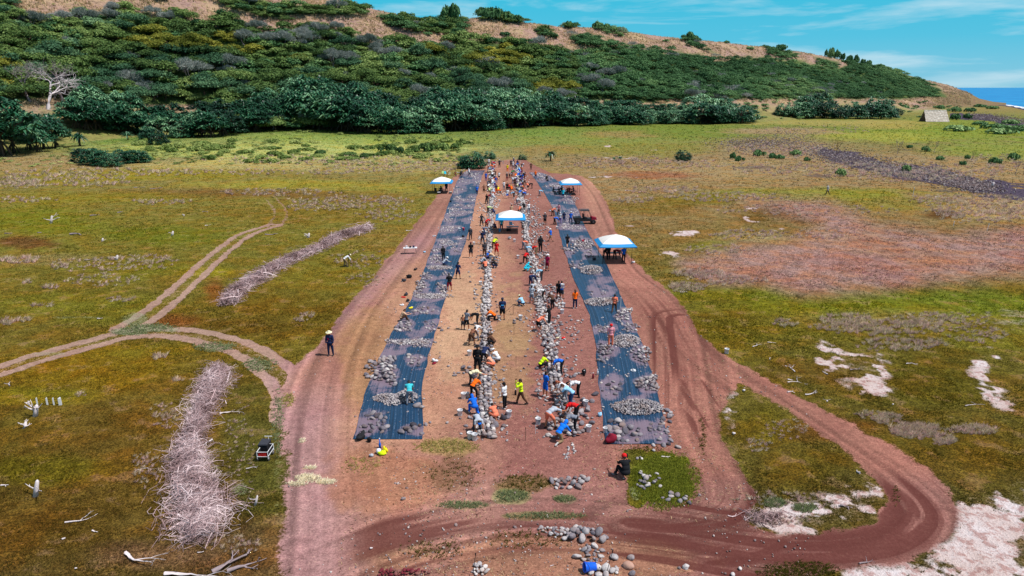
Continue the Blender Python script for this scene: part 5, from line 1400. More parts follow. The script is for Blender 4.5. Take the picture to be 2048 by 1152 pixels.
P(1028, 396, 'bend', 60, 'light_blue', 'black', 'hair:black', 'tan', 'person in pale blue shirt bent over just before the far line of workers')
P(973, 408, 'stand_apart', -30, 'black', 'black', 'hair:black', 'tan', 'person in black standing left of the far first row')
P(976, 404, 'stoop', -60, 'dark_red', 'dark_grey', 'hair:black', 'tan', 'person in dark red stooping at the far first row')
P(976, 426, 'bend', -70, 'pale_green', 'black', 'cap:pale_green', 'tan', 'person in pale lime shirt bent over the row beyond the central canopy')
P(988, 430, 'kneel', 30, 'navy', 'navy', 'hair:black', 'tan', 'person in navy kneeling just beyond the central canopy')
P(998, 359, 'walk', 0, 'white', 'dark_blue-', 'hair:brown', 'fair', 'person in white top walking alone in the far strip')
P(1015, 344, 'stand', 0, 'yellow', 'orange', 'hair:black', 'tan', 'person in yellow shirt and orange trousers standing alone in the far strip')
P(999, 335, 'stand', 0, 'dark_grey', 'black', 'hat:light_grey', 'tan', 'tall dark figure with pale hat at the far end of the first row', h=1.1)
FAR = [(989, 334, 'stoop', 60, 'red', 'dark_grey'), (981, 339, 'bend', -80, 'orange', 'grey'), (978, 331, 'stand', 20, 'white', 'grey'), (984, 334, 'stand', -20, 'pink', 'dark_blue'), (982, 350, 'bend', 70, 'cream', 'grey'),
       (987, 356, 'squat', 20, 'dark_grey', 'black'), (979, 359, 'squat', -30, 'light_grey', 'navy'), (991, 352, 'stoop', 80, 'brown', 'dark_grey'), (985, 367, 'squat', 10, 'white', 'grey'), (981, 372, 'kneel', 40, 'dark_red', 'black'), (976, 345, 'stand_apart', -60, 'dark_red', 'grey')]
FARL = 'in the crowd packed along the far first row'
for i, (x, y, po, f, t, b_) in enumerate(FAR):
    P(x, y, po, f, t, b_, ['hair:black', 'cap:white', 'hair:brown'][i % 3], ['tan', 'fair', 'brown'][i % 3], f"{t.replace('_', ' ')} shirted person {dict(stoop='stooping', bend='bent over', stand='standing', squat='squatting', kneel='kneeling', stand_apart='leaning')[po]} {FARL}")
FAR2 = [(1035, 334, 'stand', 10, 'navy', 'black'), (1026, 338, 'stand_apart', -20, 'white', 'grey'), (1038, 342, 'squat', 10, 'light_blue', 'navy'), (1024, 352, 'stoop', -70, 'green', 'dark_grey'), (1040, 349, 'stoop', 40, 'bright_blue+', 'blue'), (1036, 353, 'squat', -40, 'blue+', 'blue'),
        (1019, 356, 'bend', -70, 'grey', 'brown'), (1014, 362, 'stand_apart', 10, 'dark_grey', 'dark_red'), (1042, 357, 'squat', 60, 'blue', 'navy'), (1047, 361, 'stand', -10, 'black', 'dark_red'), (1032, 365, 'bend', 60, 'white', 'purple'), (1041, 368, 'stoop', -60, 'purple', 'black'), (1046, 375, 'stoop', -50, 'black+', 'black'), (1044, 381, 'squat', 0, 'dark_grey', 'black'),
        (1036, 376, 'squat', 30, 'cream', 'khaki'), (1030, 373, 'stand', 0, 'brown', 'black'), (1022, 334, 'stand', 0, 'dark_grey', 'black'), (1029, 345, 'squat', 60, 'pink', 'grey'), (1051, 352, 'squat', 70, 'salmon', 'dark_red'), (1026, 368, 'stoop', 20, 'light_grey', 'grey'), (1033, 340, 'stoop', 70, 'dark_blue', 'navy')]
for i, (x, y, po, f, t, b_) in enumerate(FAR2):
    P(x, y, po, f, t, b_, ['hair:black', 'cap:white', 'hair:brown', 'hat:light_grey'][i % 4], ['tan', 'fair', 'brown'][i % 3], f"{t.replace('_', ' ').replace('+', '')} {'jacket' if '+' in t else 'shirt'} person {dict(stoop='stooping', bend='bent over', stand='standing', squat='squatting', kneel='kneeling', stand_apart='leaning')[po]} in the crowd packed along the far second row")
P(1062, 340, 'hands_hips', 0, 'brown', 'brown', 'hair:black', 'brown', 'brown figure standing apart at the far end of the second row')
P(1071, 357, 'stand', 0, 'orange', 'dark_blue', 'cap:orange', 'tan', 'person in orange shirt standing on the far right black cloth')
P(1046, 396, 'bend', -50, 'blue', 'navy', 'hat:light_grey', 'tan', 'person in blue bent over the second row nearer than the far crowd')
P(1051, 392, 'stoop', 40, 'pink', 'grey', 'hair:brown', 'fair', 'person in pink stooping over the second row nearer than the far crowd')
P(987, 398, 'squat', 60, 'light_grey', 'grey', 'cap:white', 'tan', 'person in pale grey squatting on stones of the far first row')
P(1034, 410, 'bend', -60, 'white', 'grey', 'hair:grey', 'fair', 'person in white bent over stones beyond the central canopy')
P(1048, 423, 'stoop', 10, 'black+', 'black', 'hair:black', 'tan', 'person in black stooping at the second row beyond the central canopy')
P(1058, 427, 'stand_apart', 30, 'white', 'grey', 'hair:brown', 'fair', 'person in white standing at the second row beyond the central canopy')
P(1039, 423, 'squat', -30, 'salmon', 'brown', 'hair:brown', 'fair', 'person in salmon squatting at the second row beyond the central canopy')
P(1061, 571, 'bend', -70, 'navy+', 'navy', 'hair:black', 'tan', 'person in navy bent low at the second row left of the pale aqua shirt')
P(1064, 584, 'squat', -20, 'light_grey', 'brown', 'hair:brown', 'fair', 'person in pale shirt squatting at the second row behind the grey standing one')
P(939, 352, 'walk', 60, 'white', 'dark_grey', 'cap:white', 'tan', 'person in white shirt walking past the bush at the far left cloth')
P(920, 354, 'sit', 30, 'black+', 'black', 'hair:black', 'dark', 'dark figure sitting near the bush at the far left cloth')
P(912, 353, 'sit', -30, 'dark_red', 'dark_grey', 'hair:black', 'tan', 'small dark red figure sitting left of the bush at the far left cloth', h=0.85)
P(924, 352, 'sit', -10, 'dark_grey+', 'black', 'cap:light_grey', 'tan', 'dark grey figure sitting next to the black one by the far bush')
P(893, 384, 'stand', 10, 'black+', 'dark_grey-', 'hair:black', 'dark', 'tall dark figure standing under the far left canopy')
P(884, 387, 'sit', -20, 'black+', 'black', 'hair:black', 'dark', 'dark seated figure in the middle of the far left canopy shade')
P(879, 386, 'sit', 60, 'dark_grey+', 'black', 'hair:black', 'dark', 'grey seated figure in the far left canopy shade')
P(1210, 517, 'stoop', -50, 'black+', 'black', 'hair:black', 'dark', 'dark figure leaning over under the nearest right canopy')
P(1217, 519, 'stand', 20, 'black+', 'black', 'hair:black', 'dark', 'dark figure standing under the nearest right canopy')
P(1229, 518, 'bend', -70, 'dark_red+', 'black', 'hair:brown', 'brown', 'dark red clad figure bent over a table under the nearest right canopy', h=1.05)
P(1247, 524, 'stand', 10, 'blue', 'black', 'hair:black', 'brown', 'person in blue shirt standing at the right leg of the nearest right canopy')
P(691, 534, 'stoop', -60, 'white+', 'khaki', 'hat:cream', 'tan', 'photographer in white shirt and cream hat stooping behind a tripod on the grass')
_w = P(662, 711, 'stand', 175, 'navy+', 'dark_blue', 'hat:cream|hair:black', 'tan', 'man in straw hat, navy shirt and dark trousers walking up the left dirt track', h=1.08)
_m = MB(); _m.ell((0.05, 0.125, 1.27), (0.07, 0.035, 0.10)); _m.build('chest_pouch', cloth('magenta'), _w, True)
P(1655, 390, 'walk', 120, 'light_grey', 'dark_grey', 'hat:light_grey', 'tan', 'person in pale grey shirt walking alone on the far right meadow', h=1.02)
_s = P(1244, 947, 'sit_ground', 8, 'black', 'black', 'helmet:red|hair:black', 'tan', 'person in black shirt and red cap sitting on the ground at the green patch', h=1.12)
P(815, 642, 'sit_ground', -70, 'tan', 'brown', 'hair:brown', 'fair', 'person in tan clothes sitting on the left edge of the left black cloth')
P(1094, 360, 'sit_ground', -20, 'black+', 'black', 'cap:white', 'tan', 'dark figure with white cap sitting at the right edge of the far right cloth')
P(1023, 432, 'stand', 0, 'tan', 'khaki-', 'hair:brown', 'fair', 'person in tan partly hidden behind the central canopy')
_r = random.Random(4); _cols = ['white', 'grey', 'navy', 'black+', 'light_grey', 'blue', 'dark_red', 'cream', 'dark_grey', 'salmon', 'light_blue', 'purple', 'white', 'orange']
for k in range(34):
    t = k/33; first = k % 2 == 0; y = 328+t*64+_r.uniform(-2, 2)
    x = (984 if first else 1036+t*8)+_r.uniform(-9, 9); c = _cols[k % 14]; po = ['squat', 'stoop', 'bend', 'kneel', 'stand', 'stoop', 'crawl'][_r.randrange(7)]
    P(x, y, po, _r.uniform(-180, 180), c, _cols[(k*5+3) % 14].replace('+', ''), ['hair:black', 'cap:white', 'hair:brown', 'hat:light_grey', 'cap:navy'][k % 5], ['tan', 'fair', 'brown'][k % 3], f"worker in {c.replace('+', '').replace('_', ' ')} {dict(squat='squatting', stoop='stooping', bend='doubled over', kneel='kneeling', stand='upright', crawl='crouching')[po]} in the thick of the far {'first' if first else 'second'} row crowd", 'far row workers '+c+po+str(first))
# ------------------------------------------------------------------ black ground cloths
CLOTH_L = ([(706, 879), (716, 838), (728, 795), (743, 757), (765, 705), (782, 668), (800, 638), (822, 600), (840, 560), (858, 512), (878, 462), (893, 420), (905, 386), (914, 362), (925, 348), (938, 341)],
           [(845, 879), (845, 838), (844, 795), (849, 748), (861, 700), (870, 665), (879, 638), (891, 597), (903, 560), (921, 512), (938, 462), (948, 420), (955, 386), (961, 362), (966, 348), (970, 341)])
CLOTH_R = ([(1212, 889), (1207, 838), (1200, 795), (1197, 748), (1192, 700), (1186, 665), (1178, 630), (1165, 598), (1149, 560), (1134, 518), (1117, 462), (1107, 420), (1088, 386), (1072, 362), (1063, 350), (1058, 345)],
           [(1342, 889), (1328, 838), (1316, 795), (1304, 748), (1288, 700), (1274, 665), (1260, 630), (1244, 598), (1228, 560), (1207, 518), (1174, 462), (1156, 420), (1140, 390), (1120, 366), (1098, 352), (1080, 345)])
# heaps of stones: centre x, y, half widths, how many, size in photo px, what
Z = []
def zone(cx, cy, rx, ry, n, s0, s1, label, grp, pile=0.0, tone=0.5, box=False):
    Z.append((cx, cy, rx, ry, n, s0, s1, label, grp, pile, tone, box))
LC, RC = 'the left black cloth', 'the right black cloth'
zone(752, 850, 34, 24, 24, 8, 16, f'weathered stone in the dusty near left corner of {LC}', 'near left corner stones', .0, .35)
zone(825, 861, 30, 10, 7, 10, 22, f'large dark boulder at the near right corner of {LC}', 'near right corner boulders', 0, .3)
zone(838, 818, 10, 8, 2, 12, 20, f'big grey boulder on the inner edge of {LC} before the cobble pile', 'inner edge boulders', 0, .35)
zone(768, 742, 26, 36, 62, 8, 14, f'grey stone in the large packed heap on {LC}', 'packed heap stones', .12, .5)
zone(828, 722, 17, 12, 11, 7, 13, f'stone in the loose bunch opposite the large packed heap on {LC}', 'loose bunch stones', 0, .5)
zone(822, 686, 54, 7, 95, 4, 7, f'small stone in the narrow band lying across {LC}', 'narrow band stones', .05, .6)
zone(808, 654, 20, 12, 30, 6, 11, f'stone in the patch behind the narrow band on {LC}', 'patch stones', 0, .5)
zone(862, 655, 20, 12, 14, 6, 10, f'stone scattered along the inner edge behind the narrow band on {LC}', 'inner scatter stones', 0, .45)
zone(845, 622, 22, 8, 20, 5, 9, f'stone in the small cluster below the sitting person on {LC}', 'sitting person stones', 0, .5)
zone(862, 593, 34, 6, 90, 3.5, 6, f'stone in the mid distance band across {LC}', 'mid band stones', .05, .6)
zone(840, 574, 13, 12, 34, 5, 8, f'stone in the outer block on the middle of {LC}', 'outer block stones', .05, .6)
zone(886, 578, 11, 10, 22, 5, 8, f'stone in the inner block on the middle of {LC}', 'inner block stones', .05, .6)
zone(852, 554, 14, 7, 18, 5, 8, f'stone beyond the outer block on {LC}', 'beyond outer stones')
zone(893, 549, 10, 6, 10, 5, 8, f'stone near the navy clad person on {LC}', 'navy person stones')
zone(880, 536, 24, 4, 60, 3, 5, f'stone in the thin band on {LC}', 'thin band stones', .04, .6)
zone(871, 520, 12, 8, 30, 4, 7, f'stone beside the black clad person on {LC}', 'black person stones', .05, .65)
zone(875, 500, 12, 5, 16, 4, 7, f'stone outer side far middle of {LC}', 'far middle stones', 0, .6)
zone(912, 500, 10, 7, 14, 4, 7, f'stone inner side far middle of {LC}', 'far middle inner stones', 0, .55)
for cx, cy, rx, ry, n in ((892, 484, 18, 5, 60), (918, 478, 10, 3, 14), (896, 489, 24, 3, 40), (894, 461, 16, 4, 34), (900, 455, 22, 3, 34), (897, 441, 10, 5, 20), (937, 440, 8, 3, 8), (909, 430, 18, 3, 34), (925, 424, 24, 3, 34), (908, 419, 14, 2.5, 22), (940, 413, 12, 3, 18), (918, 411, 12, 2, 14), (915, 396, 8, 4, 18), (945, 394, 8, 3, 14), (930, 401, 22, 2.5, 34), (918, 378, 8, 5, 14), (926, 362, 14, 6, 22), (948, 350, 16, 6, 30), (930, 347, 14, 3, 20), (955, 362, 8, 8, 14), (910, 385, 6, 6, 10)):
    zone(cx, cy, rx, ry, n, 3, 5.5, 'stone on the far part of the left cloth', 'x', 0, .7)
zone(1250, 866, 36, 20, 22, 10, 22, f'large boulder in the near left corner of {RC}', 'right near corner boulders', 0, .45)
zone(1330, 856, 16, 34, 24, 8, 15, f'stone along the outer edge at the near end of {RC}', 'right outer edge stones', 0, .5)
zone(1300, 862, 22, 14, 6, 8, 13, f'scattered stone in the dusty near middle of {RC}', 'right near middle stones', 0, .5)
zone(1296, 768, 20, 19, 46, 7, 12, f'stone in the tidy packed block on the outer edge of {RC}', 'tidy block stones', .08, .5)
zone(1222, 776, 20, 18, 8, 9, 16, f'stone in the sparse dusty group on the inner part of {RC}', 'sparse dusty stones', 0, .4)
zone(1210, 704, 19, 16, 24, 7, 14, f'stone in the inner block near the red capped person on {RC}', 'inner block near red cap', .05, .45)
zone(1283, 712, 17, 24, 44, 6, 10, f'stone in the outer block near the red capped person on {RC}', 'outer block near red cap', .05, .55)
zone(1206, 659, 18, 9, 14, 6, 12, f'stone behind the red capped person on the inner part of {RC}', 'inner behind red cap')
zone(1258, 655, 20, 14, 24, 5, 10, f'stone behind the red capped person on the outer part of {RC}', 'outer behind red cap')
zone(1247, 631, 17, 14, 44, 5, 9, f'stone in the pale block beside the salmon clad person on {RC}', 'salmon person block', .08, .7)
zone(1198, 588, 22, 5, 8, 4, 8, f'stone in the middle of {RC}', 'right middle stones')
zone(1153, 530, 17, 7, 16, 5, 9, f'stone on the inner edge before the nearest right canopy on {RC}', 'before canopy stones')
zone(1164, 488, 22, 12, 70, 4, 7.5, f'stone in the broad scatter between the buggy and the nearest right canopy', 'broad scatter stones', .03, .6)
zone(1138, 504, 14, 8, 14, 5, 9, f'stone at the feet of the dark shirted walker on {RC}', 'walker stones', 0, .5)
zone(1181, 510, 14, 8, 16, 5, 8, f'stone right next to the shade of the nearest right canopy', 'shade edge stones')
for cx, cy, rx, ry, n in ((1143, 455, 26, 5, 80), (1140, 402, 16, 8, 50), (1150, 424, 8, 10, 20), (1112, 415, 12, 8, 24), (1120, 386, 18, 5, 30), (1108, 372, 16, 4, 40), (1090, 356, 16, 5, 30), (1075, 350, 14, 4, 30), (1125, 440, 16, 6, 26), (1135, 432, 14, 6, 20), (1130, 395, 8, 4, 14)):
    zone(cx, cy, rx, ry, n, 3, 5.5, 'stone on the far part of the right cloth', 'x', 0, .7)
# piles and bunches on the soil
zone(1140, 967, 36, 12, 18, 10, 20, 'rounded stone in the low bunch on red soil between the walls and the curved track', 'low bunch stones', .05, .55)
zone(1296, 962, 22, 20, 17, 8, 16, 'stone in the clutch lying on the bright green patch', 'green patch stones', .04, .6)
zone(1290, 928, 24, 14, 3, 7, 10, 'small stone at the upper edge of the bright green patch', 'green patch upper stones', 0, .6)
zone(1352, 998, 26, 10, 9, 8, 14, 'stone at the lower right rim of the bright green patch', 'green patch rim stones', 0, .5)
zone(1118, 1066, 38, 10, 32, 6, 13, 'small stone in the left part of the heap below the curved track', 'track heap small stones', .06, .6)
zone(1170, 1072, 34, 17, 22, 12, 24, 'large rounded boulder in the right part of the heap below the curved track', 'track heap boulders', .1, .55)
zone(1186, 1110, 26, 16, 24, 6, 18, 'mossy stone in the trail below the curved track', 'trail stones', 0, .5)
zone(1200, 1143, 30, 10, 12, 10, 22, 'pale stone beside the tipped blue bucket', 'blue bucket stones', .05, .8)
zone(960, 1142, 18, 10, 16, 7, 16, 'pale stone in the small heap at the near end of the first row line', 'near end heap stones', .05, .8)
zone(800, 1147, 44, 7, 50, 6, 12, 'dark red stone in the heap at the very near edge', 'red stones', .05, 9)
zone(1140, 905, 12, 18, 18, 4, 8, 'small pale stone sunk in the soil beyond the kneeling blue hood', 'sunk stones', 0, .7)
# loose stones round the two walls
zone(958, 862, 16, 18, 12, 7, 13, 'stone at the near left foot of the first stone row', 'first row foot stones', 0, .6)
zone(935, 850, 30, 34, 8, 7, 12, 'loose stone on soil left of the near end of the first row', 'first row left loose', 0, .5)
zone(1003, 846, 14, 20, 5, 7, 22, 'loose stone on soil right of the near end of the first row', 'first row right loose', 0, .4)
zone(922, 745, 32, 14, 10, 6, 13, 'loose stone on straw left of the first row', 'straw loose stones', 0, .4)
zone(955, 750, 14, 8, 10, 6, 12, 'stone by the cream shirted man at the first row', 'cream man stones', 0, .45)
zone(1140, 850, 46, 26, 34, 8, 16, 'stone in the spread round the near end of the second row', 'second row near spread', .03, .55)
zone(1172, 815, 20, 24, 9, 8, 18, 'loose stone on red soil right of the second row', 'second row right loose', 0, .45)
zone(1090, 735, 22, 22, 16, 6, 12, 'stone left of the second row near the lime vest', 'lime vest stones', 0, .5)
zone(1132, 742, 24, 18, 16, 6, 12, 'stone right of the second row near the blue shirt', 'blue shirt stones', 0, .5)
zone(1110, 665, 16, 26, 40, 5, 10, 'stone strewn right of the second row beyond the bend', 'strewn stones', 0, .55)
zone(1100, 590, 30, 24, 110, 4, 9, 'stone in the wide spread at the broad part of the second row', 'wide spread stones', .04, .6)
zone(1082, 520, 14, 22, 36, 4, 8, 'stone right of the second row in the middle distance', 'mid right stones', 0, .6)
zone(1040, 640, 20, 10, 8, 5, 9, 'loose stone between the rows', 'between rows loose', 0, .45)
zone(1035, 720, 60, 60, 14, 4, 9, 'loose stone between the rows', 'between rows loose', 0, .45)
zone(960, 800, 30, 60, 50, 4, 9, 'stone on soil left of the first row', 'left of first row', 0, .6)
zone(960, 640, 16, 60, 60, 3.5, 8, 'stone on soil left of the first row', 'left of first row', 0, .6)
zone(998, 790, 18, 90, 46, 4, 8, 'stone on soil right of the first row', 'right of first row', 0, .6)
zone(1085, 800, 20, 60, 36, 4, 9, 'stone on soil left of the second row', 'left of second row', 0, .6)
zone(1140, 700, 30, 90, 60, 3.5, 8, 'stone on soil right of the second row', 'right of second row', 0, .6)
zone(1075, 640, 24, 60, 60, 3.5, 8, 'x stone', 'x', 0, .6)
zone(970, 460, 16, 90, 110, 3, 6, 'x stone', 'x', 0, .65)
zone(1080, 470, 22, 60, 120, 3, 6, 'x stone', 'x', 0, .65)
zone(1230, 740, 40, 130, 60, 3.5, 8, 'x stone', 'x', 0, .6)
zone(830, 700, 50, 140, 60, 3.5, 7, 'x stone', 'x', 0, .6)
zone(990, 600, 18, 60, 26, 3, 7, 'loose stone between the rows', 'between rows loose', 0, .5)
zone(955, 560, 18, 60, 26, 3, 7, 'stone strewn left of the first row', 'left strewn', 0, .5)
zone(975, 522, 20, 14, 40, 3.5, 7, 'stone in the squatting huddle of workers', 'huddle stones', .03, .6)
zone(1065, 455, 20, 40, 150, 3.5, 7, 'stone right of the central canopy', 'x', .04, .7)
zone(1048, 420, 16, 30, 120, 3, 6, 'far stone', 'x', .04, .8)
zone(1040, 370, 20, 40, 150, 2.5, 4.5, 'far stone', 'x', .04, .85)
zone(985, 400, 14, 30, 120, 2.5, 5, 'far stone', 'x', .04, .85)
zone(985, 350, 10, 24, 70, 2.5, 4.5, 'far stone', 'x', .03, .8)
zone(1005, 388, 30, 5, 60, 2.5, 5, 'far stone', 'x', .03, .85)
zone(968, 450, 12, 60, 60, 3, 6, 'far stone', 'x', 0, .6)
zone(1000, 325, 60, 6, 60, 2, 4, 'far stone', 'x', 0, .6)
for x, y, s, t, l in ((806, 999, 12, .75, 'single pale stone alone on orange soil'), (1357, 896, 15, .75, 'pale stone just off the near outer corner of the right black cloth'), (1307, 892, 11, .85, 'white stone at the near edge of the right black cloth'), (1307, 902, 10, .7, 'flat stone on soil just below the right black cloth'), (1257, 1134, 30, 8, 'very large tan boulder below the curved track'), (1228, 1117, 20, .85, 'white pitted boulder beside the large tan boulder'), (1262, 1117, 17, .5, 'blue grey boulder behind the large tan boulder'), (1264, 1150, 20, .3, 'dark boulder in front of the large tan boulder'), (1155, 1116, 22, .8, 'long pale flat stone left of the mossy trail'),
                      (1358, 1137, 9, .8, 'pale stone nearest the salt flat edge'), (1371, 1136, 15, .75, 'grey rounded stone next to the pale one near the salt flat'), (1480, 1138, 12, .9, 'white stone on the grass corner at the near edge'), (1465, 1150, 14, .8, 'grey stone at the grass corner near edge'), (766, 906, 5, .3, 'pebble by the coloured bags'), (1195, 857, 6, .6, 'small stone on soil inside the right cloth'), (894, 847, 10, .8, 'flat pale stone on straw between left cloth and first row'), (852, 851, 11, .5, 'stone just off the inner corner of the left black cloth'), (860, 846, 9, .4, 'smaller stone just off the inner corner of the left black cloth'),
                      (1112, 848, 8, .6, 'stone by the bent pale shirt'), (989, 767, 15, .35, 'dark round boulder right of the cream shirted man'), (1007, 838, 17, .3, 'dark wedge shaped boulder behind the white bucket'), (1146, 806, 14, .3, 'dark boulder right of the jeans wearer'), (1172, 811, 11, .85, 'pale upright stone right of the second row'), (879, 657, 11, .3, 'dark boulder on the inner edge of the left black cloth'), (897, 657, 7, .4, 'stone on straw beside the left black cloth'), (1048, 738, 8, .3, 'dark stone alone between the rows'), (1143, 641, 9, .8, 'white flat stone alone on red soil'), (1148, 771, 8, .4, 'dark stone on red soil by the second row'), (1202, 767, 8, .8, 'pale stone on inner part of the right cloth')):
    Z.append((x, y, 0.1, 0.1, 1, s, s, l, None, 0, t, False))

def rock_lib(sub, n, seed):
    out = []
    rng = np.random.default_rng(seed)
    for k in range(n):
        bm = bmesh.new(); bmesh.ops.create_icosphere(bm, subdivisions=sub, radius=0.5)
        v = np.array([p.co[:] for p in bm.verts]); f = np.array([[q.index for q in fc.verts] for fc in bm.faces]); bm.free()
        ax = rng.uniform(0.7, 1.1, 3)*np.array([1.15, 0.92, 0.66])
        o = rng.uniform(0, 50, 3)
        d = v/np.linalg.norm(v, axis=1, keepdims=True)
        nn = (vnoise(d[:, 0]*1.3+o[0], d[:, 1]*1.3+d[:, 2]*0.9+o[1], k)-0.5)*0.42+(vnoise(d[:, 0]*3+o[2], d[:, 2]*3+d[:, 1]*2.2, k+9)-0.5)*0.16
        v = v*(1+nn[:, None])*ax
        # one or two flattened faces
        for _ in range(2):
            q = rng.normal(size=3); q /= np.linalg.norm(q); dd = v@q; lim = np.quantile(dd, 0.86)
            v = v-np.maximum(dd-lim, 0)[:, None]*0.75*q
        out.append((v, f))
    return out
LIB2 = rock_lib(2, 10, 4); LIB1 = rock_lib(1, 8, 5); LIB3 = rock_lib(3, 8, 6)
def stone_mat():
    m, nt, b = mat_new('basalt_stone')
    L = nt.links.new
    at_ = N(nt, 'ShaderNodeAttribute', _attribute_name='tint'); oi = nt.nodes.new('ShaderNodeObjectInfo')
    geo = nt.nodes.new('ShaderNodeNewGeometry')
    n1 = N(nt, 'ShaderNodeTexNoise', Scale=5.0, Detail=6.0, Roughness=0.7); L(geo.outputs['Position'], n1.inputs['Vector'])
    n2 = N(nt, 'ShaderNodeTexNoise', Scale=30.0, Detail=3.0); L(geo.outputs['Position'], n2.inputs['Vector'])
    ad = nt.nodes.new('ShaderNodeMath'); ad.operation = 'ADD'; L(at_.outputs['Fac'], ad.inputs[0])
    s_ = nt.nodes.new('ShaderNodeSeparateColor'); L(oi.outputs['Color'], s_.inputs[0]); L(s_.outputs[0], ad.inputs[1])
    a2 = nt.nodes.new('ShaderNodeMath'); a2.operation = 'MULTIPLY_ADD'; a2.inputs[1].default_value = 0.34; L(n1.outputs['Fac'], a2.inputs[0])
    a3 = nt.nodes.new('ShaderNodeMath'); a3.operation = 'SUBTRACT'; a3.inputs[1].default_value = 0.17; L(ad.outputs[0], a3.inputs[0]); L(a3.outputs[0], a2.inputs[2])
    r = nt.nodes.new('ShaderNodeValToRGB'); els = r.color_ramp.elements
    els[0].position = 0.0; els[0].color = (*lin(58, 54, 62), 1); els[1].position = 1.0; els[1].color = (*lin(214, 208, 206), 1)
    for p_, c in ((0.3, (98, 94, 104)), (0.5, (132, 126, 134)), (0.7, (160, 154, 158))):
        e = els.new(p_); e.color = (*lin(*c), 1)
    L(a2.outputs[0], r.inputs[0])
    mx = nt.nodes.new('ShaderNodeMix'); mx.data_type = 'RGBA'; mx.blend_type = 'MULTIPLY'; mx.inputs[0].default_value = 1
    r2 = nt.nodes.new('ShaderNodeValToRGB'); r2.color_ramp.elements[0].position = .35; r2.color_ramp.elements[0].color = (.72, .70, .70, 1); r2.color_ramp.elements[1].position = .65; r2.color_ramp.elements[1].color = (1.12, 1.12, 1.12, 1)
    L(n2.outputs['Fac'], r2.inputs[0]); L(r.outputs[0], mx.inputs[6]); L(r2.outputs[0], mx.inputs[7])
    # a few reddish or tan ones, set by the object's own colour
    mt = nt.nodes.new('ShaderNodeMix'); mt.data_type = 'RGBA'; L(s_.outputs[1], mt.inputs[0]); L(mx.outputs[2], mt.inputs[6]); mt.inputs[7].default_value = (*lin(112, 38, 50), 1)
    mt2 = nt.nodes.new('ShaderNodeMix'); mt2.data_type = 'RGBA'; L(s_.outputs[2], mt2.inputs[0]); L(mt.outputs[2], mt2.inputs[6]); mt2.inputs[7].default_value = (*lin(184, 146, 130), 1)
    n3 = N(nt, 'ShaderNodeTexNoise', Scale=1.7, Detail=2.0); L(geo.outputs['Position'], n3.inputs['Vector']); m3 = N(nt, 'ShaderNodeMapRange'); m3.inputs[1].default_value = .5; m3.inputs[2].default_value = .68; m3.inputs[4].default_value = .5; L(n3.outputs['Fac'], m3.inputs[0])
    mt3 = nt.nodes.new('ShaderNodeMix'); mt3.data_type = 'RGBA'; L(m3.outputs[0], mt3.inputs[0]); L(mt2.outputs[2], mt3.inputs[6]); mt3.inputs[7].default_value = (*lin(150, 122, 108), 1)
    L(mt3.outputs[2], b.inputs['Base Color'])
    b.inputs['Roughness'].default_value = 0.85; b.inputs['Specular IOR Level'].default_value = 0.2
    bp = N(nt, 'ShaderNodeBump', Strength=0.5, Distance=0.02); L(n2.outputs['Fac'], bp.inputs['Height']); L(bp.outputs[0], b.inputs['Normal'])
    return m
M_STONE = stone_mat()
ROCKM = []
for v, f in LIB3:
    me = bulk('stone', v, f, None, True); me.materials.append(M_STONE); ROCKM.append(me)

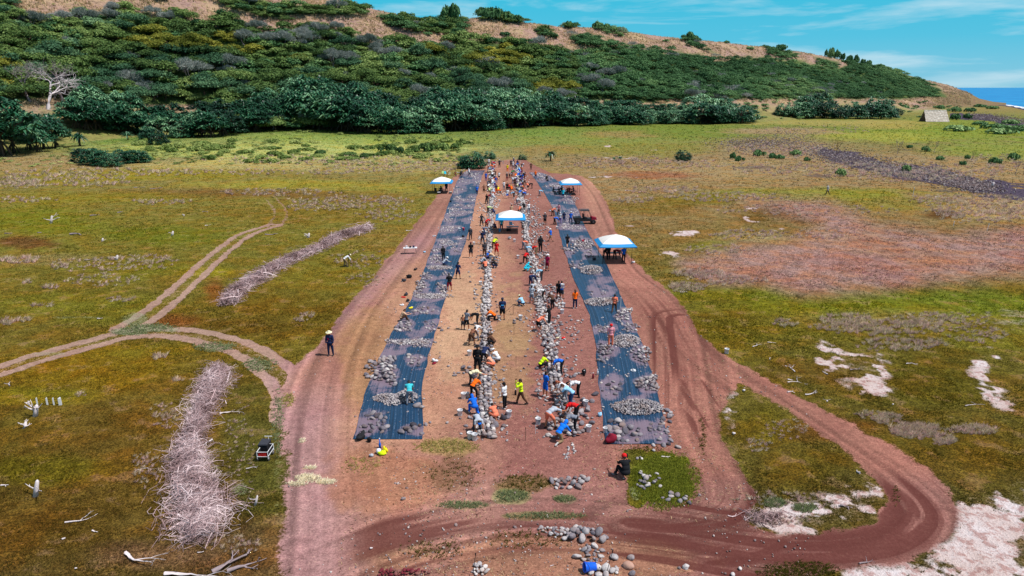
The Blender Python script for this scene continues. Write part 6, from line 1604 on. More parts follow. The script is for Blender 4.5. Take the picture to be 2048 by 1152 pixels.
def rotm(rng, tilt=0.35):
    return np.array(Matrix.Rotation(rng.uniform(0, 6.28), 3, 'Z') @ Matrix.Rotation(rng.normal(0, tilt), 3, 'X') @ Matrix.Rotation(rng.normal(0, tilt), 3, 'Y'))
def merge_rocks(items, lib, sm=True):
    """items: (x, y, z, size, tone, R)"""
    V = []; F = []; T = []; b = 0
    for i, (x, y, z, s, t, R) in enumerate(items):
        v, f = lib[i % len(lib)]
        V.append((v*s)@R.T+np.array([x, y, z])); F.append(f+b); T.append(np.full(len(v), t)); b += len(v)
    return np.concatenate(V), np.concatenate(F), np.concatenate(T)
def scatter_rocks():
    rng = np.random.default_rng(77); allr = []
    for (cx, cy, rx, ry, n, s0, s1, label, grp, pile, tone, box) in Z:
        placed = []; tries = 0
        X0, Y0, _ = at(cx, cy); kx = Y0/(FOC*CP)*1.02
        while len(placed) < n and tries < n*40:
            tries += 1
            a = rng.uniform(0, 2*PI); r = math.sqrt(rng.uniform()); lb = (0.80+0.22*math.sin(a*2+cx)+0.16*math.sin(a*3+cy*1.7)+0.12*math.sin(a*5+cx*.3)) if n > 5 else 1
            px = cx+rx*r*math.copysign(abs(math.cos(a))**0.75, math.cos(a))*lb*1.12; py = cy+ry*r*math.copysign(abs(math.sin(a))**0.75, math.sin(a))*lb*1.12
            X, Y, _ = at(px, py); spx = 0.80*(rng.uniform(s0, s1) if rng.uniform() < 0.8 else s1*rng.uniform(0.85, 1.1)); spx *= 0.85 if grp == 'x' else 1
            s = spx*math.hypot(Y, CH)/FOC
            if all((X-q[0])**2+(Y-q[1])**2 > ((s+q[3])*0.40)**2 for q in placed[-120:]):
                z = s*0.20+(pile*2.2*(1-r*r) if pile else 0)
                placed.append((X, Y, z, s, spx, r))
        for (X, Y, z, s, spx, r) in placed:
            t = (tone+0.07 if tone < 5 else 0.3)+rng.normal(0, 0.19)
            allr.append((spx*(1 if grp != 'x' else 0.2), X, Y, z, s, t, rotm(rng), label, grp, tone))
    allr.sort(key=lambda q: -q[0])
    small = []; small_red = []
    for i, (spx, X, Y, z, s, t, R, label, grp, tone) in enumerate(allr):
        if i < 298 and grp != 'x':
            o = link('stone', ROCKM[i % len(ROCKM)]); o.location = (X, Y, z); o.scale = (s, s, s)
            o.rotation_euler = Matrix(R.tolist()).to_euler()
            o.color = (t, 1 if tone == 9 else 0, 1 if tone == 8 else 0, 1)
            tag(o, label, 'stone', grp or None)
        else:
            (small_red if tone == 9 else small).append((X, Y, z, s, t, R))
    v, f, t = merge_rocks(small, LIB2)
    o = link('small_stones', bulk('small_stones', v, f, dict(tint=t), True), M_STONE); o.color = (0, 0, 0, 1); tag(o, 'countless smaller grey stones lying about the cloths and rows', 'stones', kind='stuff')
    if small_red:
        v, f, t = merge_rocks(small_red, LIB2)
        o = link('small_red_stones', bulk('small_red_stones', v, f, dict(tint=t), True), M_STONE); o.color = (0, 1, 0, 1); tag(o, 'small dark red stones heaped at the near edge', 'stones', kind='stuff')
    # cobble piles of fist sized stones
    rng = np.random.default_rng(9); items = []
    PILES = [(775, 798, 30, 9, 330, .20), (812, 795, 22, 12, 300, .30), (785, 805, 20, 8, 130, .1), (1276, 817, 50, 15, 900, .45), (1250, 812, 30, 8, 160, .12), (1252, 683, 28, 13, 520, .25), (1198, 605, 30, 8, 420, .25), (1218, 603, 20, 7, 160, .2), (1182, 541, 24, 9, 420, .3), (822, 686, 50, 5, 260, .06), (862, 593, 34, 5, 260, .06), (878, 536, 26, 3.5, 160, .05), (1165, 492, 18, 8, 160, .05)]
    for cx, cy, rx, ry, n, hh in PILES:
        for _ in range(n):
            a = rng.uniform(0, 2*PI); r = math.sqrt(rng.uniform())
            X, Y, _z = at(cx+rx*r*math.cos(a)*rng.uniform(.92, 1.08), cy+ry*r*math.sin(a))
            s = rng.uniform(0.10, 0.21)*(1.0 if cy > 700 else 1.25)
            items.append((X, Y, 0.04+hh*(1-r*r)*1.1*rng.uniform(0.75, 1.0), s, 0.62+rng.normal(0, 0.18), rotm(rng, .8)))
    v, f, t = merge_rocks(items, LIB1)
    o = link('cobbles', bulk('cobbles', v, f, dict(tint=t), True), M_STONE); o.color = (0, 0, 0, 1); tag(o, 'pale fist sized cobbles tipped in low piles on the black cloths', 'cobbles', kind='stuff')
    # cobbles of the old stream bed and the shore
    items = []
    for _ in range(13000):
        k = rng.uniform()
        if k < 0.62:
            t = rng.beta(1.6, 1.0)*5.2; i = min(int(t), 6); BED = [(1540, 262), (1620, 300), (1700, 318), (1780, 338), (1860, 348), (1960, 375), (2070, 385), (2200, 410)]
            px = BED[i][0]+(BED[i+1][0]-BED[i][0])*(t-i)+rng.normal(0, 22); py = BED[i][1]+(BED[i+1][1]-BED[i][1])*(t-i)+rng.normal(0, 6.5 if t > 1 else 9)
        elif k < 0.72: px, py = 1510+rng.normal(0, 40), 288+rng.normal(0, 7)
        else:
            t = rng.uniform(); px = 1935+t*210; py = 232+t*t*40+rng.normal(0, 4)+t*4
        if py < 222: continue
        X, Y, _z = at(px, py)
        gz = float(ground_h(np.array([X]), np.array([Y]))[0])
        s = rng.uniform(0.22, 0.6)*(Y/230)**0.5
        items.append((X, Y, gz+s*0.15, s, rng.choice([0.0, 0.08, 0.2, 0.3, 0.7])+rng.normal(0, .08), rotm(rng, .6)))
    v, f, t = merge_rocks(items, LIB1)
    o = link('shore_cobbles', bulk('shore_cobbles', v, f, dict(tint=t), True), M_STONE); o.color = (0, 0, 0.12, 1); tag(o, 'dark purplish cobbles of the old bed and the shore', 'cobbles', kind='stuff')
scatter_rocks()

def wall(pxs, width, label, seed):
    rng = np.random.default_rng(seed); path = wpath(pxs, 5); items = []
    # walk along the wall laying courses of stones
    pts = [Vector((p[0], p[1], 0)) for p in path]
    L = 0.0
    for i in range(len(pts)-1):
        d = pts[i+1]-pts[i]; ln = d.length; dn = d.normalized(); sd_ = Vector((-dn.y, dn.x, 0))
        t = 0.0
        dist = pts[i].length
        w = width(pts[i].y) if callable(width) else width
        while t < ln:
            st = 0.27*(1 if dist < 70 else (1.25 if dist < 120 else 1.6))
            k = max(2, int(round(w/(st*1.02))))
            for j in range(k):
                off = (j+0.5)/k*w-w/2+rng.normal(0, 0.035 if dist < 50 else 0.11)
                p = pts[i]+dn*(t+rng.uniform(-.1, .1))+sd_*off
                edge = abs(off) > w*0.3
                s = st*rng.uniform(0.75, 1.4)
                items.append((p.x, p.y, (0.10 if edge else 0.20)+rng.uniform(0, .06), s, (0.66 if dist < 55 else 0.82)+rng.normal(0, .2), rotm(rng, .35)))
                if rng.uniform() < 0.35: items.append((p.x+rng.normal(0, .05), p.y, 0.08, s, 0.5+rng.normal(0, .13), rotm(rng, .5)))
            t += st*0.95
    near = [q for q in items if q[1] < 75]; far = [q for q in items if q[1] >= 75]
    v, f, t = merge_rocks(near, LIB2); v2, f2, t2 = merge_rocks(far, LIB1)
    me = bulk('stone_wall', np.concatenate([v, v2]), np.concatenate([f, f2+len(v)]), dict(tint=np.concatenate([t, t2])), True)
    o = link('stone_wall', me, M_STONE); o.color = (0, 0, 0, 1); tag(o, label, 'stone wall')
wall([(978, 876), (975, 845), (972, 815), (971, 780), (972, 740), (972, 700), (972, 650), (973, 610), (975, 570), (977, 530), (978, 490), (981, 450), (983, 410), (985, 370), (985, 338)], lambda y: 0.85 if y < 46 else 0.70, 'low straight wall of fitted grey stones, the first row beside the pale straw', 31)
wall([(1148, 872), (1137, 845), (1124, 815), (1115, 785), (1110, 755), (1106, 725), (1100, 695), (1094, 665), (1085, 630), (1078, 600), (1073, 570), (1070, 545), (1063, 515), (1054, 480), (1049, 445), (1045, 410), (1040, 380), (1036, 350), (1033, 332)], lambda y: 0.95 if y < 70 else 0.8, 'low bending wall of fitted grey stones, the second row beside the red soil', 32)

def cloth_mat():
    m, nt, b = mat_new('woven_black_cloth'); L = nt.links.new
    geo = nt.nodes.new('ShaderNodeNewGeometry')
    uv = N(nt, 'ShaderNodeAttribute', _attribute_name='uvw'); sp_ = nt.nodes.new('ShaderNodeSeparateColor'); L(uv.outputs['Color'], sp_.inputs[0])
    def M(op, a, bb=None):
        n = nt.nodes.new('ShaderNodeMath'); n.operation = op
        for i, v in enumerate((a, bb)):
            if v is None: continue
            if isinstance(v, (int, float)): n.inputs[i].default_value = v
            else: L(v, n.inputs[i])
        return n.outputs[0]
    def mr(v, a, bb, c, d):
        n = nt.nodes.new('ShaderNodeMapRange'); n.interpolation_type = 'SMOOTHSTEP'; L(v, n.inputs[0])
        for i, q in enumerate((a, bb, c, d)): n.inputs[i+1].default_value = q
        return n.outputs[0]
    def mix(f, a, bb):
        n = nt.nodes.new('ShaderNodeMix'); n.data_type = 'RGBA'
        for i, v in ((0, f), (6, a), (7, bb)):
            if isinstance(v, (int, float)): n.inputs[i].default_value = v
            elif isinstance(v, tuple): n.inputs[i].default_value = (*v, 1)
            else: L(v, n.inputs[i])
        return n.outputs[2]
    n1 = N(nt, 'ShaderNodeTexNoise', Scale=0.9, Detail=7.0, Roughness=0.65); L(geo.outputs['Position'], n1.inputs['Vector'])
    n2 = N(nt, 'ShaderNodeTexNoise', Scale=9.0, Detail=4.0, Roughness=0.7); L(geo.outputs['Position'], n2.inputs['Vector'])
    # streaks along the weave
    cx = nt.nodes.new('ShaderNodeCombineXYZ'); L(M('MULTIPLY', sp_.outputs[0], 40.0), cx.inputs[0]); L(M('MULTIPLY', sp_.outputs[1], 0.6), cx.inputs[1])
    n3 = N(nt, 'ShaderNodeTexNoise', Scale=1.0, Detail=3.0); L(cx.outputs[0], n3.inputs['Vector'])
    base = mix(mr(n3.outputs['Fac'], .35, .65, 0, 1), lin(8, 38, 64), lin(18, 60, 94))
    # woven marker stripes every 30 cm, broken by dust
    fr = M('FRACT', M('ADD', M('MULTIPLY', sp_.outputs[0], 11.0), M('MULTIPLY', n1.outputs['Fac'], 0.35))); ln = M('LESS_THAN', M('ABSOLUTE', M('SUBTRACT', fr, 0.5)), 0.055)
    base = mix(M('MULTIPLY', ln, mr(n2.outputs['Fac'], .46, .62, 0.0, 0.5)), base, lin(130, 150, 176))
    dust = M('ADD', sp_.outputs[2], M('ADD', M('MULTIPLY', M('SUBTRACT', n1.outputs['Fac'], 0.5), 1.5), M('MULTIPLY', M('SUBTRACT', n2.outputs['Fac'], 0.5), 0.7)))
    dust = M('ADD', dust, M('MULTIPLY', M('SUBTRACT', n3.outputs['Fac'], 0.5), 0.9))
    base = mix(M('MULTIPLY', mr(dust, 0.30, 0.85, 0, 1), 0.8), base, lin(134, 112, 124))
    L(base, b.inputs['Base Color'])
    b.inputs['Roughness'].default_value = 0.42; b.inputs['Specular IOR Level'].default_value = 0.55
    bp = N(nt, 'ShaderNodeBump', Strength=0.12, Distance=0.03); L(n3.outputs['Fac'], bp.inputs['Height']); L(bp.outputs[0], b.inputs['Normal'])
    return m
M_CLOTH = cloth_mat()
def ground_cloth(edges, label, seed):
    A, B = edges; A = wpath(A, 14); B = wpath(B, 14); nc = 34
    A = np.array(A); B = np.array(B); u = np.linspace(0, 1, nc)
    X = A[:, None, 0]*(1-u)+B[:, None, 0]*u; Y = A[:, None, 1]*(1-u)+B[:, None, 1]*u
    v = np.arange(len(A))[:, None]/14.0*np.ones_like(u)
    U = np.repeat(u[None, :], len(A), 0)
    Xf, Yf = X.ravel(), Y.ravel()
    # fine ragged edge and small wrinkles
    e = (np.abs(U.ravel()-0.5) > 0.49); Xf = Xf+e*(vnoise(Yf*0.6, Yf*0+seed, seed)-0.5)*0.16
    Zc = 0.024+0.05*np.clip(fbm(Xf*1.2+seed, Yf*0.5, seed, 3)-0.42, 0, 1)+0.05*sstep(0.62, 0.75, vnoise(Xf*0.6, Yf*3.0, seed+5))*0.5
    px, py, _ = to_px(Xf, Yf, 0.0)
    dust = np.zeros_like(Xf); fz = (fbm(Xf/1.6, Yf/2.2, 88)-0.5)*3.0
    for (cx, cy, rx, ry, n, s0, s1, label_, grp, pile, tone, box) in Z:
        if n < 6 or (grp == 'x' and rx > 30) or ry > 36: continue
        d = ((px-cx)/(rx*1.1+6))**2+((py-cy)/(ry*1.1+3))**2
        dust = np.maximum(dust, 0.8*sstep(1.7, 0.2, d+fz))
    for cx, cy, rx, ry in ((1280, 800, 40, 12), (1190, 580, 20, 16), (1225, 655, 30, 16), (1200, 565, 40, 22), (830, 668, 40, 10), (790, 700, 40, 10), (1228, 775, 26, 24)):
        dust = np.maximum(dust, 0.75*sstep(1.5, 0.1, ((px-cx)/rx)**2+((py-cy)/ry)**2+fz))
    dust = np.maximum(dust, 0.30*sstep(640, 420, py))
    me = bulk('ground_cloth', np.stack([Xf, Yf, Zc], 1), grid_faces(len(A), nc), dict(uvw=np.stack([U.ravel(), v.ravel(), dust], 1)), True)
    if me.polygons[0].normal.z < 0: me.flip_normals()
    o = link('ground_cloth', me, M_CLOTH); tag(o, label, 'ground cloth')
ground_cloth(CLOTH_L, 'long strip of black woven ground cloth nearer the empty dirt track, loaded with stones', 3)
ground_cloth(CLOTH_R, 'long strip of black woven ground cloth nearer the buggy and the wheel rutted road', 8)

# ------------------------------------------------------------------ canopies, buggy and gear
M_TENTW = plain('canopy_white', lin(236, 232, 228), 0.7, 0.05, 1.5)
M_TENTB = plain('canopy_blue', lin(26, 142, 206), 0.6, 0.08, 2.0)
M_METAL = plain('grey_metal', lin(120, 116, 120), 0.45, 0.1, 5, 0.5, 0.6)
M_DARKM = plain('dark_metal', lin(40, 38, 42), 0.5, 0.1)
M_PWHITE = plain('white_plastic', lin(226, 226, 230), 0.45, 0.06, 6, 0.5)
M_PBLUE = plain('blue_plastic', lin(10, 90, 214), 0.4, 0.06, 6, 0.5)
M_PRED = plain('red_plastic', lin(216, 30, 70), 0.45, 0.06, 6, 0.5)
M_BLACK = plain('black_fabric', lin(26, 26, 32), 0.85, 0.2)
M_RED = plain('red_fabric', lin(196, 30, 28), 0.8, 0.12)
M_RUB = plain('rubber', lin(34, 32, 34), 0.9, 0.1)
def canopy(px, py, rz, label, s=1.0):
    r = empty('canopy_tent', at(px, py), rz); r.scale = (s, s, s); tag(r, label, 'canopy')
    e = 1.72; pk = 3.12; ez = 2.36
    # roof: four gently bowed panels
    n = 8; mb = MB()
    for q in range(4):
        a = q*PI/2; ca, sa = math.cos(a), math.sin(a); vs = []; fs = []
        for i in range(n+1):
            t = i/n; hw = e*(1-t)
            for j in range(n+1):
                w = -hw+2*hw*j/n; dpt = -hw
                z = ez+(pk-ez)*(t**0.86)-0.05*math.sin(PI*j/n)*(1-t)+0.03*math.sin(PI*t)
                vs.append((w*ca-dpt*sa, w*sa+dpt*ca, z))
        for i in range(n):
            for j in range(n): fs.append((i*(n+1)+j, i*(n+1)+j+1, (i+1)*(n+1)+j+1, (i+1)*(n+1)+j))
        mb.add(vs, fs)
    mb.build('canopy_top', M_TENTW, r, True)
    mb = MB()
    for q in range(4):
        a = q*PI/2; ca, sa = math.cos(a), math.sin(a); vs = []; fs = []
        o = e+0.42
        for i, (hw, z) in enumerate(((e, ez-0.002), (e+0.22, ez-0.14), (o, ez-0.27), (o-0.01, ez-0.40))):
            for j in range(9):
                f_ = -1+2*j/8; sag = 0.05*(1-f_*f_) if i else 0.05*math.sin(PI*j/8)
                w = hw*f_; dp = -hw
                vs.append((w*ca-dp*sa, w*sa+dp*ca, z-sag*(-0.6 if i == 3 else 1)))
        for i in range(3):
            for j in range(8): fs.append((i*9+j, i*9+j+1, (i+1)*9+j+1, (i+1)*9+j))
        mb.add(vs, fs)
    mb.build('valance', M_TENTB, r)
    for sx in (-1, 1):
        for sy in (-1, 1):
            m = MB(); m.box((sx*1.66, sy*1.66, 1.18), (0.045, 0.045, 2.36)); m.box((sx*1.66, sy*1.66, 0.01), (0.14, 0.14, 0.02)); m.build('leg', M_DARKM, r)
    m = MB()
    for a, b in (((-1.66, -1.66), (1.66, -1.66)), ((-1.66, 1.66), (1.66, 1.66)), ((-1.66, -1.66), (-1.66, 1.66)), ((1.66, -1.66), (1.66, 1.66))):
        mx_, my_ = (a[0]+b[0])/2, (a[1]+b[1])/2
        m.tube([(a[0], a[1], 2.28), (mx_, my_, 1.98)], 0.015, 4); m.tube([(a[0], a[1], 1.98), (mx_, my_, 2.28)], 0.015, 4)
        m.tube([(b[0], b[1], 2.28), (mx_, my_, 1.98)], 0.015, 4); m.tube([(b[0], b[1], 1.98), (mx_, my_, 2.28)], 0.015, 4)
    m.tube([(0, 0, 2.3), (0, 0, 3.08)], 0.018, 5); m.build('truss', M_DARKM, r)
    return r
canopy(1229, 521, 0.03, 'nearest right white canopy tent with pale blue edge, at the cloth beside the rutted road', 1.03)
canopy(1021, 463, 0.0, 'white canopy tent with blue edge standing between the two stone rows')
canopy(884, 385, 0.0, 'white canopy tent with blue edge standing left of the left black cloth')
canopy(1140, 388, 0.02, 'far right white canopy tent with blue edge above seated figures')

def table(px, py, rz, L, D, H, label, items=True, mat=None):
    r = empty('folding_table', at(px, py), rz); tag(r, label, 'table')
    m = MB(); m.box((0, 0, H), (L, D, 0.045)); m.build('tabletop', mat or M_PWHITE, r)
    for sx in (-1, 1):
        for sy in (-1, 1):
            m = MB(); m.tube([(sx*L*0.36, sy*D*0.4, H), (sx*L*0.44, sy*D*0.42, 0)], 0.016, 5); m.build('leg', M_METAL, r)
    return r
table(821, 507, 0.15, 1.7, 0.75, 0.74, 'white folding table standing alone on the dirt beside the left black cloth')
for dx, lab, mat, hh in ((-0.45, 'small white box on the lone folding table', M_PWHITE, .22), (0.0, 'black bag on the lone folding table', M_BLACK, .18), (0.42, 'dark blue box on the lone folding table', cloth('navy'), .2)):
    X, Y, _ = at(821, 507); m = MB(); m.box((0, 0, hh/2), (0.24, 0.22, hh), 0.2, 0.9); m.box((0, 0, hh+0.012), (0.25, 0.23, 0.02), 0.2); o = m.build('box', mat); o.location = (X+dx*0.98, Y+dx*0.15, 0.765); tag(o, lab, 'box')
table(1228, 517, 0.05, 1.8, 0.75, 0.72, 'folding table in the shade of the nearest right canopy', mat=M_METAL)
table(1025, 460, 0.0, 1.8, 0.75, 0.5, 'low folding table in the shade of the central canopy', mat=M_METAL)
table(884, 386, 0.0, 1.6, 0.7, 0.6, 'dark folding table in the shade of the far left canopy', mat=M_DARKM)
table(1144, 387, 0.0, 1.8, 0.7, 0.5, 'dark folding table in the shade of the far right canopy', mat=M_DARKM)
def chair(px, py, rz, label, mat, cat='chair', group=None):
    r = empty('folding_chair', at(px, py), rz); tag(r, label, cat, group)
    m = MB(); m.box((0, 0, 0.42), (0.5, 0.48, 0.03)); m.build('seat', mat, r)
    m = MB(); vs = [(-0.25, 0.24, 0.44), (0.25, 0.24, 0.44), (0.25, 0.38, 0.95), (-0.25, 0.38, 0.95), (-0.25, 0.265, 0.44), (0.25, 0.265, 0.44), (0.25, 0.405, 0.95), (-0.25, 0.405, 0.95)]
    m.add(vs, [(0, 1, 2, 3), (7, 6, 5, 4), (0, 4, 5, 1), (1, 5, 6, 2), (2, 6, 7, 3), (3, 7, 4, 0)]); m.build('backrest', mat, r)
    for sx in (-1, 1):
        m = MB(); m.tube([(sx*0.26, -0.24, 0), (sx*0.26, 0.26, 0.45)], 0.014, 5); m.build('leg', M_METAL, r)
        m = MB(); m.tube([(sx*0.26, 0.26, 0), (sx*0.26, -0.24, 0.45), (sx*0.26, -0.24, 0.62)], 0.014, 5); m.build('leg', M_METAL, r)
        m = MB(); m.box((sx*0.27, 0, 0.63), (0.05, 0.5, 0.025)); m.build('armrest', M_DARKM, r)
chair(891, 351, 0.4, 'turquoise folding chair on grass behind the far left canopy', cloth('cyan'))
chair(898, 352, -0.5, 'pale yellow folding chair next to the turquoise one', cloth('cream'))
chair(886, 350, 0.1, 'pale green folding chair left of the turquoise one', cloth('pale_green'))
chair(1023, 455, 2.8, 'light folding chair under the central canopy', cloth('light_blue'))
chair(872, 386, 0.4, 'dark folding chair at the left leg of the far left canopy', M_BLACK)
def cooler(px, py, rz, label, mat, lid, s=1.0, z=0.0):
    r = empty('cooler', at(px, py, z), rz); r.scale = (s, s, s); tag(r, label, 'cooler')
    m = MB(); m.box((0, 0, 0.17), (0.58, 0.36, 0.34), 0, 1.05); m.build('body', mat, r)
    m = MB(); m.box((0, 0, 0.37), (0.63, 0.41, 0.06), 0, 0.95); m.build('lid', lid, r)
    m = MB(); m.tube([(-0.33, 0.0, 0.28), (-0.37, 0, 0.34), (-0.37, 0, 0.42)], 0.012, 5); m.build('handle', M_METAL, r)
cooler(1017, 462, 0.1, 'dark cooler box under the central canopy', M_BLACK, M_DARKM)
cooler(878, 388, 0.2, 'white topped cooler box in the far left canopy shade', M_BLACK, M_PWHITE)
cooler(901, 387, 0.2, 'black cooler box at the right leg of the far left canopy', M_BLACK, M_PWHITE, .9)

def bucket(px, py, label, mat=None, rz=0.0, s=1.0, tip=None, group=None, z=0.0):
    X, Y, Zz = at(px, py, z); r = empty('bucket', (X, Y, Zz), rz); r.scale = (s*1.12, s*1.12, s*1.12)
    if tip: r.rotation_euler = tip; r.location.z = 0.15*s
    tag(r, label, 'bucket', group)
    m = MB(); m.lathe([(0.0, 0.004), (0.128, 0.0), (0.132, 0.01), (0.150, 0.30), (0.158, 0.305), (0.158, 0.335), (0.162, 0.34), (0.162, 0.368), (0.146, 0.368), (0.142, 0.30), (0.124, 0.02), (0.0, 0.018)], 20)
    m.build('pail', mat or M_PWHITE, r, True)
    m = MB(); pts = [(0.165*math.cos(t), 0.05+0.0*t, 0.33-0.16*math.sin(t)) for t in np.linspace(0, PI, 9)]
    pts = [(0.165*math.cos(t), -0.165*math.sin(t)*0.9-0.0, 0.34-0.10*math.sin(t)) for t in np.linspace(0, PI, 9)]
    m.tube(pts, 0.005, 4); m.build('handle', M_METAL, r)
    return r
BK = [(1018, 833, 'white bucket right of the first row beside the salmon squatter'), (1076, 848, 'white bucket behind the orange shorts at the second row'), (1177, 863, 'white bucket alone on the right side of the second row near end'), (920, 831, 'white bucket with pinkish base left of the blue kneeler'), (927, 797, 'white bucket left of the orange shirted stooper'), (940, 877, 'left one of the paired white buckets at the near end of the first row'), (949, 880, 'right one of the paired white buckets at the near end of the first row'), (1127, 614, 'farther of two white buckets on red soil before the orange topped person'), (1124, 627, 'nearer of two white buckets on red soil before the orange topped person'), (1041, 639, 'white bucket lying among stones between the rows'), (998, 640, 'slim white bucket at the feet of the navy shirted person'), (1036, 517, 'white bucket left of the red jacket'), (1029, 484, 'white bucket on soil before the central canopy shade'), (1114, 458, 'white bucket on the right cloth near the walking blue shirt'), (961, 570, 'white bucket left of the first row at mid distance'), (948, 490, 'white bucket left of the first row near the black shirt'), (919, 462, 'white bucket on the left cloth beside the red pail'), (939, 711, 'white bucket on straw left of the wide black hat'), (941, 380, 'white bucket on the far left cloth'), (1067, 418, 'white bucket right of the second row beyond the canopy'), (999, 404, 'white bucket between the far rows'), (964, 441, 'white bucket beside the slender dark grey person'), (1453, 707, 'white bucket on grass beside the rutted road'), (935, 794, 'smaller white bucket by the orange shirted stooper'), (1171, 812, 'white jug shaped bucket on red soil'), (972, 468, 'white bucket at the first row beside the canopy'), (1210, 865, 'small white bucket on the inner edge of the right cloth')]
for x, y, l in BK: bucket(x, y, l, None, (x*1.7) % 6, 0.8 if 'small' in l else 1.0)
bucket(1017, 478, 'tipped white bucket on soil before the central canopy', None, 0, 1, (1.2, 0.3, 0.5))
bucket(927, 461, 'red pail on the left black cloth', M_PRED)
bucket(999, 463, 'light blue pail in the shade of the central canopy', plain('aqua_plastic', lin(60, 170, 214), .4, .05))
bucket(1125, 576, 'white bucket carried on the shoulder of the blue shirted person', None, 0, 1.0, None, None, 1.45)
bucket(1166, 486, 'pink red pail at the outer edge of the right black cloth', M_PRED)
_b = bucket(1182, 1141, 'bright blue bucket with white print lying tipped over among pale stones', M_PBLUE, 0, 1.25, (0.2, 1.45, 0.15))
_b.rotation_euler = (0.0, -1.45, 0.25); _b.location.z = 0.2
_b.location.x += 0.18
m = MB()
for k, (a, zz, w, hgt) in enumerate(((2.4, 0.10, .05, .05), (2.75, 0.16, .05, .03), (2.6, 0.2, .03, .05), (3.1, 0.12, .04, .04), (3.3, 0.19, .05, .03), (2.2, 0.19, .03, .03))):
    a += 0.6; rr = 0.148
    m.box((rr*math.cos(a), rr*math.sin(a), zz), (0.012, w, hgt), a)
m.build('print', M_PWHITE, _b)

def buggy(px, py, rz):
    r = empty('utility_buggy', at(px, py), rz); tag(r, 'dark open utility buggy with roof rack and red hood parked at the right black cloth', 'vehicle'); r.scale = (1.12, 1.0, 1.05)
    # travels toward +x
    m = MB(); m.box((-0.05, 0, 0.52), (2.75, 1.30, 0.20)); m.box((-1.05, 0, 0.80), (1.0, 1.38, 0.36)); m.box((0.0, 0, 0.68), (0.9, 1.2, 0.14)); m.box((0.62, 0, 0.70), (0.5, 1.25, 0.22)); m.build('body', M_DARKM, r)
    m = MB(); m.add([(0.85, -0.60, 0.62), (1.62, -0.48, 0.62), (1.62, 0.48, 0.62), (0.85, 0.60, 0.62), (0.85, -0.62, 1.06), (1.58, -0.44, 0.88), (1.58, 0.44, 0.88), (0.85, 0.62, 1.06)], [(3, 2, 1, 0), (4, 5, 6, 7), (0, 1, 5, 4), (1, 2, 6, 5), (2, 3, 7, 6), (3, 0, 4, 7)]); m.build('hood', cloth('dark_red'), r)
    for sy in (-1, 1):
        m = MB(); m.ell((1.60, sy*0.34, 0.76), (0.05, 0.10, 0.06), 10, 6); m.build('headlight', M_PWHITE, r)
        m = MB(); m.tube([(0.92, sy*0.62, 1.02), (0.48, sy*0.60, 1.92), (-0.62, sy*0.60, 1.95), (-0.74, sy*0.62, 0.75)], 0.028, 6); m.tube([(-0.1, sy*0.60, 1.94), (-0.1, sy*0.62, 0.7)], 0.026, 6); m.build('roll_bar', M_DARKM, r)
        m = MB(); m.box((0.05, sy*0.30, 0.86), (0.50, 0.50, 0.14)); m.box((-0.22, sy*0.30, 1.16), (0.12, 0.48, 0.56)); m.build('seat', M_BLACK, r)
        for x in (-1.02, 1.12):
            w = empty('wheel', (x, sy*0.66, 0.33)); w.parent = r
            m = MB(); pf = [(0.16, -0.12), (0.29, -0.13), (0.33, -0.09), (0.335, 0.0), (0.33, 0.09), (0.29, 0.13), (0.16, 0.12)]; m.lathe(pf, 20); o = m.build('tyre', M_RUB, w, True); o.rotation_euler = (PI/2, 0, 0)
            m = MB(); m.lathe([(0.0, 0.09), (0.06, 0.10), (0.16, 0.06), (0.165, -0.06), (0.06, -0.10), (0.0, -0.09)], 14); o = m.build('rim', M_METAL, w, True); o.rotation_euler = (PI/2, 0, 0)
    m = MB(); m.box((-0.08, 0, 1.985), (1.30, 1.30, 0.05)); m.build('roof', M_DARKM, r)
    m = MB()
    for x in (-0.7, -0.3, 0.1, 0.5): m.tube([(x, -0.62, 2.08), (x, 0.62, 2.08)], 0.018, 5)
    for sy in (-0.62, 0.62): m.tube([(-0.82, sy, 2.10), (0.66, sy, 2.10)], 0.02, 5); m.tube([(-0.6, sy, 2.0), (-0.6, sy, 2.1)], 0.02, 5); m.tube([(0.4, sy, 2.0), (0.4, sy, 2.1)], 0.02, 5)
    m.build('roof_rack', M_METAL, r)
    m = MB(); m.tube([(0.42, 0.3+0.17*math.cos(t), 1.12+0.17*math.sin(t)) for t in np.linspace(0, 2*PI, 15)], 0.014, 5); m.tube([(0.42, 0.3, 1.12), (0.62, 0.3, 0.92)], 0.015, 5); m.build('steering_wheel', M_BLACK, r)
buggy(1169, 447, 0.06)

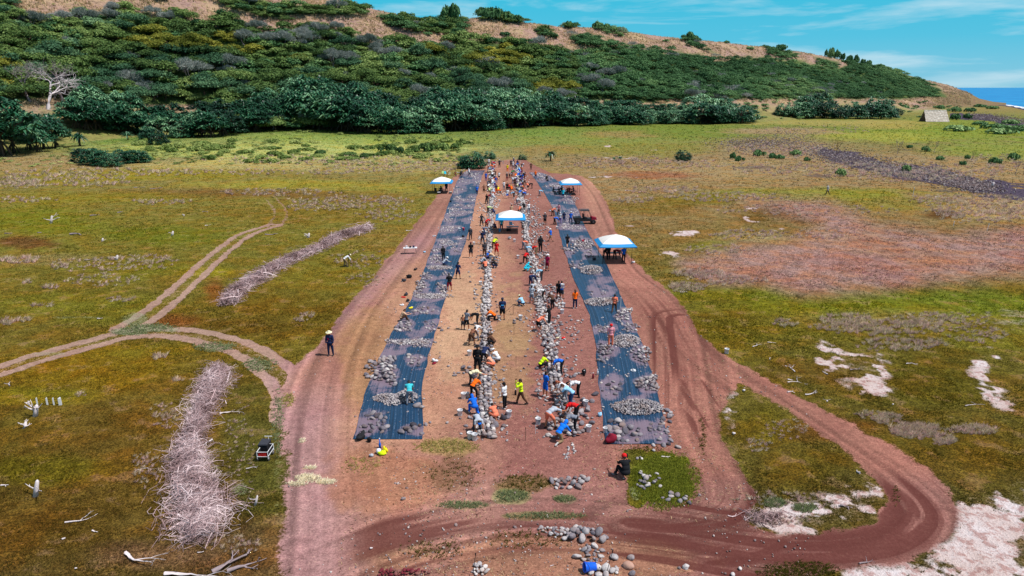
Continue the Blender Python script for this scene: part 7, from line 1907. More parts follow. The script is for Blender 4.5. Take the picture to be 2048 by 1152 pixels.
def wagon(px, py):
    r = empty('folding_wagon', at(px, py), 0.0); tag(r, 'small grey framed hand wagon with red front panel parked beside the left dirt track', 'wagon'); r.scale = (1.0, 1.0, 1.0)
    m = MB(); m.box((0, 0, 0.30), (0.56, 0.92, 0.06)); m.box((-0.27, 0, 0.45), (0.02, 0.9, 0.26)); m.box((0.27, 0, 0.45), (0.02, 0.9, 0.26)); m.box((0, 0.45, 0.45), (0.54, 0.02, 0.26)); m.build('bed', M_BLACK, r)
    m = MB(); m.box((0, -0.455, 0.46), (0.46, 0.03, 0.26)); m.build('front_panel', M_RED, r)
    m = MB()
    for z in (0.32, 0.60):
        m.tube([(-0.3, -0.47, z), (0.3, -0.47, z), (0.3, 0.47, z), (-0.3, 0.47, z), (-0.3, -0.47, z)], 0.02, 6)
    for sx in (-0.3, 0.3):
        for sy in (-0.47, 0.47): m.tube([(sx, sy, 0.2), (sx, sy, 0.62)], 0.02, 6)
    m.tube([(0, 0.47, 0.35), (0.0, 0.62, 0.62), (0, 0.66, 0.98)], 0.014, 5); m.tube([(-0.22, 0.66, 0.98), (0.22, 0.66, 0.98)], 0.018, 5)
    m.build('frame', M_PWHITE, r)
    for sx in (-1, 1):
        for sy in (-1, 1):
            m = MB(); m.lathe([(0.0, -0.03), (0.10, -0.035), (0.12, 0.0), (0.10, 0.035), (0.0, 0.03)], 14); o = m.build('wheel', M_METAL, r, True); o.location = (sx*0.30, sy*0.36, 0.12); o.rotation_euler = (0, PI/2, 0)
wagon(532, 915)
_x, _y, _ = at(531, 909)
r = empty('cooler', (_x, _y+0.05, 0.34)); tag(r, 'black cooler riding in the small hand wagon', 'cooler')
m = MB(); m.box((0, 0, 0.2), (0.48, 0.66, 0.40), 0, 1.04); m.build('body', M_BLACK, r); m = MB(); m.box((0, 0, 0.43), (0.52, 0.72, 0.06), 0, .94); m.build('lid', cloth('dark_grey'), r)

def bag(px, py, s, mat, label, seed, z=0.0, flat=0.6):
    rng = np.random.default_rng(seed); mb = MB()
    mb.ell((0, 0, 0.22*flat), (0.26, 0.17, 0.24*flat), 16, 10)
    for k in range(len(mb.v)):
        x, y, zz = mb.v[k]; n_ = 1+0.7*(float(vnoise(np.array([x*7+seed]), np.array([y*7+zz*5]), seed)[0])-0.5)
        mb.v[k] = (x*n_, y*n_, max(zz*n_, 0.0))
    o = mb.build('bag', mat, None, True); X, Y, _ = at(px, py, z); o.location = (X, Y, z); o.scale = (s, s, s); o.rotation_euler = (0, 0, seed*1.3)
    mb = MB(); mb.tube([(-0.12, 0, 0.4*flat), (-0.08, 0.02, 0.52*flat), (0.08, 0.02, 0.52*flat), (0.12, 0, 0.4*flat)], 0.012, 5); mb.build('strap', M_BLACK, o)
    tag(o, label, 'bag')
bag(722, 878, 1.5, M_BLACK, 'bulky black bag at the near left corner of the left black cloth', 1)
bag(739, 884, .6, M_BLACK, 'small upright black pouch beside the bulky black bag', 2, 0, 1.1)
bag(1221, 884, 1.7, cloth('dark_red'), 'dark red duffel bag at the near inner corner of the right black cloth', 3)
bag(771, 903, .9, cloth('yellow'), 'yellow bag in the colourful little pile on the ground', 4)
bag(765, 910, .9, cloth('neon'), 'lime green bag in the colourful little pile on the ground', 5)
bag(758, 906, .8, cloth('white'), 'white bag with blue in the colourful little pile on the ground', 6, 0, .8)
bag(743, 913, .5, cloth('light_grey'), 'small pale object left of the colourful pile', 7)
bag(831, 540, 1.0, M_BLACK, 'black backpack on dirt left of the left cloth, beyond the group of bags', 8)
bag(818, 556, 1.3, M_BLACK, 'larger black backpack on dirt in the group left of the left cloth', 9)
bag(808, 563, 1.1, cloth('dark_grey'), 'dark grey bag on dirt in the group left of the left cloth', 10)
bag(812, 591, 1.1, cloth('dark_grey'), 'dark bag by the outer edge of the left cloth near the white towel', 11)
bag(807, 595, .9, cloth('red'), 'red strip like bag in front of the dark bag', 12, 0, .25)
bag(816, 603, .8, M_BLACK, 'small black bag touching the outer edge of the left cloth', 13)
bag(804, 611, .9, cloth('white'), 'crumpled white towel on dirt left of the left cloth', 14, 0, .35)
bag(822, 617, .8, cloth('yellow'), 'yellow item lying on the outer edge of the left cloth', 15, 0, .4)
bag(849, 505, .9, cloth('light_blue'), 'blue and white bundle on dirt by the left cloth', 16, 0, .4)
bag(868, 473, .9, cloth('light_grey'), 'pale bundle on dirt by the far left cloth', 17, 0, .35)
bag(901, 404, 1.0, M_BLACK, 'black bag on dirt beside the far left cloth', 18)
bag(870, 724, .9, cloth('white'), 'white and red shopping bag on straw beside the left cloth', 19, 0, .6)
bag(868, 728, .7, cloth('dark_red'), 'red item under the white bag on straw', 20, 0, .4)
bag(1100, 423, 1.0, cloth('light_grey'), 'pale bag on red soil beyond the central canopy', 21)
bag(1106, 424, 1.1, M_BLACK, 'black bag on red soil beyond the central canopy', 22)
bag(1168, 748, .8, M_BLACK, 'small black pouch on soil inside the right cloth', 23, 0, 1.0)
bag(1267, 744, .8, cloth('white'), 'white folded item on a board on the right cloth', 24, 0, .6)
bag(1200, 832, .8, cloth('light_blue'), 'little pale blue bundle at the inner edge of the right cloth', 25, 0, .7)
bag(926, 474, .9, M_BLACK, 'black bag on the left cloth below the red pail', 26)
bag(1267, 526, .8, cloth('white'), 'white bag on grass beside the nearest right canopy', 27, 0, .6)
bag(1095, 362, 1.3, M_BLACK, 'black pack at the outer edge of the far right cloth', 28)
bag(1104, 358, 1.0, cloth('light_grey'), 'pale pack at the outer edge of the far right cloth', 29)
bag(1127, 677, .8, cloth('red'), 'red and white scrap pile right of the second row', 30, 0, .3)
bag(1188, 520, .9, M_BLACK, 'dark bag at the edge of the right cloth before the canopy', 31)
bag(1115, 676, .7, cloth('cream'), 'tan scrap by the red pile right of the second row', 32, 0, .3)
def bottle(px, py, label, mat, h=0.28):
    m = MB(); m.lathe([(0.0, 0), (0.045, 0), (0.046, 0.18), (0.02, 0.24), (0.02, h), (0.0, h)], 12); o = m.build('bottle', mat, None, True); X, Y, _ = at(px, py); o.location = (X, Y, 0.0); o.scale = (1.5, 1.5, 1.5)
    m = MB(); m.lathe([(0.024, 0), (0.024, 0.03), (0, 0.032)], 10); c = m.build('cap', M_PWHITE, o); c.location = (0, 0, h-0.01)
    tag(o, label, 'bottle')
bottle(1031, 790, 'dark bottle standing on soil behind the white bucket and neon walker', M_BLACK)
bottle(1168, 752, 'black flask standing on red soil by the right cloth', M_BLACK)
bottle(1186, 757, 'dark bottle lying close to the inner edge of the right cloth', cloth('dark_red'))
bottle(1195, 750, 'white bottle at the very inner edge of the right cloth', M_PWHITE)
bottle(760, 896, 'tall bluish bottle in the colourful pile on the ground', cloth('blue'), .4)
def stake(px, py, h, label, mat=None, lean=0.0, r_=0.014):
    m = MB(); m.tube([(0, 0, 0), (lean*h, 0, h)], r_, 5); m.tube([(lean*h*.9, 0, h*.9), (lean*h, 0, h)], r_*1.9, 5); o = m.build('stake', mat or M_DARKM); X, Y, _ = at(px, py); o.location = (X, Y, 0); tag(o, label, 'stake')
stake(1051, 881, 0.85, 'thin rusty stake standing before the near ends of the rows', M_BARK)
stake(1071, 868, 0.6, 'thin white tipped stake between the near ends of the rows', M_PWHITE)
stake(1028, 670, 1.3, 'tall thin dark stake in the straw between the rows')
stake(1020, 509, 1.1, 'thin stake between the rows before the central canopy')
stake(1022, 585, 0.9, 'thin stake between the rows in the middle distance')
stake(946, 1150, 1.1, 'dark stake at the nearest pale stone heap', None, .12)
stake(1212, 1150, 1.25, 'dark leaning stake behind the pale stones of the blue bucket', None, .2)
stake(1241, 617, 1.1, 'white upright pipe beside the salmon clad person', M_PWHITE, 0, .03)
stake(1032, 730, 0.7, 'short thin stake on straw between the rows', M_BARK)
stake(1974, 462, 1.1, 'slim white post alone on the pinkish flat', M_PWHITE, .1, .03)
stake(1825, 394, 1.8, 'white leaning pole on the far green meadow', M_PWHITE, .05, .04)
stake(1907, 452, .7, 'short white post on the pinkish flat', M_PWHITE, 0, .04)
# tripod of the photographer
r = empty('tripod', at(699, 533)); tag(r, 'camera tripod set up on grass before the stooping photographer', 'tripod')
for k in range(3):
    a = k*2.094+0.4; m = MB(); m.tube([(0, 0, 1.3), (0.36*math.cos(a), 0.36*math.sin(a), 0)], [0.022, 0.014], 5); m.build('leg', M_DARKM, r)
m = MB(); m.box((0, 0, 1.4), (0.16, 0.10, 0.12)); m.tube([(0, 0.04, 1.4), (0, 0.16, 1.4)], [0.04, 0.045], 8); m.build('camera', M_BLACK, r)
# tablet or dark box carried in front of the sitting helmeted person
m = MB(); m.box((0, 0, 0.14), (0.30, 0.10, 0.28)); m.box((0, -0.052, 0.14), (0.24, 0.006, 0.2)); o = m.build('black_case', M_BLACK); X, Y, _ = at(1250, 917); o.location = (X, Y, 0.0); tag(o, 'black case standing on soil beyond the sitting red capped person', 'case')
# stretched rods by the navy shirted person
m = MB(); m.tube([(-0.5, 0.3, 0.02), (0.3, 0.0, 0.9), (0.32, -0.1, 0.05), (0.0, -0.2, 0.03)], 0.018, 5); o = m.build('bent_rod', M_DARKM); X, Y, _ = at(1020, 628); o.location = (X, Y, 0); tag(o, 'bent dark metal rod propped beside the large navy shirted person', 'rod')

# grass hut
def hut():
    X, Y, _ = at(1868, 243); r = empty('thatched_hut', (X, Y, 0), -0.05); tag(r, 'low pale thatched hut with roof reaching the ground, alone before the headland', 'hut')
    L_, D_, H_ = 14.0, 8.5, 6.6
    m = MB(); n = 26; k = 14; rng = np.random.default_rng(4)
    for sy in (-1, 1):
        vs = []; fs = []
        for i in range(k+1):
            t = i/k
            for j in range(n+1):
                x = -L_/2+L_*j/n; xx = x*(1-0.10*t)+(-0.6*t if x < 0 else 0)
                st = 0.14*((i % 2))
                vs.append((xx+rng.normal(0, .05), sy*(D_/2*(1-t)+st), H_*t+rng.normal(0, .07)-st*0.4))
        for i in range(k):
            for j in range(n): fs.append((i*(n+1)+j, i*(n+1)+j+1, (i+1)*(n+1)+j+1, (i+1)*(n+1)+j))
        m.add(vs, fs)
    th = foliage_mat('thatch', lin(184, 172, 160), lin(250, 244, 238), 0.0, scale=1.2, big=lin(234, 224, 214))
    m.build('roof', th, r)
    m = MB()
    m.add([(-L_/2*0.96, -D_/2*0.95, 0), (-L_/2*0.96, D_/2*0.95, 0), (-L_/2*0.92, 0, H_*0.95)], [(0, 1, 2)]); m.build('end_wall', M_BARK, r)
    m = MB(); m.add([(L_/2*0.93, -D_/2*0.95, 0), (L_/2*0.93, D_/2*0.95, 0), (L_/2*0.86, 0, H_*0.95)], [(2, 1, 0)]); m.build('end_wall', M_BLACK, r)
    m = MB(); m.tube([(-L_/2*0.98, 0, H_), (0, 0, H_+0.1), (L_/2*0.9, 0, H_)], 0.22, 7); m.build('ridge', th, r)
hut()
# ------------------------------------------------------------------ dead wood
def twig_pile(spine_px, widths, n, height, seed, label, twig=0.9, rad=0.016, name='brush_pile'):
    """thousands of dry interlaced branches heaped along a line"""
    rng = np.random.default_rng(seed); path = np.array(wpath(spine_px, 8)); m = len(path)
    wv = np.interp(np.linspace(0, 1, m), np.linspace(0, 1, len(widths)), widths)
    V = []; F = []; T = []; b = 0; ns = 4; k = 3
    seglen = np.linalg.norm(np.diff(path, axis=0), axis=1); dens = np.concatenate([seglen, [seglen[-1]]])*wv; dens /= dens.sum()
    ids = rng.choice(m, n, p=dens)
    for i in ids:
        j = min(i, m-2); d = path[j+1]-path[j]; d = d/np.linalg.norm(d); s = np.array([-d[1], d[0]])
        o = np.clip(rng.normal(0, 0.42), -1.15, 1.15)
        c = path[i]+s*o*wv[i]*0.5+d*rng.normal(0, .3)
        hh = height*max(0.05, 1-abs(o))*rng.uniform(0.15, 1.0)*(0.7+0.6*float(vnoise(np.array([c[0]*0.9]), np.array([c[1]*0.9]), seed)[0]))
        a = rng.uniform(0, 2*PI); el = rng.normal(0.1, 0.35); L_ = twig*rng.gamma(3.0, 0.33)
        dr = np.array([math.cos(a)*math.cos(el), math.sin(a)*math.cos(el), math.sin(el)])
        bend = rng.normal(size=3)*0.35*L_; r0 = rad*rng.uniform(0.5, 1.5)*(1.8 if rng.uniform() < 0.05 else 1)
        p0 = np.array([c[0], c[1], hh])-dr*L_*0.5
        t_ = np.clip(rng.normal(0.5, 0.3), 0, 1)
        if rng.uniform() < 0.012: L_ *= 1.25; r0 *= 3.0; t_ = 0.9; hh = height*0.8*max(.2, 1-abs(o))
        x1 = np.cross(dr, [0, 0, 1.0]); x1 /= np.linalg.norm(x1)+1e-6; x2 = np.cross(dr, x1)
        for q in range(ns):
            f = q/(ns-1); p = p0+dr*L_*f+bend*(f*(1-f))*2; p[2] = max(p[2], 0.02)
            r = r0*(1-0.65*f)
            for z in range(k):
                an = 2*PI*z/k; V.append(p+(x1*math.cos(an)+x2*math.sin(an))*r)
        for q in range(ns-1):
            for z in range(k): F.append((b+q*k+z, b+q*k+(z+1) % k, b+(q+1)*k+(z+1) % k, b+(q+1)*k+z))
        T += [t_]*(ns*k); b += ns*k
    me = bulk(name, V, F, dict(tint=T), False); o = link(name, me, M_PINKTWIG); tag(o, label, 'brush pile')
    return o
twig_pile([(437, 742), (425, 775), (408, 815), (395, 850), (380, 890), (378, 930), (385, 975), (400, 1020), (405, 1060), (392, 1085)], [2.2, 2.5, 2.0, 1.6, 2.0, 2.4, 2.8, 3.7, 3.0, 1.4], 7000, 0.7, 5, 'long heap of bleached pinkish brush on grass beside the left dirt track', 0.75, 0.013)
twig_pile([(456, 610), (480, 580), (520, 556), (560, 532), (600, 513), (640, 497), (680, 475), (722, 462), (738, 456)], [2.0, 2.6, 2.8, 2.6, 2.4, 2.2, 3.0, 3.4, 1.8], 6500, 0.8, 6, 'long heap of bleached brush in the grass beyond the fork of the wheel tracks', 0.85, 0.020)
twig_pile([(1500, 1030), (1530, 1040), (1560, 1030)], [1.6, 1.4, .6], 260, 0.2, 7, 'thin scatter of dry twigs at the lower corner of the grass island', 0.5, 0.012)
M_BRUSHD = foliage_mat('dry_bush', lin(92, 78, 74), lin(196, 178, 170), 0.0, scale=0.5, big=lin(146, 126, 122))

def driftwood(px, py, Lpx, ang, seed, label, r=0.05, depth=3, mat=None, flat=0.35, name='driftwood', spread=0.55):
    X, Y, _ = at(px, py); L_ = Lpx*math.hypot(Y, CH)/FOC; rng = np.random.default_rng(seed); mb = MB()
    a = math.radians(ang)
    branchy(mb, rng, (0, 0, r*0.8), (math.cos(a), math.sin(a), 0.08), L_*0.42, r, depth, spread, 0.0, 6, (2, 2), 0.72)
    for i, v in enumerate(mb.v): mb.v[i] = (v[0], v[1], abs(v[2])*flat+0.01 if abs(v[2]) > r*2 else abs(v[2]))
    o = mb.build(name, mat or M_WHITEWOOD, None, True); o.location = (X, Y, 0.0); tag(o, label, 'driftwood')
    return o
def stump(px, py, hpx, seed, label, r=0.13, arms=3, mat=None, lean=0.2):
    X, Y, _ = at(px, py); s = hpx*math.hypot(Y, CH)/FOC; rng = np.random.default_rng(seed); mb = MB()
    top = Vector((lean*s, 0.05, s)); mb.tube([(-0.05, 0, -0.05), (lean*0.3*s, 0.02, s*0.45), top*0.9, top], [r*1.25, r, r*0.8, r*0.25], 8)
    for k in range(arms):
        a = rng.uniform(0, 6.28); d = (math.cos(a), math.sin(a), rng.uniform(0.1, 0.7))
        branchy(mb, rng, (lean*0.3*s, 0, s*rng.uniform(.2, .7)), d, s*0.6, r*0.45, 1, .5, .1, 5)
    o = mb.build('stump', mat or M_WHITEWOOD, None, True); o.location = (X, Y, 0.0); tag(o, label, 'stump')
DW = [(252, 1108, 90, -35, .085, 3, 'large forked bleached branch reaching up at the very near edge of the grass'), (330, 1150, 120, 15, .09, 3, 'long bleached bough lying along the very near edge'), (425, 1148, 90, 30, .12, 2, 'thick grey driftwood trunk at the near edge under the brush heap'), (455, 1145, 70, 38, .10, 2, 'second thick driftwood limb crossing the grey trunk'), (130, 1046, 60, 8, .045, 2, 'thin forked white branch on brown grass at the near left'), (185, 1062, 24, -40, .04, 1, 'short white offshoot beside the thin forked branch'),
      (2, 972, 20, 0, .05, 1, 'white stick end at the far left edge of the brown grass'), (124, 1080, 14, 60, .05, 0, 'small pale splinter on brown grass near the thin forked branch'), (395, 1106, 30, 5, .03, 0, 'thin pale stick below the near brush heap'), (385, 840, 60, 120, .07, 2, 'thick bleached limb lying across the upper brush heap'), (440, 828, 50, 20, .06, 2, 'whitened log poking out of the upper brush heap'), (400, 795, 44, -20, .06, 2, 'dark ended branch across the upper brush heap'), (425, 880, 40, -100, .05, 2, 'pale root like branch in the middle of the brush heap'),
      (492, 938, 34, 10, .03, 1, 'slender pale twig on grass right of the brush heap'), (20, 772, 26, 140, .05, 2, 'bleached snag with upright fork at the left edge'), (52, 808, 24, 100, .05, 1, 'leaning bleached branch behind the row of little posts'), (150, 1138, 10, 0, .04, 0, 'white pebble like wood chip at the near left'), (275, 940, 40, 20, .02, 3, 'wispy dry branch left of the brush heap'),
      (268, 376, 30, 5, .10, 1, 'whitish drift log on the dark grass strip, one with a root'), (300, 378, 36, 5, .09, 1, 'dark drift log on the dark grass strip behind the rooted one'), (180, 432, 26, 10, .10, 1, 'grey drift log near the leftmost upright stump'), (235, 426, 16, 25, .10, 1, 'short pale drift log right of the grey drift log'), (140, 470, 36, 8, .16, 1, 'thick grey drift log on the left meadow'), (10, 468, 36, 0, .10, 0, 'dark drift log at the far left of the meadow'), (75, 466, 18, 5, .08, 0, 'small pale drift log between the dark and thick logs'), (365, 430, 24, 0, .09, 1, 'white drift log in the middle of the left meadow'), (405, 424, 22, 10, .08, 2, 'tangled pale branch right of the white drift log'), (410, 452, 16, 40, .07, 1, 'leaning pale snag on the middle left meadow'), (530, 470, 36, 5, .10, 1, 'dark log with pale tip beside the end of the wheel tracks'),
      (195, 638, 14, 10, .06, 1, 'bleached root on the grass above the track fork'), (168, 521, 50, 3, .07, 1, 'dark log with white end on the left meadow'), (728, 452, 34, 8, .06, 1, 'pale branch lying at the far end of the distant brush heap'), (812, 462, 20, 0, .08, 1, 'white drift log by the left dirt track'), (1590, 745, 44, 70, .05, 3, 'large bleached forked branch at the edge of the salt patch'), (1575, 765, 50, 10, .045, 2, 'long bleached branch lying below the forked one at the salt patch'), (1610, 790, 40, -10, .05, 2, 'pale branch running under the salt patch'), (1700, 740, 30, 5, .06, 2, 'dark tangle of branch lying on the salt patch'), (1655, 750, 22, 90, .06, 1, 'upright white chunk of wood on the salt patch'), (1575, 760, 14, 0, .06, 1, 'white knot of wood left of the salt patch'), (1575, 785, 20, 20, .05, 1, 'small bleached root below the salt patch'), (1655, 805, 20, 80, .05, 2, 'bleached claw shaped branch on grass below the salt patch'), (1505, 694, 30, 10, .04, 2, 'bleached branch on grass beyond the rutted road'), (1535, 685, 22, 0, .04, 1, 'dry stick beside the bleached branch beyond the rutted road'), (1812, 728, 28, 0, .04, 2, 'thin bleached branch on grass right of the salt patch'), (1360, 585, 18, 20, .05, 2, 'white branch in the dry grass beside the right road'), (1540, 720, 14, 60, .04, 1, 'slim pale twig on grass near the salt patch'),
      (1790, 855, 40, -12, .02, 1, 'dark thin branch across the brush band on the right meadow'), (1930, 812, 60, 4, .03, 1, 'long thin pale branch on the right meadow near the white path'), (1680, 1012, 30, -20, .07, 1, 'dark weathered plank like log on the grass island'), (1465, 869, 14, 20, .09, 0, 'pale wood chunk on the left rim of the grass island'), (1486, 783, 12, 30, .09, 0, 'pale wood chunk at the upper rim of the grass island'), (1718, 1128, 40, 25, .04, 2, 'curly dark branch on white salt beside the curved track'), (1785, 810, 10, 40, .05, 0, 'little white wood chip on the right meadow'), (1870, 395, 44, 45, .08, 1, 'long pale curved pole leaning on the far right meadow'), (1570, 358, 30, 0, .07, 1, 'dark driftwood on the dry flat before the cobbles'), (1405, 345, 14, 60, .05, 1, 'white snag on the pinkish flat beyond the canopies'), (1910, 350, 40, 20, .1, 1, 'pale drift log by the lower cobbles'), (1516, 417, 14, 90, .06, 1, 'slim white snag by the small salt patch'), (1195, 354, 40, 10, .05, 3, 'pinkish dry branches at the edge of the dirt beyond the far right canopy'), (1250, 382, 24, 0, .08, 2, 'bleached branch on brown grass right of the canopies'), (1720, 948, 16, 110, .07, 1, 'upright pale wood fork near the right rim of the grass island'), (1258, 1020, 12, 0, .02, 0, 'thin stick on the lower edge of the green patch'), (1323, 914, 26, -12, .04, 1, 'brown stick lying above the green patch'), (1100, 1133, 20, 20, .02, 0, 'thin pale stick left of the blue bucket'), (740, 1098, 12, 20, .05, 0, 'pale splinter on the lower dirt')]
for i, (x, y, l, a, r_, d, lab) in enumerate(DW):
    driftwood(x, y, l, a, 100+i, lab, r_, d, M_GREYWOOD if any(w in lab for w in ('dark', 'grey', 'tangle')) else M_WHITEWOOD)
for i, (x, y, h, r_, arms, lab) in enumerate(((103, 447, 16, .16, 3, 'leftmost upright bleached stump on the dark green meadow strip'), (73, 992, 34, .11, 2, 'upright bleached stump on the near left grass'), (72, 832, 24, .13, 5, 'white many armed stump behind the near left stumps'), (50, 856, 12, .10, 6, 'low splayed root stump in front of the white many armed one'), (617, 476, 10, .15, 4, 'knotty stump with dark hollow beside the distant brush heap'), (345, 471, 9, .15, 1, 'dark squat stump on the middle left meadow'), (205, 483, 7, .12, 1, 'small stump below the thick drift log'), (234, 520, 10, .14, 1, 'white stump end by the dark log'), (512, 1010, 20, .06, 1, 'slim pale stub on grass right of the near brush heap'), (1985, 372, 8, .2, 1, 'grey stump by the cobble bed'))):
    stump(x, y, h, 300+i, lab, r_, arms)
for i, (x, h, w) in enumerate(((75, 16, .05), (95, 12, .06), (108, 13, .05), (121, 17, .11))):
    m = MB(); m.box((0, 0, 0.24), (w*1.6, w, 0.5), 0.3, .9); m.box((0.02, w*.3, 0.30), (w*.9, w*.5, 0.48), 0.5, .8); o = m.build('post', M_PWHITE); X, Y, _ = at(x, 810); o.location = (X, Y, 0); tag(o, ['shortest white post, first from the left in the row on near grass', 'thin white post, second from the left in the row on near grass', 'thin white post, third from the left in the row on near grass', 'broad white post, last in the row on near grass'][i], 'post')

# ------------------------------------------------------------------ grass, dry bushes and litter
def col_mat(name, rough=0.9, trans=0.0):
    m, nt, b = mat_new(name); a = N(nt, 'ShaderNodeAttribute', _attribute_name='col'); nt.links.new(a.outputs['Color'], b.inputs['Base Color'])
    b.inputs['Roughness'].default_value = rough; b.inputs['Specular IOR Level'].default_value = 0.1
    tr = nt.nodes.new('ShaderNodeBsdfTranslucent'); nt.links.new(a.outputs['Color'], tr.inputs[0]); mx = nt.nodes.new('ShaderNodeMixShader'); mx.inputs[0].default_value = 0.4
    nt.links.new(b.outputs[0], mx.inputs[1]); nt.links.new(tr.outputs[0], mx.inputs[2]); nt.links.new(mx.outputs[0], nt.nodes['Material Output'].inputs[0])
    return m
M_BLADE = col_mat('grass_blades')
def blades(X, Y, Z0, col, h, w, nb, rng, lean=0.5):
    """nb blades per tuft, each a thin triangle"""
    n = len(X); V = []; C = []
    for k in range(nb):
        a = rng.uniform(0, 2*PI, n); r = rng.uniform(0.1, 1.0, n)*lean
        bx = X+np.cos(a)*w*rng.uniform(0, 1.5, n)*2; by = Y+np.sin(a)*w*rng.uniform(0, 1.5, n)*2
        hh = h*rng.uniform(0.6, 1.25, n)
        s = np.stack([-np.sin(a+1.0), np.cos(a+1.0), np.zeros(n)], 1)*(w*rng.uniform(.6, 1.3, n))[:, None]
        p = np.stack([bx, by, Z0], 1); tip = p+np.stack([np.cos(a)*r*hh, np.sin(a)*r*hh, hh], 1)
        V.append(np.stack([p-s, p+s, tip], 1)); c = col*rng.uniform(0.65, 1.35, n)[:, None]; C.append(np.repeat(c[:, None, :], 3, 1))
    V = np.concatenate(V).reshape(-1, 3); C = np.concatenate(C).reshape(-1, 3)
    return V, C
def sward():
    rng = np.random.default_rng(17)
    # tussocks over the meadow, sparser with distance
    n = 290000
    py = 246+(1190-246)*rng.uniform(0, 1, n)**0.9; px = rng.uniform(-120, 2170, n)
    P_ = np.array([at(1024, y)[1] for y in np.linspace(246, 1190, 945)]); Yv = np.interp(py, np.linspace(246, 1190, 945), P_)
    dxy = (px-1024)/FOC; u = (576-py)/FOC; Xv = dxy*Yv/(CP+u*SP)
    p = paint(Xv, Yv)
    keep = (p['m1'][:, 0] < rng.uniform(0.05, 0.6, n)) & (p['m1'][:, 2] < rng.uniform(0.1, 0.9, n)) & (p['m2'][:, 2] < 0.5)
    clump = fbm(Xv/2.2, Yv/2.2, 91); keep &= clump > rng.uniform(0.25, 0.62, n)
    Xk, Yk = Xv[keep], Yv[keep]; col = p['veg'][keep]
    warm = (rng.uniform(0, 1, len(Xk))[:, None] < 0.30)
    col = np.where(warm, col*np.array([1.5, 1.3, 1.6]), col*np.array([0.95, 1.02, 0.8]))*1.12
    h = np.clip(0.07+Yk*0.0013, 0.07, 0.6); w = np.clip(Yk*0.00055, 0.018, 0.2)
    V, C = blades(Xk, Yk, np.full(len(Xk), -0.03), col, h, w, 3, rng, 0.9)
    me = bulk('meadow_grass', V, np.arange(len(V)).reshape(-1, 3), dict(col=C)); o = link('meadow_grass', me, M_BLADE); tag(o, 'short tussocky grass covering the meadow', 'grass', kind='stuff')
    # dry grey bunches
    X = []; Y = []; S_ = []
    def bunch(cx, cy, rx, ry, n, s=1.0):
        a = rng.uniform(0, 2*PI, n); r = np.sqrt(rng.uniform(0, 1, n))*rng.uniform(.8, 1.15, n)
        for x, y in zip(cx+rx*r*np.cos(a), cy+ry*r*np.sin(a)):
            q = at(x, y); X.append(q[0]); Y.append(q[1]); S_.append(s*rng.uniform(.6, 1.3))
    for cx, cy, rx, ry, n, s in ((1760, 655, 130, 16, 240, 1), (1700, 640, 60, 12, 90, .9), (1800, 690, 90, 14, 110, 1), (1850, 640, 70, 14, 80, .9), (1900, 640, 90, 20, 80, .8), (1960, 670, 60, 20, 60, .9), (1570, 646, 30, 8, 30, .8), (1400, 548, 60, 9, 110, 1), (1470, 560, 70, 8, 90, .9), (1370, 575, 36, 10, 70, 1), (1420, 560, 50, 14, 40, .8),
                              (1770, 838, 30, 12, 60, .8), (1830, 862, 50, 16, 190, .9), (1885, 880, 24, 12, 70, .8), (1945, 860, 50, 10, 90, .8), (1740, 830, 30, 8, 30, .6), (1500, 470, 80, 10, 90, .9), (1430, 500, 60, 10, 60, .9), (1970, 420, 110, 26, 380, 1.2), (1880, 400, 60, 10, 80, 1), (1640, 470, 60, 10, 60, .9), (1450, 395, 120, 10, 130, 1), (1330, 380, 70, 8, 90, 1), (1270, 400, 40, 6, 40, 1), (1600, 420, 180, 12, 120, .8),
                              (40, 520, 40, 8, 60, 1), (100, 575, 16, 4, 12, 1.1), (15, 645, 14, 6, 16, 1.1), (45, 640, 14, 5, 12, 1.1), (55, 566, 10, 4, 8, 1), (130, 535, 10, 3, 6, 1), (210, 530, 130, 14, 120, .8), (200, 560, 80, 14, 60, .8), (300, 520, 60, 10, 50, .8), (230, 518, 20, 3, 10, 1), (50, 400, 60, 6, 40, 1.1), (320, 405, 60, 5, 40, 1), (120, 360, 150, 14, 200, 1.2), (30, 370, 60, 8, 60, 1.2), (700, 405, 120, 14, 200, .9), (640, 415, 70, 8, 60, .9), (560, 385, 120, 8, 100, .9), (780, 430, 60, 14, 90, .8), (90, 612, 30, 4, 12, .9), (240, 600, 30, 5, 20, .8),
                              (320, 715, 16, 5, 20, 1), (355, 760, 10, 4, 10, .9), (160, 790, 14, 4, 8, .7), (720, 520, 60, 20, 60, .6), (730, 560, 40, 14, 40, .6), (620, 630, 20, 6, 12, .7), (600, 640, 16, 5, 10, .7), (700, 320, 300, 10, 240, 1.1), (800, 335, 160, 10, 160, 1.0), (500, 345, 260, 6, 120, 1), (200, 345, 200, 8, 120, 1.1), (1300, 330, 200, 8, 150, 1.0), (1250, 320, 90, 6, 60, 1), (1700, 340, 240, 16, 300, 1.1), (1560, 300, 90, 14, 140, 1), (1850, 350, 150, 14, 200, 1.1), (1990, 330, 60, 20, 90, 1.1), (1640, 260, 120, 8, 60, 1.1), (1570, 860, 50, 22, 46, .5), (1520, 890, 30, 14, 30, .5), (1590, 1000, 120, 16, 100, .5), (1560, 1040, 60, 10, 60, .45), (290, 940, 30, 34, 50, .6), (330, 830, 30, 30, 50, .6), (480, 900, 30, 90, 90, .4), (460, 1090, 60, 20, 60, .5)):
        bunch(cx, cy, rx, ry, n, s)
    X = np.array(X); Y = np.array(Y); S_ = np.array(S_)
    base = np.array(lin(206, 188, 166)); tn = rng.uniform(0, 1, len(X))[:, None]
    pinkish = np.array(lin(204, 172, 168)); col = np.where(tn < 0.5, base, pinkish)*rng.uniform(.7, 1.25, len(X))[:, None]
    pp = paint(X, Y)['veg']; col = col*0.95+pp*0.4
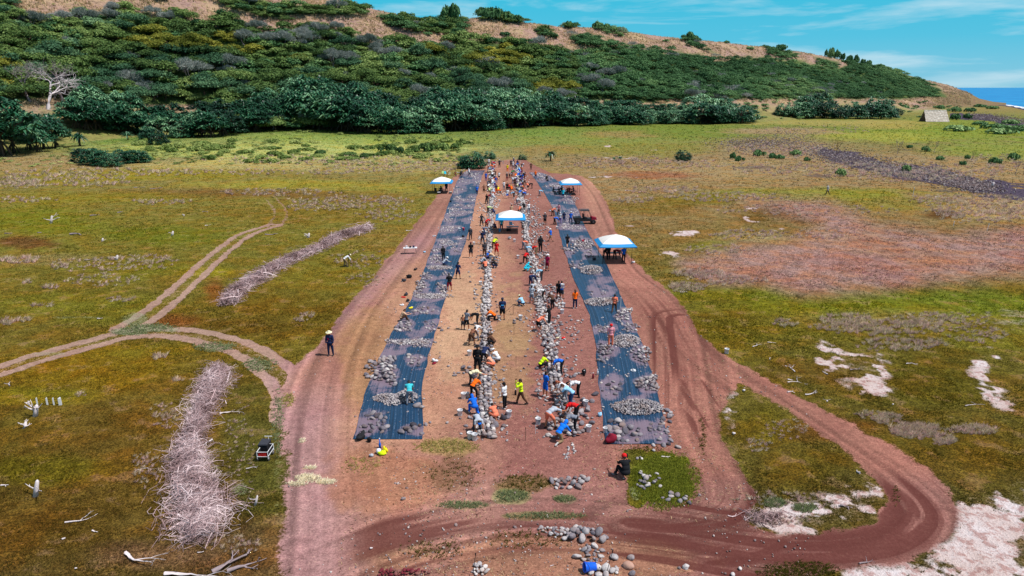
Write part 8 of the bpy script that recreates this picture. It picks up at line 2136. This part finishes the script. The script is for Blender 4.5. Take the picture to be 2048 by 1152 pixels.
    h = np.clip(0.20+Y*0.0016, .2, .6)*S_; w = np.clip(Y*0.00045, 0.012, 0.09)
    V, C = blades(X, Y, np.full(len(X), 0.0), col, h, w, 22, rng, 1.3)
    # spread the blades of each bunch
    me = bulk('dry_bunch_grass', V, np.arange(len(V)).reshape(-1, 3), dict(col=C)); o = link('dry_bunch_grass', me, M_BLADE); tag(o, 'dry greyish bunch grass in patches over the meadow', 'grass', kind='stuff')
    # straw and chips strewn on the bare soil, creeping green sprigs
    n = 17000; px = rng.uniform(545, 1500, n); py = 480+rng.uniform(0, 1, n)**0.8*680; Yv = np.interp(py, np.linspace(246, 1190, 945), P_); Xv = (px-1024)/FOC*Yv/(CP+(576-py)/FOC*SP)
    p = paint(Xv, Yv); dens = fbm(Xv/2.5, Yv/2.5, 55)
    keep = (p['m1'][:, 0] > .5) & (dens > rng.uniform(.38, .72, n)) & (p['m1'][:, 1] < .3) & ~((px < 690-(py-900)*0.05) & (py > 650))
    Xk, Yk = Xv[keep], Yv[keep]; nk = len(Xk); a = rng.uniform(0, PI, nk); L_ = rng.uniform(.03, .13, nk)*np.clip(Yk/45, .8, 2); w = 0.010*np.clip(Yk/35, 1, 3)
    d = np.stack([np.cos(a)*L_, np.sin(a)*L_], 1); s = np.stack([-np.sin(a)*w, np.cos(a)*w], 1); c = np.stack([Xk, Yk], 1)
    z = np.full((nk, 1), 0.012); q = np.stack([np.hstack([c-d-s, z]), np.hstack([c+d-s, z+0.01]), np.hstack([c+d+s, z+0.012]), np.hstack([c-d+s, z])], 1)
    t = rng.uniform(0, 1, nk); cc = np.where(t[:, None] < .62, np.array(lin(216, 186, 146)), np.array(lin(92, 58, 44)))*rng.uniform(.75, 1.15, nk)[:, None]
    me = bulk('straw_litter', q.reshape(-1, 3), np.arange(nk*4).reshape(-1, 4), dict(col=np.repeat(cc, 4, 0))); o = link('straw_litter', me, M_BLADE); tag(o, 'bits of straw and bark strewn over the bare soil', 'litter', kind='stuff')
    # grit and small stones on the soil
    n = 4200; px = rng.uniform(545, 1620, n); py = 470+rng.uniform(0, 1, n)**.75*690; Yv = np.interp(py, np.linspace(246, 1190, 945), P_); Xv = (px-1024)/FOC*Yv/(CP+(576-py)/FOC*SP); p = paint(Xv, Yv)
    ok = (p['m1'][:, 0] > .4) & (fbm(Xv/3, Yv/3, 57) > rng.uniform(.3, .7, n)) & ~((px < 700) & (py > 640) & (rng.uniform(0, 1, n) < .7))
    its = [(a_, b_, .01, rng.gamma(2, .022)+.03+b_*.0004, rng.choice([.25, .45, .75, .95])+rng.normal(0, .1), rotm(rng, .6)) for a_, b_ in zip(Xv[ok], Yv[ok])]
    v, f, t = merge_rocks(its, LIB1); o = link('grit', bulk('grit', v, f, dict(tint=t), True), M_STONE); o.color = (0, 0, .25, 1); tag(o, 'grit and little stones strewn over the bare soil', 'grit', kind='stuff')
    X = []; Y = []; G = []
    for cx, cy, rx, ry, n, g in ((1025, 993, 34, 13, 280, 1), (1050, 965, 60, 18, 220, 0), (910, 948, 60, 34, 130, 0), (1090, 1032, 75, 7, 240, 1), (925, 1010, 50, 7, 200, 1), (1128, 998, 22, 7, 120, 1), (890, 893, 66, 14, 380, 2), (1330, 962, 66, 54, 3400, 3), (1600, 1146, 80, 22, 700, 0), (865, 1100, 60, 20, 160, 0), (1050, 1080, 90, 20, 160, 0), (720, 930, 40, 20, 90, 2), (300, 655, 52, 9, 260, 1), (262, 664, 40, 8, 160, 1), (615, 957, 24, 8, 260, 4), (595, 968, 20, 5, 120, 4), (650, 964, 20, 5, 160, 4), (619, 936, 12, 3, 70, 4), (604, 882, 7, 5, 30, 4), (430, 694, 46, 9, 260, 1), (520, 730, 32, 14, 260, 1), (555, 850, 12, 70, 260, 1), (1550, 1005, 22, 10, 240, 1), (1610, 1016, 24, 9, 240, 1), (1790, 985, 8, 30, 20, 0), (575, 800, 14, 14, 100, 2), (1405, 870, 6, 40, 60, 0), (1285, 900, 40, 10, 60, 0)):
        a = rng.uniform(0, 2*PI, n); r = np.sqrt(rng.uniform(0, 1, n))*rng.uniform(.7, 1.2, n)
        for x, y in zip(cx+rx*r*np.cos(a), cy+ry*r*np.sin(a)):
            q = at(x, y); X.append(q[0]); Y.append(q[1]); G.append(g)
    X = np.array(X); Y = np.array(Y); G = np.array(G)
    pal = np.array([lin(92, 88, 34), lin(136, 146, 104), lin(176, 164, 96), lin(134, 140, 50), lin(250, 240, 212)])
    V, C = blades(X, Y, np.full(len(X), 0.0), pal[G], np.full(len(X), .10), np.clip(Y*0.0008, .02, .05), 4, rng, 1.6)
    me = bulk('creeping_plants', V, np.arange(len(V)).reshape(-1, 3), dict(col=C)); o = link('creeping_plants', me, M_BLADE); tag(o, 'patches of low creeping green plants on the bare soil and tracks', 'ground cover', kind='stuff')
sward()
def hill_tussocks():
    rng = np.random.default_rng(23); n = 60000
    a = rng.uniform(HA[2], 0.64, n); s = rng.uniform(0.25, 1.03, n); yr = np.interp(a, HA, HY); yf = np.interp(a, HA, HF); Y = yf+s*(yr-yf); X = a*Y
    Z_, _ = hill_h(X, Y); px, py, _ = to_px(X, Y, Z_); ok = (wooded(px, py) < 0.4) & (px > -50) & (py > -10) & (fbm(X/12, Y/12, 3) > rng.uniform(.3, .6, n))
    X, Y, Z_ = X[ok], Y[ok], Z_[ok]; t = fbm(X/30, Y/30, 12)[:, None]
    col = np.where(rng.uniform(0, 1, (len(X), 1)) < .75, np.array(lin(222, 194, 156)), np.array(lin(150, 140, 96)))*(0.7+0.6*t)
    V, C = blades(X, Y, Z_-0.1, col, np.full(len(X), 1.1), np.full(len(X), .34), 5, rng, 1.0)
    me = bulk('hill_tussocks', V, np.arange(len(V)).reshape(-1, 3), dict(col=C)); o = link('hill_tussocks', me, M_BLADE); tag(o, 'dry tan tussock grass on the open upper hillside', 'grass', kind='stuff')
hill_tussocks()
